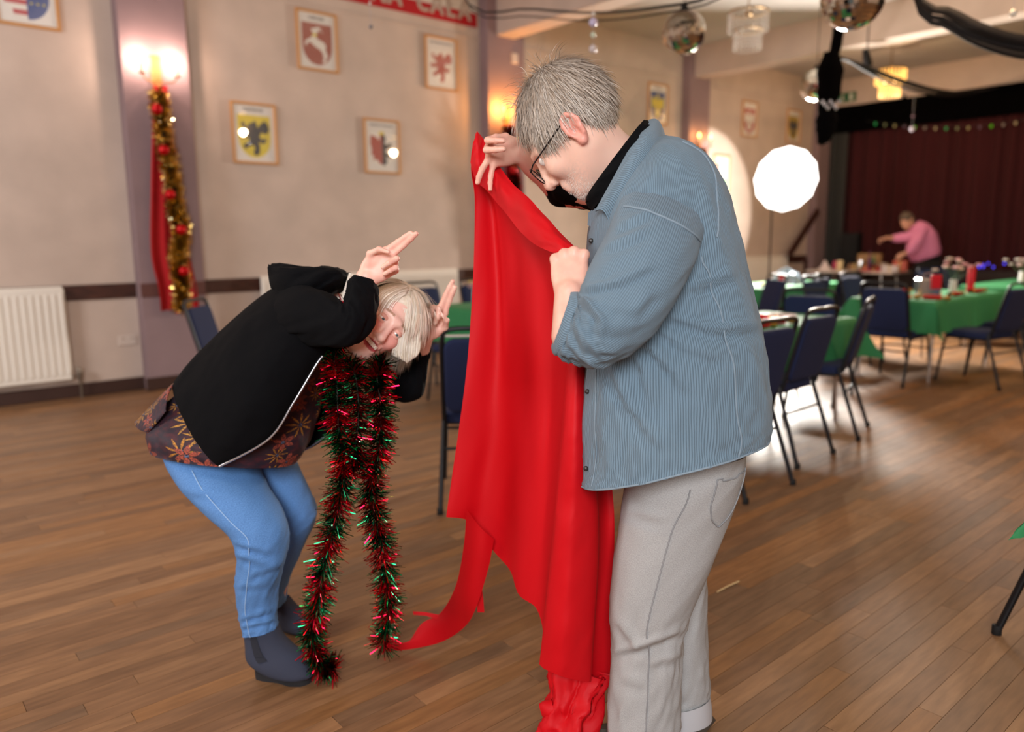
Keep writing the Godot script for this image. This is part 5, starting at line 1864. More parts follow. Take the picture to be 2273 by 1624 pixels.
	under.ell(Vector3(0, -0.085, 0.115), Vector3(0.13, 0.125, 0.118) * S, 0.02, Basis.IDENTITY, true)
	for s in [-1, 1]:
		under.ell(Vector3(s * 0.085, -0.03, -0.006), Vector3(0.03, 0.048, 0.03) * S, 0.012, Basis.IDENTITY, true)
	under.cap(Vector3(0.1, -0.13, -0.09), Vector3(-0.1, -0.13, -0.09), 0.05 * S, 0.05 * S, 0.02, true)
	var mott := func(p: Vector3) -> Color: return cols[4].lerp(cols[2], clampf(0.35 + 0.9 * nz.get_noise_3dv(p * 1.6), 0, 1))
	under.mesh_into(hair, ho - Vector3.ONE * 0.19, ho + Vector3.ONE * 0.19, 0.005, mott)
	for k in 17000:
		var d := Vector3(rng.randfn(), rng.randfn(), rng.randfn()).normalized()
		var p := cc + d * rr * 0.985
		var hairline := 0.05 + 0.03 * rng.randf()
		if p.z > 0.035 and p.y < hairline + (p.z - 0.035) * 0.2:
			if not (p.z < 0.06 and p.y > 0.01 and absf(p.x) > 0.055):
				continue
		if p.y < (-0.09 if p.z < -0.045 else -0.045) - 0.02 * rng.randf():
			continue
		if absf(p.x) > 0.06 and p.y < 0.014 and p.z > -0.042:
			continue
		var n := (d / rr).normalized()
		var away := p - whorl
		var fl := (away - n * away.dot(n)).normalized()
		var jit := Vector3(rng.randfn(), rng.randfn(), rng.randfn()) * 0.3
		var top := clampf((p.y - 0.06) * 14.0, 0, 1)
		var dir := (fl + n * (0.3 + 0.4 * top * rng.randf()) + jit).normalized()
		var ln := rng.randf_range(0.028, 0.05) * (0.75 if p.y < 0.0 else 1.0)
		if top > 0.7 and rng.randf() < 0.05:
			dir = (n + jit * 1.1).normalized()
			ln *= 1.35
		var pts := PackedVector3Array()
		var cur := p
		for q in 5:
			pts.append(hx * cur)
			cur += dir * ln * 0.25
			dir = (dir + fl * 0.28 + Vector3(0, -0.1, 0) - n * 0.1).normalized()
			var e := (cur - cc) / (rr * 1.03)
			if e.length() < 1.0:
				cur = cc + e.normalized() * rr * 1.03
		hair.col = cols[rng.randi() % 6].lerp(cols[rng.randi() % 6], rng.randf())
		strand(hair, pts, rng.randf_range(0.00035, 0.0007), (hx.basis * n).normalized())
	var hm := mat("grey hair", Color.WHITE, 0.55)
	hm.vertex_color_use_as_albedo = true
	putw("hair", hair, hm, t)
	# short grey beard
	var beard := MB.new()
	for k in 1700:
		var a := rng.randf_range(-1.35, 1.35)
		var yy := rng.randf_range(-0.122, -0.06)
		var p := Vector3(sin(a) * 0.058, yy, 0.03 + cos(a) * 0.062)
		var dd := f.ev(hx * p, PackedInt32Array(range(f.ty.size())))
		var g := (p - Vector3(0, -0.05, 0.02)).normalized()
		p -= g * dd / S
		if rng.randf() > smoothstep(0.03, 0.075, p.z) * smoothstep(-0.05, -0.066, p.y) or (absf(p.x) < 0.018 and p.y > -0.082 and p.y < -0.064):
			continue
		beard.col = cols[2 + rng.randi() % 2].lerp(lin(228, 214, 204), rng.randf() * 0.7)
		var q0 := hx * p
		var dr := (hx.basis * (g + Vector3(rng.randfn(), rng.randfn() - 0.6, rng.randfn()) * 0.5)).normalized()
		strand(beard, PackedVector3Array([q0, q0 + dr * 0.002, q0 + dr * 0.0045]), 0.0002, -cf)
	putw("beard", beard, hm, t)
	# roll-neck
	var blk := mat("black knit", rgb8(9, 9, 11), 0.95)
	blk.metallic_specular = 0.25
	var neck := MB.new()
	var nf := folds(5, 0.005, 2.0, 1.6, 3.0)
	var nr := ring_rows([[1316, 466, 1462, 318, 1.78, 0.085], [1302, 448, 1448, 290, 1.775, 0.085], [1304, 432, 1430, 272, 1.775, 0.082], [1318, 424, 1418, 284, 1.775, 0.074]], 14, 40, 2.2, func(_p, tt, a): return fold_at(nf, tt, a))
	neck.grid(nr, true)
	putw("roll_neck", neck, blk, t)
	# corduroy
	var cord := mat("blue-grey corduroy", Color.WHITE, 0.92)
	var im := Image.create(64, 64, false, Image.FORMAT_RGB8)
	var hi := Image.create(64, 64, false, Image.FORMAT_RGB8)
	for j in 64:
		for i in 64:
			var rib := pow(absf(sin(PI * i / 8.0)), 0.6)
			var n := nz.get_noise_2d(i * 0.02, j * 0.006) * 0.5 + nz.get_noise_2d(i * 0.05 + 9.0, j * 0.05) * 0.5
			var k := 0.68 + 0.34 * rib + 0.06 * n
			im.set_pixel(i, j, Color(0.425 * k, 0.51 * k, 0.57 * k))
			hi.set_pixel(i, j, Color(rib, rib, rib))
	cord.albedo_texture = ImageTexture.create_from_image(im)
	cord.heightmap_enabled = true
	cord.heightmap_texture = ImageTexture.create_from_image(hi)
	cord.heightmap_scale = 0.1
	cord.rim_enabled = true
	cord.rim = 0.25
	cord.rim_tint = 0.6
	var us := 1.0 / (8.0 * 0.0046)
	var shirt := MB.new()
	var scr := [[1528, 641, 1622, 606, 0.011, 9], [1482, 698, 1582, 729, 0.013, 10], [1582, 729, 1676, 722, 0.012, 10], [1463, 725, 1513, 767, 0.012, 9], [1513, 767, 1600, 790, 0.007, 12], [1437, 763, 1490, 817, 0.013, 10], [1490, 817, 1528, 870, 0.011, 11], [1364, 817, 1399, 897, 0.012, 12], [1399, 897, 1475, 989, 0.01, 14], [1418, 790, 1446, 890, 0.011, 10], [1510, 470, 1540, 590, 0.007, 12], [1560, 420, 1600, 560, 0.006, 14], [1340, 860, 1330, 1000, 0.007, 12], [1560, 900, 1600, 1000, 0.006, 16]]
	var sf := folds(3, 0.0115, 1.7, 2.4, 3.2)
	var srows := ring_rows([[1288, 1074, 1690, 968, 1.84, 0.215], [1289, 1040, 1694, 930, 1.84, 0.215], [1291, 960, 1692, 850, 1.835, 0.21], [1294, 860, 1684, 760, 1.83, 0.205], [1298, 760, 1665, 665, 1.825, 0.2], [1301, 660, 1643, 580, 1.82, 0.2], [1304, 570, 1620, 495, 1.815, 0.2], [1312, 490, 1592, 420, 1.81, 0.195], [1340, 440, 1556, 366, 1.805, 0.18], [1368, 400, 1512, 328, 1.80, 0.14], [1385, 372, 1470, 312, 1.795, 0.09]], 90, 96, 2.35, func(p, tt, a): return fold_at(sf, tt, a) * (1.0 - 0.5 * tt) * 0.8 + creases(p, a, scr))
	shirt.grid(srows, true, us, us)
	var body_shirt := putw("shirt", shirt, cord, t)
	var stitch := MB.new()
	seam(stitch, srows, [[0.0, 0.42], [0.2, 0.4], [0.4, 0.3], [0.52, 0.2]], 0.0022)
	seam(stitch, srows, [[0.0, -0.99], [0.004, -0.6], [0.006, 0.0], [0.004, 0.6], [0.0, 0.99]], 0.0025)
	seam(stitch, srows, [[0.03, -0.9], [0.3, -0.9], [0.6, -0.9]], 0.0014)
	seam(stitch, srows, [[0.88, 0.5], [0.78, 0.72], [0.66, 0.6], [0.55, 0.4]], 0.0022)
	put("stitching", stitch.done(), mat("corduroy stitch", rgb8(126, 142, 154), 0.9), body_shirt)
	for q in [0.12, 0.3, 0.47, 0.63]:
		var bt := MB.new()
		var i := int(q * 89)
		var bp: Vector3 = srows[i][near_col(96, -0.97)]
		bt.ball(bp - cr * 0.002 - cf * 0.004, Vector3(0.006, 0.006, 0.004), 10, 6, cam_b)
		put("button", bt.done(), mat("button", rgb8(44, 40, 38), 0.4), body_shirt)
	# near sleeve with its turned-back cuff
	var sl := MB.new()
	var lcr := [[1296, 664, 1334, 706, 0.012, 8], [1334, 706, 1330, 752, 0.01, 8], [1266, 700, 1296, 770, 0.01, 8], [1292, 642, 1366, 626, 0.009, 8], [1366, 626, 1440, 588, 0.007, 10], [1346, 548, 1430, 512, 0.008, 9], [1372, 500, 1440, 470, 0.008, 9], [1400, 700, 1440, 650, 0.006, 12]]
	var slf := folds(12, 0.007, 1.4, 5.5, 2.0)
	var lrows := ring_rows([[1410, 400, 1575, 470, 1.74, 0.07], [1374, 452, 1556, 535, 1.645, 0.095], [1345, 520, 1534, 600, 1.59, 0.095], [1318, 574, 1500, 670, 1.565, 0.088], [1298, 618, 1452, 738, 1.555, 0.082], [1287, 642, 1392, 790, 1.555, 0.078], [1282, 654, 1330, 818, 1.56, 0.074], [1280, 660, 1284, 808, 1.575, 0.07], [1282, 658, 1250, 797, 1.59, 0.066], [1284, 654, 1236, 786, 1.605, 0.064]], 70, 64, 2.0, func(p, tt, a): return fold_at(slf, tt, a) * (0.4 + 0.9 * smoothstep(0.35, 0.75, tt)) + creases(p, a, lcr))
	sl.grid(lrows, true, us, us)
	var slo := putw("sleeve", sl, cord, t)
	var ah := MB.new()
	var ap := []
	for q in range(-9, 10):
		var jj := near_col(64, q / 10.0)
		var c0 := Vector3.ZERO
		for p in lrows[9]:
			c0 += p / 64.0
		ap.append(lrows[9][jj] + (lrows[9][jj] - c0).normalized() * 0.0015)
	ah.tube(curve(ap, 40), 0.0026, 6)
	put("armhole_seam", ah.done(), mat("corduroy stitch"), slo)
	var cuff := MB.new()
	var cr_ := ring_rows([[1288, 652, 1240, 790, 1.605, 0.069], [1280, 648, 1229, 787, 1.612, 0.071], [1266, 648, 1224, 772, 1.62, 0.069], [1268, 652, 1228, 766, 1.62, 0.062], [1282, 660, 1240, 780, 1.61, 0.058]], 14, 48, 2.2)
	cuff.grid(cr_, true, us, us)
	putw("cuff", cuff, cord, t)
	# far sleeve
	var fs := MB.new()
	var ff := folds(15, 0.006, 1.4, 4.0, 2.0)
	var frows := ring_rows([[1380, 330, 1400, 470, 1.93, 0.08], [1330, 350, 1340, 470, 2.0, 0.075], [1285, 368, 1280, 460, 2.06, 0.068], [1248, 376, 1228, 450, 2.09, 0.06], [1226, 362, 1202, 412, 2.1, 0.055], [1214, 350, 1188, 398, 2.1, 0.053]], 36, 40, 2.0, func(_p, tt, a): return fold_at(ff, tt, a))
	fs.grid(frows, true, us, us)
	putw("sleeve", fs, blk, t)
	# collar
	var col := MB.new()
	var inner := curve([pt(1320, 468, 1.70), pt(1348, 418, 1.685), pt(1385, 350, 1.69), pt(1415, 296, 1.72), pt(1440, 266, 1.78), pt(1440, 272, 1.86)], 26)
	var outer := curve([pt(1352, 492, 1.685), pt(1396, 430, 1.66), pt(1434, 366, 1.665), pt(1462, 322, 1.70), pt(1476, 298, 1.79), pt(1470, 300, 1.88)], 26)
	var crow := []
	for j in 7:
		var row := PackedVector3Array()
		for i in 26:
			var v := j / 6.0
			row.append(inner[i].lerp(outer[i], v) - cf * 0.012 * sin(PI * v) + (cu * 0.01 - cf * 0.004) * sin(PI * v))
		crow.append(row)
	col.slab(crow, 0.004, us, us)
	putw("collar", col, cord, t)
	var tip := MB.new()
	tip.slab([PackedVector3Array([pt(1306, 472, 1.80), pt(1318, 462, 1.77), pt(1330, 466, 1.73)]), PackedVector3Array([pt(1304, 500, 1.80), pt(1318, 505, 1.76), pt(1340, 498, 1.70)])], 0.004, us, us)
	putw("collar_tip", tip, cord, t)
	# jeans
	var den := mat("grey denim", rgb8(176, 174, 172), 0.85)
	den.albedo_texture = noise_tex(41, 0.09, Color(0.84, 0.84, 0.84), Color(1, 1, 1), 4)
	den.uv1_scale = Vector3(2.0, 2.0, 1)
	var je := MB.new()
	var jcr := [[1362, 1446, 1420, 1432, 0.009, 9], [1420, 1432, 1512, 1398, 0.009, 9], [1372, 1375, 1412, 1430, 0.009, 10], [1450, 1470, 1512, 1450, 0.008, 9], [1380, 1500, 1430, 1520, 0.006, 10], [1400, 1130, 1470, 1150, 0.005, 10]]
	var jf := folds(23, 0.006, 1.3, 5.0, 2.6)
	var jrows := ring_rows([[1392, 1040, 1650, 1005, 1.855, 0.135], [1386, 1095, 1644, 1062, 1.86, 0.135], [1374, 1170, 1612, 1160, 1.86, 0.11], [1360, 1270, 1570, 1270, 1.88, 0.1], [1352, 1370, 1528, 1365, 1.9, 0.09], [1358, 1440, 1515, 1430, 1.92, 0.082], [1353, 1540, 1512, 1540, 1.94, 0.08], [1348, 1624, 1508, 1624, 1.955, 0.08], [1345, 1672, 1508, 1672, 1.965, 0.08]], 80, 64, 2.1, func(p, tt, a): return fold_at(jf, tt, a) * (0.4 + 0.6 * smoothstep(0.4, 0.65, tt)) + creases(p, a, jcr))
	je.grid(jrows, true, 6.0, 6.0)
	var f2 := MB.new()
	var j2 := ring_rows([[1440, 1050, 1600, 1030, 1.97, 0.09], [1440, 1120, 1600, 1110, 2.0, 0.095], [1440, 1240, 1572, 1230, 2.03, 0.09], [1446, 1340, 1566, 1330, 2.04, 0.08], [1448, 1450, 1571, 1450, 2.06, 0.075], [1450, 1530, 1574, 1530, 2.08, 0.074], [1452, 1566, 1570, 1545, 2.085, 0.074]], 50, 48, 2.1, func(_p, tt, a): return fold_at(jf, tt + 3.0, a))
	je.grid(j2, true, 6.0, 6.0)
	var jeans := putw("jeans", je, den, t)
	var turn := MB.new()
	var tr := ring_rows([[1449, 1562, 1574, 1536, 2.083, 0.08], [1447, 1585, 1578, 1562, 2.088, 0.082], [1447, 1604, 1579, 1586, 2.09, 0.08]], 8, 40, 2.1)
	turn.grid(tr, true, 6.0, 6.0)
	put("turn_up", turn.done(), mat("pale denim", rgb8(182, 180, 182), 0.85), jeans)
	var js := MB.new()
	seam(js, jrows, [[0.1, -0.08], [0.25, -0.18], [0.45, -0.2], [0.6, -0.12], [0.8, -0.12], [1.0, -0.1]], 0.0018, 0.0015)
	seam(js, jrows, [[0.08, 0.28], [0.19, 0.34], [0.235, 0.6], [0.2, 0.84], [0.06, 0.9]], 0.0018, 0.002)
	seam(js, jrows, [[0.075, 0.32], [0.09, 0.55], [0.07, 0.86]], 0.0014, 0.002)
	put("seams", js.done(), mat("denim seam", rgb8(138, 137, 138), 0.85), jeans)
	# boots
	var leather := mat("brown boot leather", rgb8(96, 78, 66), 0.6)
	var sh := MB.new()
	boot(sh, [[1452, 1580, 1562, 1580, 2.09, 0.05], [1430, 1600, 1566, 1612, 2.085, 0.05], [1380, 1612, 1500, 1630, 2.07, 0.048], [1330, 1622, 1400, 1640, 2.05, 0.045], [1310, 1632, 1330, 1644, 2.04, 0.03]])
	putw("shoe", sh, leather, t)
	var so := MB.new()
	so.slab([PackedVector3Array([pt(1300, 1640, 2.0), pt(1440, 1640, 2.02), pt(1566, 1626, 2.04), pt(1578, 1612, 2.09)]), PackedVector3Array([pt(1310, 1632, 2.08), pt(1430, 1610, 2.12), pt(1560, 1600, 2.13), pt(1579, 1600, 2.12)])], 0.024)
	putw("sole", so, mat("boot sole", rgb8(66, 56, 46), 0.8), t)
	var sh2 := MB.new()
	boot(sh2, [[1356, 1650, 1496, 1650, 1.965, 0.055], [1330, 1668, 1500, 1690, 1.965, 0.053], [1280, 1680, 1420, 1706, 1.95, 0.05], [1240, 1690, 1320, 1712, 1.935, 0.045], [1222, 1702, 1240, 1714, 1.93, 0.03]])
	putw("shoe", sh2, leather, t)

# ---------------------------------------------------------------- the red cape
func build_cape() -> void:
	var cm := mat("thin red cotton", rgb8(196, 3, 17), 0.62)
	cm.backlight_enabled = true
	cm.backlight = Color(0.25, 0.004, 0.01)
	cm.metallic_specular = 0.35
	var t := thing("red_cape", "large thin red cloth held up like a bullfighter's cape", "cloth", Vector3(-1.5, 0, -1.3))
	# guide lines from the held edge down to the hem: [x, y, depth]
	var guides := [
		[[1056, 296, 2.14], [1046, 370, 2.14], [1054, 450, 2.15], [1050, 640, 2.16], [1034, 850, 2.18], [1008, 1040, 2.22], [994, 1144, 2.24]],
		[[1066, 300, 2.13], [1062, 380, 2.12], [1076, 470, 2.12], [1080, 660, 2.13], [1066, 880, 2.16], [1046, 1060, 2.2], [1034, 1154, 2.22]],
		[[1078, 330, 2.12], [1086, 400, 2.12], [1100, 500, 2.14], [1108, 700, 2.16], [1096, 900, 2.19], [1078, 1080, 2.23], [1062, 1190, 2.26]],
		[[1096, 372, 2.1], [1106, 420, 2.09], [1126, 540, 2.09], [1136, 740, 2.1], [1130, 940, 2.13], [1116, 1110, 2.18], [1100, 1230, 2.22]],
		[[1118, 396, 2.06], [1132, 450, 2.07], [1156, 600, 2.1], [1166, 800, 2.12], [1162, 980, 2.16], [1148, 1140, 2.2], [1136, 1262, 2.24]],
		[[1146, 424, 2.0], [1164, 500, 2.01], [1188, 660, 2.02], [1192, 860, 2.04], [1186, 1040, 2.08], [1172, 1190, 2.12], [1154, 1316, 2.16]],
		[[1176, 452, 1.93], [1196, 540, 1.96], [1216, 700, 2.0], [1214, 900, 2.03], [1206, 1080, 2.07], [1196, 1230, 2.11], [1192, 1344, 2.15]],
		[[1206, 486, 1.86], [1224, 580, 1.9], [1238, 740, 1.95], [1232, 920, 1.98], [1222, 1100, 2.02], [1212, 1260, 2.06], [1206, 1404, 2.1]],
		[[1234, 516, 1.79], [1244, 620, 1.82], [1256, 780, 1.87], [1252, 940, 1.86], [1244, 1120, 1.88], [1222, 1290, 1.94], [1200, 1470, 2.0]],
		[[1256, 540, 1.74], [1262, 640, 1.77], [1276, 800, 1.83], [1284, 960, 1.82], [1280, 1130, 1.83], [1254, 1320, 1.88], [1232, 1490, 1.95]],
		[[1276, 558, 1.71], [1282, 660, 1.75], [1294, 820, 1.84], [1306, 980, 1.85], [1312, 1150, 1.86], [1300, 1330, 1.9], [1284, 1498, 1.96]],
		[[1290, 566, 1.7], [1298, 680, 1.76], [1308, 840, 1.88], [1328, 1000, 1.92], [1342, 1170, 1.94], [1334, 1350, 1.97], [1322, 1510, 2.0]],
		[[1300, 572, 1.72], [1302, 690, 1.8], [1316, 850, 1.92], [1350, 1020, 1.98], [1364, 1160, 2.0], [1358, 1360, 2.02], [1354, 1530, 2.05]]]
	var n_u := 150
	var n_v := 80
	var lines := []
	for g in guides:
		var p := []
		for q in g:
			p.append(pt(q[0], q[1], q[2]))
		lines.append(curve(p, n_v))
	var nz := FastNoiseLite.new()
	nz.seed = 6
	nz.frequency = 1.0
	nz.fractal_octaves = 1
	var rows := []
	for j in n_v:
		var v := float(j) / (n_v - 1)
		var col := []
		for l in lines:
			col.append(l[j])
		var row := curve(col, n_u)
		var dep := PackedFloat32Array()
		for i in n_u:
			dep.append((row[i] - cam_o).dot(cf))
		for pass_ in 2: # the cloth swings in broad folds only
			var sm := dep.duplicate()
			for i in n_u:
				var acc := 0.0
				for k in range(-9, 10):
					acc += dep[clampi(i + k, 0, n_u - 1)]
				sm[i] = acc / 19.0
			dep = sm
		for i in n_u:
			row[i] = cam_o + (row[i] - cam_o) * (dep[i] / (row[i] - cam_o).dot(cf))
		for i in n_u:
			var u := float(i) / (n_u - 1)
			var ph := u * 11.0 + 3.2 * nz.get_noise_2d(u * 2.4, v * 0.9)
			var am := 0.006 * (0.45 + 0.75 * v) * minf(1.0, 8.0 * u * (1.0 - u) + 0.1)
			row[i] += (cf + cr * 0.15) * (am * sin(ph) + 0.036 * nz.get_noise_2d(u * 4.2 + v * 0.4, v * 0.8) * minf(1.0, v * 3.0 + 0.2) + 0.003 * nz.get_noise_2d(u * 8.0 + v * 3.0, v * 4.0))
		rows.append(row)
	var b := MB.new()
	b.slab(rows, 0.0009)
	putw("main_cloth", b, cm, t)
	# the doubled hem rolled over along the held edge
	var b2 := MB.new()
	var e0 := curve([pt(1058, 292, 2.1), pt(1072, 306, 2.09), pt(1098, 350, 2.08), pt(1130, 398, 2.02), pt(1180, 446, 1.9), pt(1236, 506, 1.78), pt(1280, 552, 1.73), pt(1302, 570, 1.73)], 50)
	var e1 := curve([pt(1044, 360, 2.1), pt(1056, 400, 2.09), pt(1082, 424, 2.07), pt(1120, 470, 2.0), pt(1160, 520, 1.88), pt(1206, 552, 1.77), pt(1250, 570, 1.72), pt(1296, 590, 1.73)], 50)
	var er := []
	for j in 9:
		var row := PackedVector3Array()
		for i in 50:
			var v := j / 8.0
			row.append(e0[i].lerp(e1[i], v) - cf * (0.026 * sin(PI * v) + 0.01 * nz.get_noise_2d(i * 0.16 + v * 1.5, v * 2.5 - i * 0.05)))
		er.append(row)
	b2.slab(er, 0.0009)
	putw("rolled_edge", b2, cm, t)
	# the fold that swings forward from the near hand
	var bf := MB.new()
	bf.slab(coons([pt(1262, 770, 1.815), pt(1282, 772, 1.80), pt(1302, 780, 1.83)], [pt(1197, 1474, 1.95), pt(1244, 1496, 1.915), pt(1312, 1512, 1.95)], [pt(1262, 770, 1.815), pt(1246, 960, 1.83), pt(1226, 1200, 1.87), pt(1197, 1474, 1.95)], [pt(1302, 780, 1.83), pt(1316, 980, 1.86), pt(1330, 1200, 1.9), pt(1312, 1512, 1.95)], 30, 60, -cf * 0.035, 0.01, 3), 0.0009)
	putw("front_fold", bf, cm, t)
	# tail trailing to the left over the floor
	var b3 := MB.new()
	var t0 := curve([pt(1036, 1130, 2.21), pt(1030, 1210, 2.24), pt(1012, 1300, 2.32), pt(978, 1360, 2.45), pt(936, 1384, 2.5), pt(900, 1430, 2.49), pt(842, 1436, 2.49)], 50)
	var t1 := curve([pt(1096, 1196, 2.2), pt(1084, 1260, 2.22), pt(1056, 1350, 2.27), pt(1030, 1392, 2.35), pt(980, 1424, 2.44), pt(910, 1440, 2.485), pt(842, 1446, 2.48)], 50)
	var tr := []
	for j in 11:
		var row := PackedVector3Array()
		for i in 50:
			var v := j / 10.0
			var p := t0[i].lerp(t1[i], v) - cf * 0.03 * sin(PI * v) * (1.0 - i / 49.0) + cu * 0.02 * sin(PI * v) * (i / 49.0)
			p.y = maxf(p.y, 0.004 + 0.012 * sin(PI * v))
			row.append(p)
		tr.append(row)
	b3.slab(tr, 0.0009)
	putw("trailing_tail", b3, cm, t)
	# two tie strings
	var b4 := MB.new()
	b4.slab([PackedVector3Array([pt(974, 1364, 2.46), pt(945, 1358, 2.5), pt(917, 1356, 2.54)]), PackedVector3Array([pt(970, 1374, 2.455), pt(945, 1366, 2.495), pt(918, 1364, 2.535)])], 0.0012)
	putw("tie_string", b4, cm, t)
	var b5 := MB.new()
	b5.slab([PackedVector3Array([pt(1056, 1304, 2.28), pt(1058, 1330, 2.29), pt(1060, 1358, 2.3)]), PackedVector3Array([pt(1070, 1304, 2.28), pt(1073, 1330, 2.29), pt(1075, 1358, 2.3)])], 0.0012)
	putw("tie_string", b5, cm, t)
	# gathered lower end resting on the floor
	var b6 := MB.new()
	var lr := ring_rows([[1222, 1470, 1350, 1500, 2.01, 0.03], [1224, 1530, 1330, 1540, 2.01, 0.05], [1212, 1575, 1322, 1580, 2.005, 0.06], [1200, 1615, 1318, 1625, 2.0, 0.075], [1190, 1650, 1316, 1660, 1.985, 0.09], [1186, 1668, 1320, 1676, 1.98, 0.1]], 30, 60, 2.0, func(_p, tt, a): return 0.014 * sin(a * 5.0 + tt * 5.0) + 0.012 * nz.get_noise_2d(cos(a) * 4.0, tt * 7.0 + sin(a) * 3.0))
	b6.grid(lr, true)
	putw("gathered_end", b6, cm, t)
	var b7 := MB.new()
	var kn := ring_rows([[1196, 1562, 1204, 1590, 1.99, 0.01], [1206, 1556, 1216, 1592, 1.985, 0.02], [1224, 1552, 1236, 1590, 1.985, 0.025]], 8, 14)
	b7.grid(kn, true)
	b7.fan(kn[0], true)
	putw("bunched_fold", b7, cm, t)

# ---------------------------------------------------------------- the bending woman
func build_woman() -> void:
	var base := Vector3(-2.2, 0, -0.95)
	var t := thing("person", "blonde woman bending forward in a black hoodie, fingers raised as horns", "person", base)
	var S := 0.98
	var z := cv(0.36, -0.24, -0.9).normalized()
	var y := cv(0.76, 0.65, 0.12)
	y = (y - z * y.dot(z)).normalized()
	var x := y.cross(z)
	var ho := pt(866, 724, 2.13) - z * (0.088 * S)
	var hx := Transform3D(Basis(x * S, y * S, z * S), ho)
	var body := MB.new()
	var f := SDF.new()
	f.xf = hx
	head_field(f, true, [1, -1])
	for i in f.ra.size():
		f.ra[i] *= S
		f.rb[i] *= S
		f.RD[i] *= S
	f.xf = Transform3D.IDENTITY
	f.cap(ho - y * 0.05 - z * 0.03, pt(735, 690, 2.3), 0.052, 0.058, 0.03)
	f.xf = hx
	var inv := hx.affine_inverse()
	var nz := FastNoiseLite.new()
	nz.seed = 18
	nz.frequency = 40.0
	var tint := func(p: Vector3) -> Color:
		var q := inv * p
		var c := lin(242, 202, 184)
		c = c.lerp(lin(232, 162, 150), 0.25 + 0.3 * nz.get_noise_3dv(p * 0.5))
		var ck := minf((q - Vector3(0.04, -0.03, 0.085)).length(), (q - Vector3(-0.04, -0.03, 0.085)).length())
		if ck < 0.026:
			c = c.lerp(lin(218, 112, 104), 0.45) # flushed cheeks
		if absf(q.x) < 0.031 and q.y < -0.057 and q.y > -0.092 and q.z > 0.085:
			var m := Vector2(q.x / 0.03, (q.y + 0.0735) / 0.0145)
			if m.length() < 1.0:
				c = lin(176, 74, 78) # lips
		if q.z > 0.07 and absf(q.y - 0.026 - 0.004 * cos(q.x * 40.0)) < 0.0035 and absf(absf(q.x) - 0.033) < 0.016:
			c = lin(176, 140, 116) # brows
		return c
	f.mesh_into(body, ho - Vector3.ONE * 0.19, ho + Vector3.ONE * 0.16, 0.0036, tint)
	var plain := func(p: Vector3) -> Color: return lin(240, 194, 174).lerp(lin(230, 158, 142), 0.3 + 0.5 * nz.get_noise_3dv(p * 0.6))
	# near hand: two fingers up, ring and little finger folded to the thumb
	var h := SDF.new()
	var w1 := pt(812, 615, 2.03)
	h.cap(pt(806, 668, 2.03), w1, 0.034, 0.026, 0.02)
	hand_field(h, w1, cv(0.8, 0.58, 0.0), cv(-0.1, -0.15, -1.0), 0.95, [[10, 6, 4], [12, 8, 6], [72, 78, 40], [78, 76, 40]], [-3, 3, -2, -6], [-1.0, Vector3(0.02, 0.02, 0.008), Vector3(0.042, 0.05, 0.022), Vector3(0.034, 0.078, 0.042), Vector3(0.012, 0.094, 0.052)])
	var bb := bounds([pt(806, 668, 2.03), w1, pt(925, 540, 2.0), pt(890, 620, 1.97), pt(840, 560, 2.05)], 0.045)
	h.mesh_into(body, bb[0], bb[1], 0.003, plain)
	# far hand
	var h2 := SDF.new()
	var w2 := pt(944, 746, 2.3)
	h2.cap(pt(938, 775, 2.33), w2, 0.022, 0.024, 0.02)
	hand_field(h2, w2, cv(0.42, 0.9, -0.1), cv(0.5, -0.1, -0.85), 0.98, [[8, 5, 4], [6, 5, 4], [78, 80, 40], [80, 80, 40]], [-8, -3, -8, -12], [1.0, Vector3(0.02, 0.02, 0.008), Vector3(0.036, 0.05, 0.026), Vector3(0.022, 0.074, 0.046), Vector3(0.0, 0.084, 0.05)])
	bb = bounds([pt(935, 800, 2.36), w2, pt(1000, 625, 2.3), pt(985, 700, 2.25), pt(930, 650, 2.35)], 0.045)
	h2.mesh_into(body, bb[0], bb[1], 0.0034, plain)
	body.col = lin(232, 184, 164)
	body.tube(PackedVector3Array([pt(745, 695, 2.3), pt(690, 700, 2.34), pt(560, 800, 2.38), pt(470, 900, 2.4), pt(480, 960, 2.4)]), [0.055, 0.08, 0.09, 0.1, 0.09], 12)
	body.tube(PackedVector3Array([pt(670, 690, 2.25), pt(790, 725, 2.0), pt(806, 660, 2.03)]), [0.045, 0.04, 0.03], 8)
	body.tube(PackedVector3Array([pt(760, 760, 2.42), pt(905, 850, 2.4), pt(934, 800, 2.37)]), [0.04, 0.03, 0.022], 8)
	body.tube(PackedVector3Array([pt(450, 990, 2.34), pt(580, 1170, 2.26), pt(578, 1390, 2.34)]), [0.06, 0.045, 0.03], 8)
	body.tube(PackedVector3Array([pt(540, 1000, 2.46), pt(645, 1150, 2.5), pt(617, 1335, 2.6)]), [0.05, 0.04, 0.02], 8)
	putw("body", body, skin_mat("woman skin"), t)
	for s in [-1, 1]:
		var e := MB.new()
		e.ball(hx * Vector3(s * 0.031, -0.001, 0.0815), Vector3.ONE * 0.0125, 14, 10)
		var ey := putw("eye", e, mat("eye white"), t)
		var ir := MB.new()
		ir.ball(hx * Vector3(s * 0.031, -0.001, 0.0915), Vector3(0.0055, 0.0055, 0.0032), 10, 6, hx.basis)
		put("iris", ir.done(), mat("iris", rgb8(70, 84, 84), 0.15), ey)
		var lid := MB.new()
		lid.ball(hx * Vector3(s * 0.031, 0.0055, 0.083), Vector3(0.0155, 0.0085, 0.0128), 12, 8, hx.basis)
		lid.ball(hx * Vector3(s * 0.031, -0.0085, 0.083), Vector3(0.0155, 0.008, 0.0126), 12, 8, hx.basis)
		put("eyelids", lid.done(), mat("eyelid skin", rgb8(222, 164, 146), 0.5), ey)
	var te := MB.new()
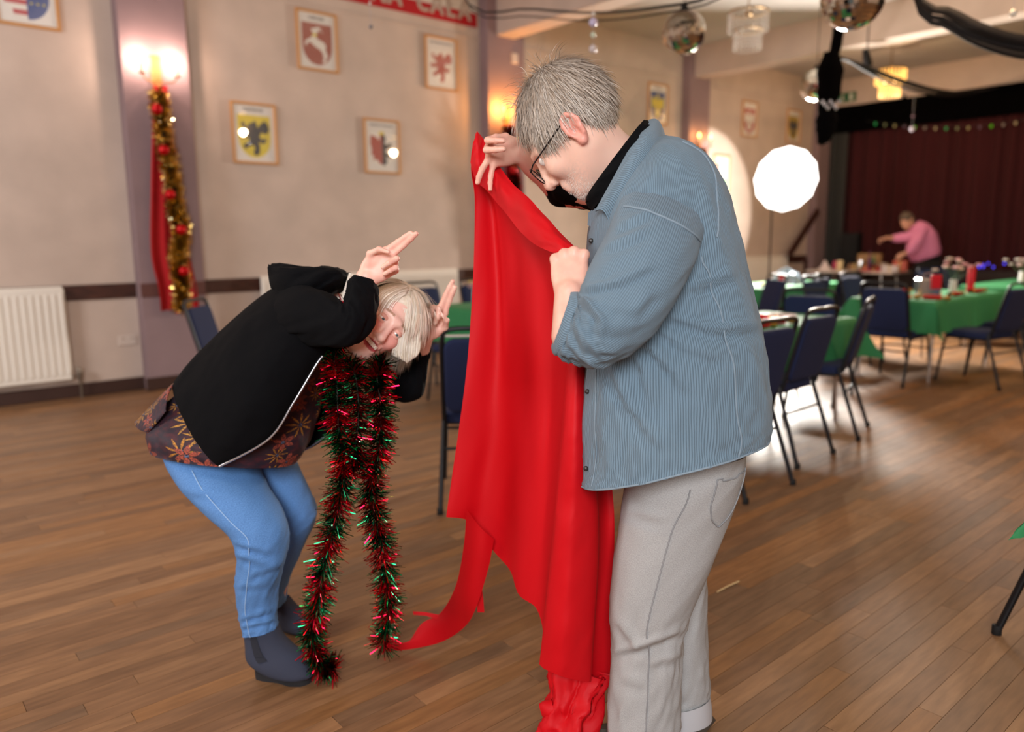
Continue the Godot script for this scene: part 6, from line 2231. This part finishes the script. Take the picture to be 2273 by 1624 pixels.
	for k in 8:
		var a := (k - 3.5) * 0.19
		te.box(Transform3D(hx.basis * Basis(Vector3.UP, a), hx * Vector3(sin(a) * 0.034, -0.0705, 0.0705 + cos(a) * 0.031)), Vector3(0.0064, 0.0115, 0.004), 0.0012)
	putw("teeth", te, mat("teeth", rgb8(228, 216, 196), 0.25), t)
	# hair: a pale bob pulled down by its own weight
	var hair := MB.new()
	var rng := RandomNumberGenerator.new()
	rng.seed = 31
	var cc := Vector3(0, 0.035, -0.015)
	var rr := Vector3(0.081, 0.098, 0.103)
	var cols := [lin(236, 224, 206), lin(222, 206, 182), lin(244, 236, 224), lin(206, 188, 164), lin(240, 229, 212)]
	var under := SDF.new()
	under.xf = hx
	under.ell(cc, rr * S, 0.01)
	under.ell(Vector3(0, -0.03, -0.07), Vector3(0.06, 0.06, 0.04) * S, 0.03)
	under.ell(Vector3(0, -0.062, 0.135), Vector3(0.115, 0.15, 0.125) * S, 0.015, Basis.IDENTITY, true)
	var mott := func(p: Vector3) -> Color: return cols[3].lerp(cols[0], clampf(0.5 + 0.8 * nz.get_noise_3dv(p * 2.0), 0, 1))
	under.mesh_into(hair, ho - Vector3.ONE * 0.15, ho + Vector3.ONE * 0.15, 0.005, mott)
	var down := (inv.basis * Vector3.DOWN).normalized()
	for k in 8500:
		var d := Vector3(rng.randfn(), absf(rng.randfn()) * 0.9 + 0.1, rng.randfn()).normalized()
		var p := cc + d * rr
		if p.z > 0.062 and p.y < 0.085:
			continue
		if p.y < 0.03 and p.z > 0.01:
			continue
		if p.x < -0.035 and p.z > -0.02:
			continue
		var n := (d / rr).normalized()
		# combed from a parting on her right towards both sides
		var fl := Vector3(0.9 if p.x > -0.03 else -0.9, -0.5, 0.75 if p.z > 0.02 else -0.2)
		fl = (fl - n * fl.dot(n)).normalized()
		var dir := (fl + Vector3(rng.randfn(), rng.randfn(), rng.randfn()) * 0.12).normalized()
		var ln := rng.randf_range(0.12, 0.155)
		if p.z > 0.04:
			ln *= rng.randf_range(0.6, 0.8)
		var pts := PackedVector3Array()
		var cur := p
		var steps := 13
		for q in steps:
			pts.append(hx * cur)
			cur += dir * ln / (steps - 1)
			var e := (cur - cc) / (rr * 1.05)
			var g := 0.05 if e.y > 0.2 else 0.24
			dir = (dir + down * g + Vector3(0, -0.07, 0)).normalized()
			var eye_side := (cur - Vector3(0, -0.03, 0.028)) / Vector3(0.07, 0.095, 0.082)
			if e.length() < 1.0:
				cur = cc + e.normalized() * rr * 1.05
				dir = (dir - e.normalized() * minf(0.0, dir.dot(e.normalized()))).normalized()
			if eye_side.length() < 1.0:
				cur = Vector3(0, -0.03, 0.028) + eye_side.normalized() * Vector3(0.07, 0.095, 0.082)
		hair.col = cols[rng.randi() % 5].lerp(cols[rng.randi() % 5], rng.randf())
		strand(hair, pts, rng.randf_range(0.0005, 0.001), (hx.basis * n).normalized())
	# the two hanging sides of the bob
	for side in [[884, 742, 2.18, 26.0, 796, 58.0, 903.0], [762, 664, 2.2, 22.0, 690, 30.0, 768.0]]:
		for k in 2000:
			var u := rng.randf_range(-1, 1)
			var w := rng.randf_range(-1, 1)
			var a0 := pt(side[0] + 30 + u * side[3] * 0.8, side[1] - 40 - absf(w) * 12 + u * 8.0, side[2] + w * 0.04)
			var a1 := pt(side[6] + u * side[5] * 0.52, (side[1] + side[4]) * 0.5, side[2] + 0.02 + w * 0.045)
			var a2 := pt(side[6] + u * side[5] * 0.5 - 4.0 * u * u, side[4] + 10 - 18.0 * absf(u) - 34.0 * rng.randf() * rng.randf(), side[2] + 0.02 + w * 0.035)
			hair.col = cols[rng.randi() % 5].lerp(cols[rng.randi() % 5], rng.randf())
			strand(hair, curve([a0, a1, a2], 8), rng.randf_range(0.0005, 0.0009), -cf)
	var hm := mat("blonde hair", Color.WHITE, 0.42)
	hm.vertex_color_use_as_albedo = true
	putw("hair", hair, hm, t)
	# flowered blouse
	var fl := flower_cloth()
	var bl := MB.new()
	var bf := folds(9, 0.007, 2.0, 3.0, 2.0)
	var brows := ring_rows([[350, 996, 652, 1030, 2.355, 0.205], [340, 950, 680, 990, 2.355, 0.21], [364, 900, 700, 925, 2.38, 0.165], [432, 850, 712, 870, 2.4, 0.14], [505, 790, 722, 825, 2.4, 0.12], [585, 725, 738, 785, 2.38, 0.11], [650, 690, 755, 750, 2.34, 0.1], [700, 680, 775, 730, 2.3, 0.08]], 60, 64, 2.0, func(_p, tt, a): return fold_at(bf, tt, a))
	bl.grid(brows, true, 2.6, 2.6)
	putw("blouse", bl, fl, t)
	var tail := MB.new()
	tail.slab(coons([pt(392, 842, 2.36), pt(376, 872, 2.28), pt(368, 912, 2.22)], [pt(298, 938, 2.36), pt(310, 952, 2.3), pt(328, 960, 2.24)], [pt(392, 842, 2.36), pt(345, 890, 2.37), pt(298, 938, 2.36)], [pt(368, 912, 2.22), pt(350, 936, 2.22), pt(328, 960, 2.24)], 14, 14, -cf * 0.02), 0.003, 2.6, 2.6)
	putw("blouse_tail", tail, fl, t)
	# hoodie
	var hd := mat("black sweatshirt", rgb8(9, 9, 12), 0.95)
	hd.metallic_specular = 0.25
	hd.albedo_texture = noise_tex(61, 0.3, Color(0.8, 0.8, 0.8), Color(1, 1, 1), 2, 128, 128)
	hd.uv1_scale = Vector3(8, 8, 1)
	var torso := MB.new()
	var panel := coons([pt(604, 640, 2.32), pt(655, 652, 2.18), pt(700, 700, 2.12), pt(730, 772, 2.14)], [pt(384, 850, 2.36), pt(412, 915, 2.24), pt(448, 985, 2.16), pt(487, 1034, 2.13)], [pt(604, 640, 2.32), pt(545, 688, 2.35), pt(440, 786, 2.37), pt(384, 850, 2.36)], [pt(730, 772, 2.14), pt(704, 808, 2.13), pt(652, 890, 2.11), pt(596, 972, 2.11), pt(487, 1034, 2.13)], 50, 60, -cf * 0.1, 0.014, 4)
	torso.slab(panel, 0.004)
	var back := coons([pt(604, 640, 2.32), pt(650, 640, 2.45), pt(720, 700, 2.52)], [pt(384, 850, 2.36), pt(440, 880, 2.54), pt(560, 960, 2.56)], [pt(604, 640, 2.32), pt(545, 688, 2.35), pt(440, 786, 2.37), pt(384, 850, 2.36)], [pt(720, 700, 2.52), pt(690, 800, 2.56), pt(620, 900, 2.57), pt(560, 960, 2.56)], 24, 40, cf * 0.06 + cu * 0.02)
	torso.slab(back, -0.004)
	var far_p := coons([pt(700, 760, 2.52), pt(745, 790, 2.48), pt(772, 800, 2.42)], [pt(560, 960, 2.56), pt(640, 990, 2.54), pt(672, 1000, 2.5)], [pt(700, 760, 2.52), pt(650, 860, 2.56), pt(560, 960, 2.56)], [pt(772, 800, 2.42), pt(748, 890, 2.42), pt(724, 966, 2.44), pt(672, 1000, 2.5)], 20, 30, cf * 0.03)
	torso.slab(far_p, 0.004)
	var hoodie := putw("hoodie", torso, hd, t)
	var hem := MB.new()
	var hb := curve([pt(380, 862, 2.345), pt(410, 930, 2.215), pt(448, 1000, 2.14), pt(480, 1030, 2.125)], 24)
	var hb2 := curve([pt(398, 834, 2.345), pt(446, 900, 2.19), pt(496, 966, 2.095), pt(524, 1012, 2.1)], 24)
	var pocket := MB.new()
	pocket.tube(curve([pt(480, 895, 2.105), pt(520, 898, 2.085), pt(570, 890, 2.075), pt(626, 866, 2.085)], 20), 0.0035, 6)
	put("pocket_edge", pocket.done(), hd, hoodie)
	var ribl := MB.new()
	ribl.tube(hb2, 0.0022, 5)
	put("hem_seam", ribl.done(), hd, hoodie)
	var zip := MB.new()
	zip.tube(curve([pt(716, 790, 2.118), pt(700, 812, 2.115), pt(652, 892, 2.095), pt(596, 974, 2.095), pt(487, 1035, 2.118)], 60), 0.0034, 6)
	putw("zip", zip, mat("zip metal", rgb8(196, 194, 198), 0.3, 0.8), t)
	var zip2 := MB.new()
	zip2.tube(curve([pt(726, 964, 2.435), pt(700, 984, 2.46), pt(672, 1001, 2.495)], 12), 0.003, 6)
	putw("zip", zip2, mat("zip metal"), t)
	var hood := MB.new()
	var hof := folds(44, 0.012, 1.5, 2.5, 2.0)
	var hrows := ring_rows([[598, 592, 604, 640, 2.30, 0.02], [606, 588, 618, 660, 2.29, 0.05], [640, 589, 652, 676, 2.26, 0.1], [690, 594, 696, 672, 2.24, 0.12], [740, 597, 738, 650, 2.23, 0.11], [770, 602, 765, 636, 2.22, 0.08], [776, 612, 772, 628, 2.21, 0.03]], 34, 40, 2.3, func(_p, tt, a): return fold_at(hof, tt, a))
	hood.grid(hrows, true)
	hood.fan(hrows[0], true)
	hood.fan(hrows[33])
	putw("hood", hood, hd, t)
	var slv := MB.new()
	var sf := folds(52, 0.006, 1.3, 4.5, 2.5)
	var nrows := ring_rows([[636, 640, 590, 752, 2.24, 0.09], [676, 634, 640, 756, 2.13, 0.085], [722, 646, 694, 766, 2.06, 0.075], [750, 664, 748, 772, 2.01, 0.068], [760, 672, 792, 762, 1.985, 0.064], [764, 672, 824, 728, 1.985, 0.06], [766, 664, 838, 684, 1.995, 0.054], [770, 644, 838, 652, 2.01, 0.047], [774, 624, 836, 632, 2.022, 0.042], [786, 611, 832, 622, 2.026, 0.037]], 60, 48, 2.0, func(_p, tt, a): return fold_at(sf, tt, a) * (1.0 - 0.6 * smoothstep(0.8, 1.0, tt)))
	slv.grid(nrows, true)
	putw("sleeve", slv, hd, t)
	var slf := MB.new()
	var frows := ring_rows([[800, 690, 740, 790, 2.46, 0.07], [860, 770, 830, 860, 2.44, 0.062], [892, 800, 872, 886, 2.41, 0.056], [904, 806, 906, 890, 2.4, 0.054], [908, 804, 936, 880, 2.385, 0.052], [912, 790, 947, 838, 2.37, 0.046], [910, 768, 954, 788, 2.35, 0.042], [916, 752, 957, 762, 2.33, 0.038]], 40, 40, 2.0, func(_p, tt, a): return fold_at(sf, tt + 2.0, a))
	slf.grid(frows, true)
	putw("sleeve", slf, hd, t)
	# jeans
	var den := mat("blue denim", rgb8(104, 154, 212), 0.85)
	den.albedo_texture = noise_tex(43, 0.06, Color(0.7, 0.74, 0.8), Color(1, 1, 1), 4)
	den.uv1_scale = Vector3(2, 2, 1)
	var je := MB.new()
	var wcr := [[530, 1205, 600, 1225, 0.008, 6], [532, 1232, 610, 1258, 0.007, 6], [528, 1300, 600, 1296, 0.005, 6], [536, 1372, 610, 1352, 0.008, 6], [540, 1388, 612, 1374, 0.007, 5], [420, 1090, 520, 1100, 0.004, 9], [560, 1275, 628, 1250, 0.006, 6]]
	var jf := folds(27, 0.0045, 1.3, 7.0, 1.5)
	var j1 := ring_rows([[366, 918, 560, 985, 2.37, 0.12], [362, 985, 574, 1040, 2.33, 0.115], [392, 1062, 592, 1080, 2.28, 0.105], [452, 1130, 622, 1128, 2.25, 0.095], [512, 1186, 638, 1178, 2.235, 0.083], [528, 1234, 634, 1238, 2.25, 0.074], [526, 1300, 615, 1300, 2.29, 0.066], [533, 1366, 613, 1362, 2.325, 0.058], [541, 1405, 617, 1392, 2.34, 0.056]], 70, 48, 2.1, func(p, tt, a): return fold_at(jf, tt, a) * (0.5 + 0.7 * smoothstep(0.4, 0.7, tt)) + creases(p, a, wcr))
	je.grid(j1, true, 8.0, 8.0)
	var j2 := ring_rows([[420, 930, 640, 1000, 2.5, 0.11], [500, 1030, 668, 1052, 2.5, 0.1], [570, 1100, 696, 1112, 2.49, 0.09], [596, 1160, 699, 1156, 2.49, 0.08], [596, 1215, 668, 1222, 2.52, 0.07], [596, 1290, 640, 1288, 2.57, 0.06], [598, 1345, 632, 1340, 2.61, 0.055]], 50, 40, 2.1, func(_p, tt, a): return fold_at(jf, tt + 4.0, a))
	je.grid(j2, true, 8.0, 8.0)
	var jeans := putw("jeans", je, den, t)
	var js := MB.new()
	seam(js, j1, [[0.18, -0.1], [0.35, -0.15], [0.5, -0.05], [0.65, -0.15], [0.8, -0.2], [1.0, -0.3]], 0.0016, 0.0012)
	put("side_seam", js.done(), mat("denim stitch blue", rgb8(150, 184, 222), 0.85), jeans)
	# suede ankle boots
	var su := mat("navy suede", rgb8(50, 54, 70), 0.95)
	var b1 := MB.new()
	var br1 := boot(b1, [[543, 1398, 617, 1384, 2.345, 0.05], [546, 1430, 628, 1408, 2.345, 0.05], [549, 1462, 650, 1430, 2.34, 0.05], [570, 1484, 672, 1448, 2.33, 0.049], [608, 1502, 688, 1468, 2.325, 0.047], [650, 1508, 694, 1484, 2.32, 0.04], [684, 1504, 696, 1494, 2.315, 0.02]])
	var boot1 := putw("boot", b1, su, t)
	var el := MB.new()
	var er := []
	for i in range(1, 9):
		var row := PackedVector3Array()
		var c0 := Vector3.ZERO
		for p in br1[i]:
			c0 += p / 20.0
		for q in [-0.42, -0.25, -0.08, 0.1]:
			var p2: Vector3 = br1[i][near_col(20, q * (1.0 - 0.09 * i) - 0.05)]
			row.append(p2 + (p2 - c0).normalized() * 0.0018)
		er.append(row)
	el.slab(er, -0.0015)
	put("elastic_panel", el.done(), mat("boot elastic", rgb8(30, 32, 42), 0.9), boot1)
	putw("sole", sole(pt(566, 1480, 2.352), pt(690, 1500, 2.315), 0.022), mat("black sole", rgb8(28, 27, 30), 0.8), t)
	var b2 := MB.new()
	boot(b2, [[610, 1332, 640, 1326, 2.63, 0.045], [610, 1362, 660, 1346, 2.63, 0.045], [614, 1388, 682, 1362, 2.63, 0.045], [640, 1402, 704, 1378, 2.62, 0.043], [680, 1408, 716, 1392, 2.61, 0.035], [706, 1406, 718, 1400, 2.6, 0.02]])
	putw("boot", b2, su, t)
	putw("sole", sole(pt(622, 1392, 2.66), pt(716, 1404, 2.6), 0.02), mat("black sole"), t)

# flat sole from heel to toe, resting on the floor
func sole(heel: Vector3, toe: Vector3, th: float) -> MB:
	var away := Vector3(cf.x, 0, cf.z).normalized() * 0.018
	heel = Vector3(heel.x, 0.0, heel.z) + away
	toe = Vector3(toe.x, 0.0, toe.z) + away
	var d := toe - heel
	var sd := d.cross(Vector3.UP).normalized()
	var ring0 := PackedVector3Array()
	var prof := [[0.0, 0.014], [0.06, 0.028], [0.2, 0.034], [0.45, 0.033], [0.7, 0.043], [0.88, 0.038], [0.97, 0.022], [1.0, 0.008]]
	for k in 8:
		ring0.append(heel + d * prof[k][0] + sd * prof[k][1])
	for k in range(7, -1, -1):
		ring0.append(heel + d * prof[k][0] - sd * prof[k][1])
	var ring1 := PackedVector3Array()
	for p in ring0:
		ring1.append(p + Vector3(0, th, 0))
	var b := MB.new()
	b.grid([ring0, ring1], true)
	b.fan(ring1)
	b.fan(ring0, true)
	return b

func flower_cloth() -> StandardMaterial3D:
	var n := 512
	var im := Image.create(n, n, false, Image.FORMAT_RGB8)
	var nz := FastNoiseLite.new()
	nz.seed = 70
	nz.frequency = 0.03
	for j in n:
		for i in n:
			var k := nz.get_noise_2d(i, j)
			im.set_pixel(i, j, Color8(34, 22, 36).lerp(Color8(70, 26, 36), clampf(0.4 + k * 1.2, 0, 1)))
	var rng := RandomNumberGenerator.new()
	rng.seed = 9
	var pal := [Color8(196, 132, 40), Color8(150, 66, 46), Color8(180, 84, 62), Color8(120, 58, 44), Color8(206, 150, 60)]
	for q in 34:
		var c := Vector2(rng.randf() * n, rng.randf() * n)
		var R := rng.randf_range(32, 62)
		var col: Color = pal[q % 5]
		var pet := 9 if q % 5 == 0 or q % 5 == 4 else 6
		var th := 0.3 if pet == 9 else 0.62
		var rot := rng.randf() * TAU
		for dy in range(-int(R), int(R) + 1):
			for dx in range(-int(R), int(R) + 1):
				var r := sqrt(dx * dx + dy * dy) / R
				if r > 1.0:
					continue
				var a := fposmod(atan2(dy, dx) + rot, TAU / pet) / (TAU / pet) * 2.0 - 1.0
				var edge := th * sin(PI * pow(r, 0.7)) * 1.35
				var px := posmod(int(c.x) + dx, n)
				var py := posmod(int(c.y) + dy, n)
				var g := nz.get_noise_2d(px * 4.0, py * 4.0)
				if r < 0.16:
					im.set_pixel(px, py, Color8(96, 110, 140) if g > 0 else Color8(30, 28, 44))
				elif absf(a) < edge and g > -0.45:
					im.set_pixel(px, py, col.lerp(Color8(40, 24, 34), clampf(0.25 - g * 0.8, 0, 0.8)))
	var m := mat("flowered blouse cloth", Color.WHITE, 0.7)
	m.albedo_texture = ImageTexture.create_from_image(im)
	return m

# ---------------------------------------------------------------- woman in pink by the stage
func build_helper() -> void:
	var D := 12.25
	var base := pt(2062, 705, D)
	base.y = 0.0
	var t := thing("person", "person in a pink jumper leaning over the folding table by the stage", "person", base)
	var body := MB.new()
	var f := SDF.new()
	var hc := pt(2013, 491, D)
	var fwd := cv(-0.86, -0.42, -0.25).normalized()
	var xx := (-cf - fwd * (-cf).dot(fwd)).normalized()
	var yy := fwd.cross(xx)
	f.xf = Transform3D(Basis(xx, yy, fwd), hc)
	head_field(f, false, [1])
	f.cap(Vector3(0, -0.05, -0.03), Vector3(0, -0.16, -0.12), 0.05, 0.055, 0.02)
	f.mesh_into(body, hc - Vector3.ONE * 0.24, hc + Vector3.ONE * 0.18, 0.009, func(_p): return lin(206, 156, 132))
	var h := SDF.new()
	var w := pt(1966, 528, D)
	h.cap(pt(1985, 528, D), w, 0.035, 0.027, 0.01)
	hand_field(h, w, cv(-0.9, -0.15, 0), cv(0, -1, 0), 1.0, [[40, 50, 30], [45, 50, 30], [45, 50, 30], [45, 50, 30]], [0, 0, 0, 0], [1.0, Vector3(0.02, 0.02, 0.01), Vector3(0.03, 0.06, 0.03), Vector3(0.01, 0.09, 0.05)])
	var bb := bounds([w, pt(1985, 528, D), pt(1948, 528, D)], 0.1)
	h.mesh_into(body, bb[0], bb[1], 0.008, func(_p): return lin(206, 156, 132))
	var h2 := SDF.new()
	var w2 := pt(2006, 563, D - 0.25)
	h2.cap(pt(2015, 560, D - 0.25), w2, 0.035, 0.027, 0.01)
	hand_field(h2, w2, cv(-0.8, -0.5, 0), cv(0, -0.3, 1), 1.0, [[40, 50, 30], [45, 50, 30], [45, 50, 30], [45, 50, 30]], [0, 0, 0, 0], [1.0, Vector3(0.02, 0.02, 0.01), Vector3(0.03, 0.06, 0.03), Vector3(0.01, 0.09, 0.05)])
	bb = bounds([w2, pt(2015, 560, D - 0.25), pt(1995, 575, D - 0.25)], 0.1)
	h2.mesh_into(body, bb[0], bb[1], 0.008, func(_p): return lin(206, 156, 132))
	body.col = lin(206, 156, 132)
	body.tube(PackedVector3Array([hc - yy * 0.14 - fwd * 0.1, pt(2045, 530, D), pt(2056, 575, D), pt(2062, 690, D)]), [0.06, 0.12, 0.13, 0.06], 10)
	putw("body", body, skin_mat("helper skin"), t)
	var hr := MB.new()
	var hf := SDF.new()
	hf.xf = f.xf
	hf.ell(Vector3(0, 0.045, -0.02), Vector3(0.092, 0.105, 0.11), 0.01)
	hf.ell(Vector3(0, -0.01, -0.07), Vector3(0.075, 0.07, 0.05), 0.03)
	hf.ell(Vector3(0, -0.07, 0.13), Vector3(0.12, 0.13, 0.12), 0.02, Basis.IDENTITY, true)
	hf.mesh_into(hr, hc - Vector3.ONE * 0.2, hc + Vector3.ONE * 0.2, 0.009, func(_p): return lin(92, 78, 68))
	var hm := mat("helper hair", Color.WHITE, 0.7)
	hm.vertex_color_use_as_albedo = true
	putw("hair", hr, hm, t)
	var pk := mat("pink knit", rgb8(220, 136, 178), 0.9)
	var nz := folds(81, 0.015, 1.5, 3.0, 1.0)
	var tor := MB.new()
	tor.grid(ring_rows([[2022, 502, 2036, 490, D, 0.08], [2018, 516, 2054, 497, D, 0.18], [2016, 538, 2072, 514, D, 0.21], [2018, 562, 2081, 540, D, 0.2], [2026, 578, 2084, 556, D, 0.19], [2032, 582, 2084, 564, D, 0.17]], 30, 32, 2.2, func(_p, tt, a): return fold_at(nz, tt, a)), true)
	putw("jumper", tor, pk, t)
	for arm in [[[2052, 500, 2034, 528, D - 0.12, 0.07], [2024, 512, 2020, 536, D - 0.1, 0.065], [2000, 517, 1998, 538, D - 0.05, 0.055], [1982, 521, 1981, 536, D, 0.045]], [[2058, 505, 2028, 520, D - 0.2, 0.075], [2048, 535, 2018, 538, D - 0.26, 0.07], [2034, 560, 2014, 548, D - 0.27, 0.06], [2014, 568, 2010, 556, D - 0.25, 0.045]]]:
		var s := MB.new()
		s.grid(ring_rows(arm, 18, 20, 2.0, func(_p, tt, a): return fold_at(nz, tt, a) * 0.6), true)
		putw("sleeve", s, pk, t)
	var tr := MB.new()
	for q in [0.0, 0.22]:
		tr.grid(ring_rows([[2028, 574, 2086, 558, D + q, 0.14], [2034, 610, 2090, 602, D + q, 0.12], [2040, 650, 2088, 650, D + q, 0.1], [2044, 700, 2082, 702, D + q, 0.09]], 16, 24), true)
	putw("trousers", tr, mat("black trousers", rgb8(14, 14, 16), 0.9), t)
	var sh := MB.new()
	for q in [0.0, 0.22]:
		var p := pt(2060, 704, D + q)
		sh.box(Transform3D(Basis.looking_at(Vector3(-cr.x, 0, -cr.z), Vector3.UP), Vector3(p.x, 0.045, p.z)), Vector3(0.1, 0.085, 0.27), 0.03)
	putw("shoes", sh, mat("black sole"), t)

# ---------------------------------------------------------------- tinsel
func build_tinsel() -> void:
	var red := mat("red tinsel foil", rgb8(206, 14, 46), 0.2, 1.0)
	var green := mat("green tinsel foil", rgb8(24, 120, 74), 0.22, 1.0)
	var o := pt(720, 1490, 2.33)
	o.y = 0.0
	var paths := [
		[[770, 676, 2.16], [752, 720, 2.2], [742, 780, 2.16], [748, 860, 2.09], [752, 950, 2.08], [764, 1040, 2.1], [752, 1110, 2.12], [736, 1190, 2.15], [716, 1270, 2.2], [706, 1340, 2.24], [692, 1400, 2.29], [702, 1450, 2.31], [716, 1480, 2.325], [740, 1484, 2.33]],
		[[775, 802, 2.14], [790, 840, 2.1], [796, 920, 2.09], [788, 1000, 2.1], [790, 1036, 2.11]],
		[[848, 806, 2.17], [838, 840, 2.12], [846, 910, 2.12], [842, 990, 2.13], [826, 1060, 2.15], [830, 1130, 2.17], [846, 1200, 2.2], [858, 1290, 2.24], [862, 1360, 2.28], [850, 1432, 2.34]]]
	var t: Node3D
	var rng := RandomNumberGenerator.new()
	rng.seed = 90
	t = thing("tinsel_garland", "red and green tinsel garland hung round the bending woman's neck", "tinsel", o)
	var mb := [MB.new(), MB.new()]
	var core := MB.new()
	for pi in paths.size():
		var pp := []
		for q in paths[pi]:
			pp.append(pt(q[0], q[1], q[2]) - o)
		var c := curve(pp, 80)
		for k in 80:
			c[k].y = maxf(c[k].y, 0.02)
		core.tube(c, 0.0025, 5)
		var L := 0.0
		for k in 79:
			L += c[k].distance_to(c[k + 1])
		for k in int(L * 5200):
			var q := rng.randf() * 78.999
			var i := int(q)
			var p := c[i].lerp(c[i + 1], q - i)
			var ax := (c[i + 1] - c[i]).normalized()
			var d := Vector3(rng.randfn(), rng.randfn(), rng.randfn())
			d = (d - ax * d.dot(ax)).normalized()
			d = (d + ax * rng.randf_range(-0.1, 0.55)).normalized()
			var l := rng.randf_range(0.03, 0.052)
			if (p + d * l).y < -o.y + 0.002:
				d.y = absf(d.y) * 0.3
			var sd := d.cross(Vector3(rng.randfn(), rng.randfn(), rng.randfn())).normalized() * rng.randf_range(0.0008, 0.0016)
			var bend := Vector3(rng.randfn(), rng.randfn() - 0.3, rng.randfn()) * l * 0.14
			var which := 0 if sin(q * 0.9 + pi) > 0.1 else 1
			if rng.randf() < 0.3:
				which = rng.randi() % 2
			var b: MB = mb[which]
			var s := b.v.size()
			b.add(p - sd)
			b.add(p + sd)
			b.add(p + d * l * 0.6 - sd + bend * 0.4)
			b.add(p + d * l * 0.6 + sd + bend * 0.4)
			b.add(p + d * l - sd * 0.8 + bend)
			b.add(p + d * l + sd * 0.8 + bend)
			b.tri(s, s + 1, s + 2)
			b.tri(s + 1, s + 3, s + 2)
			b.tri(s + 2, s + 3, s + 4)
			b.tri(s + 3, s + 5, s + 4)
	put("wire_core", core.done(), mat("garland core"), t)
	for k in 2:
		put(["red_strands", "green_strands"][k], mb[k].done(), [red, green][k], t).set_meta("kind", "stuff")

# where the sight line through a pixel meets the floor
func gpt(x: float, y: float) -> Vector3:
	var d := cr * ((x - 1136.5) / PXF) - cu * ((y - 812.0) / PXF) + cf
	return cam_o - d * (cam_o.y / d.y)

func build_small() -> void:
	# sliver of straw on the floor
	var s0 := gpt(1592, 1315)
	var s1 := gpt(1640, 1292)
	var st := put("straw", tube_mesh([(s0 - s1) * 0.5, Vector3(0, 0.002, 0), (s1 - s0) * 0.5], 0.003, 6), mat("straw", rgb8(222, 192, 140), 0.7))
	st.position = (s0 + s1) * 0.5 + Vector3(0, 0.004, 0)
	tag(st, "short pale straw lying on the bare floor behind the man", "straw")
	# paper on the chair by the cape
	var pp := put("paper_sheet", box_mesh(Vector3(0.21, 0.004, 0.05), 0.001), mat("napkin white"))
	pp.position = pt(1024, 745, 3.66)
	pp.rotation.y = deg_to_rad(52)
	tag(pp, "folded white paper laid over the chair back beside the cape", "paper")
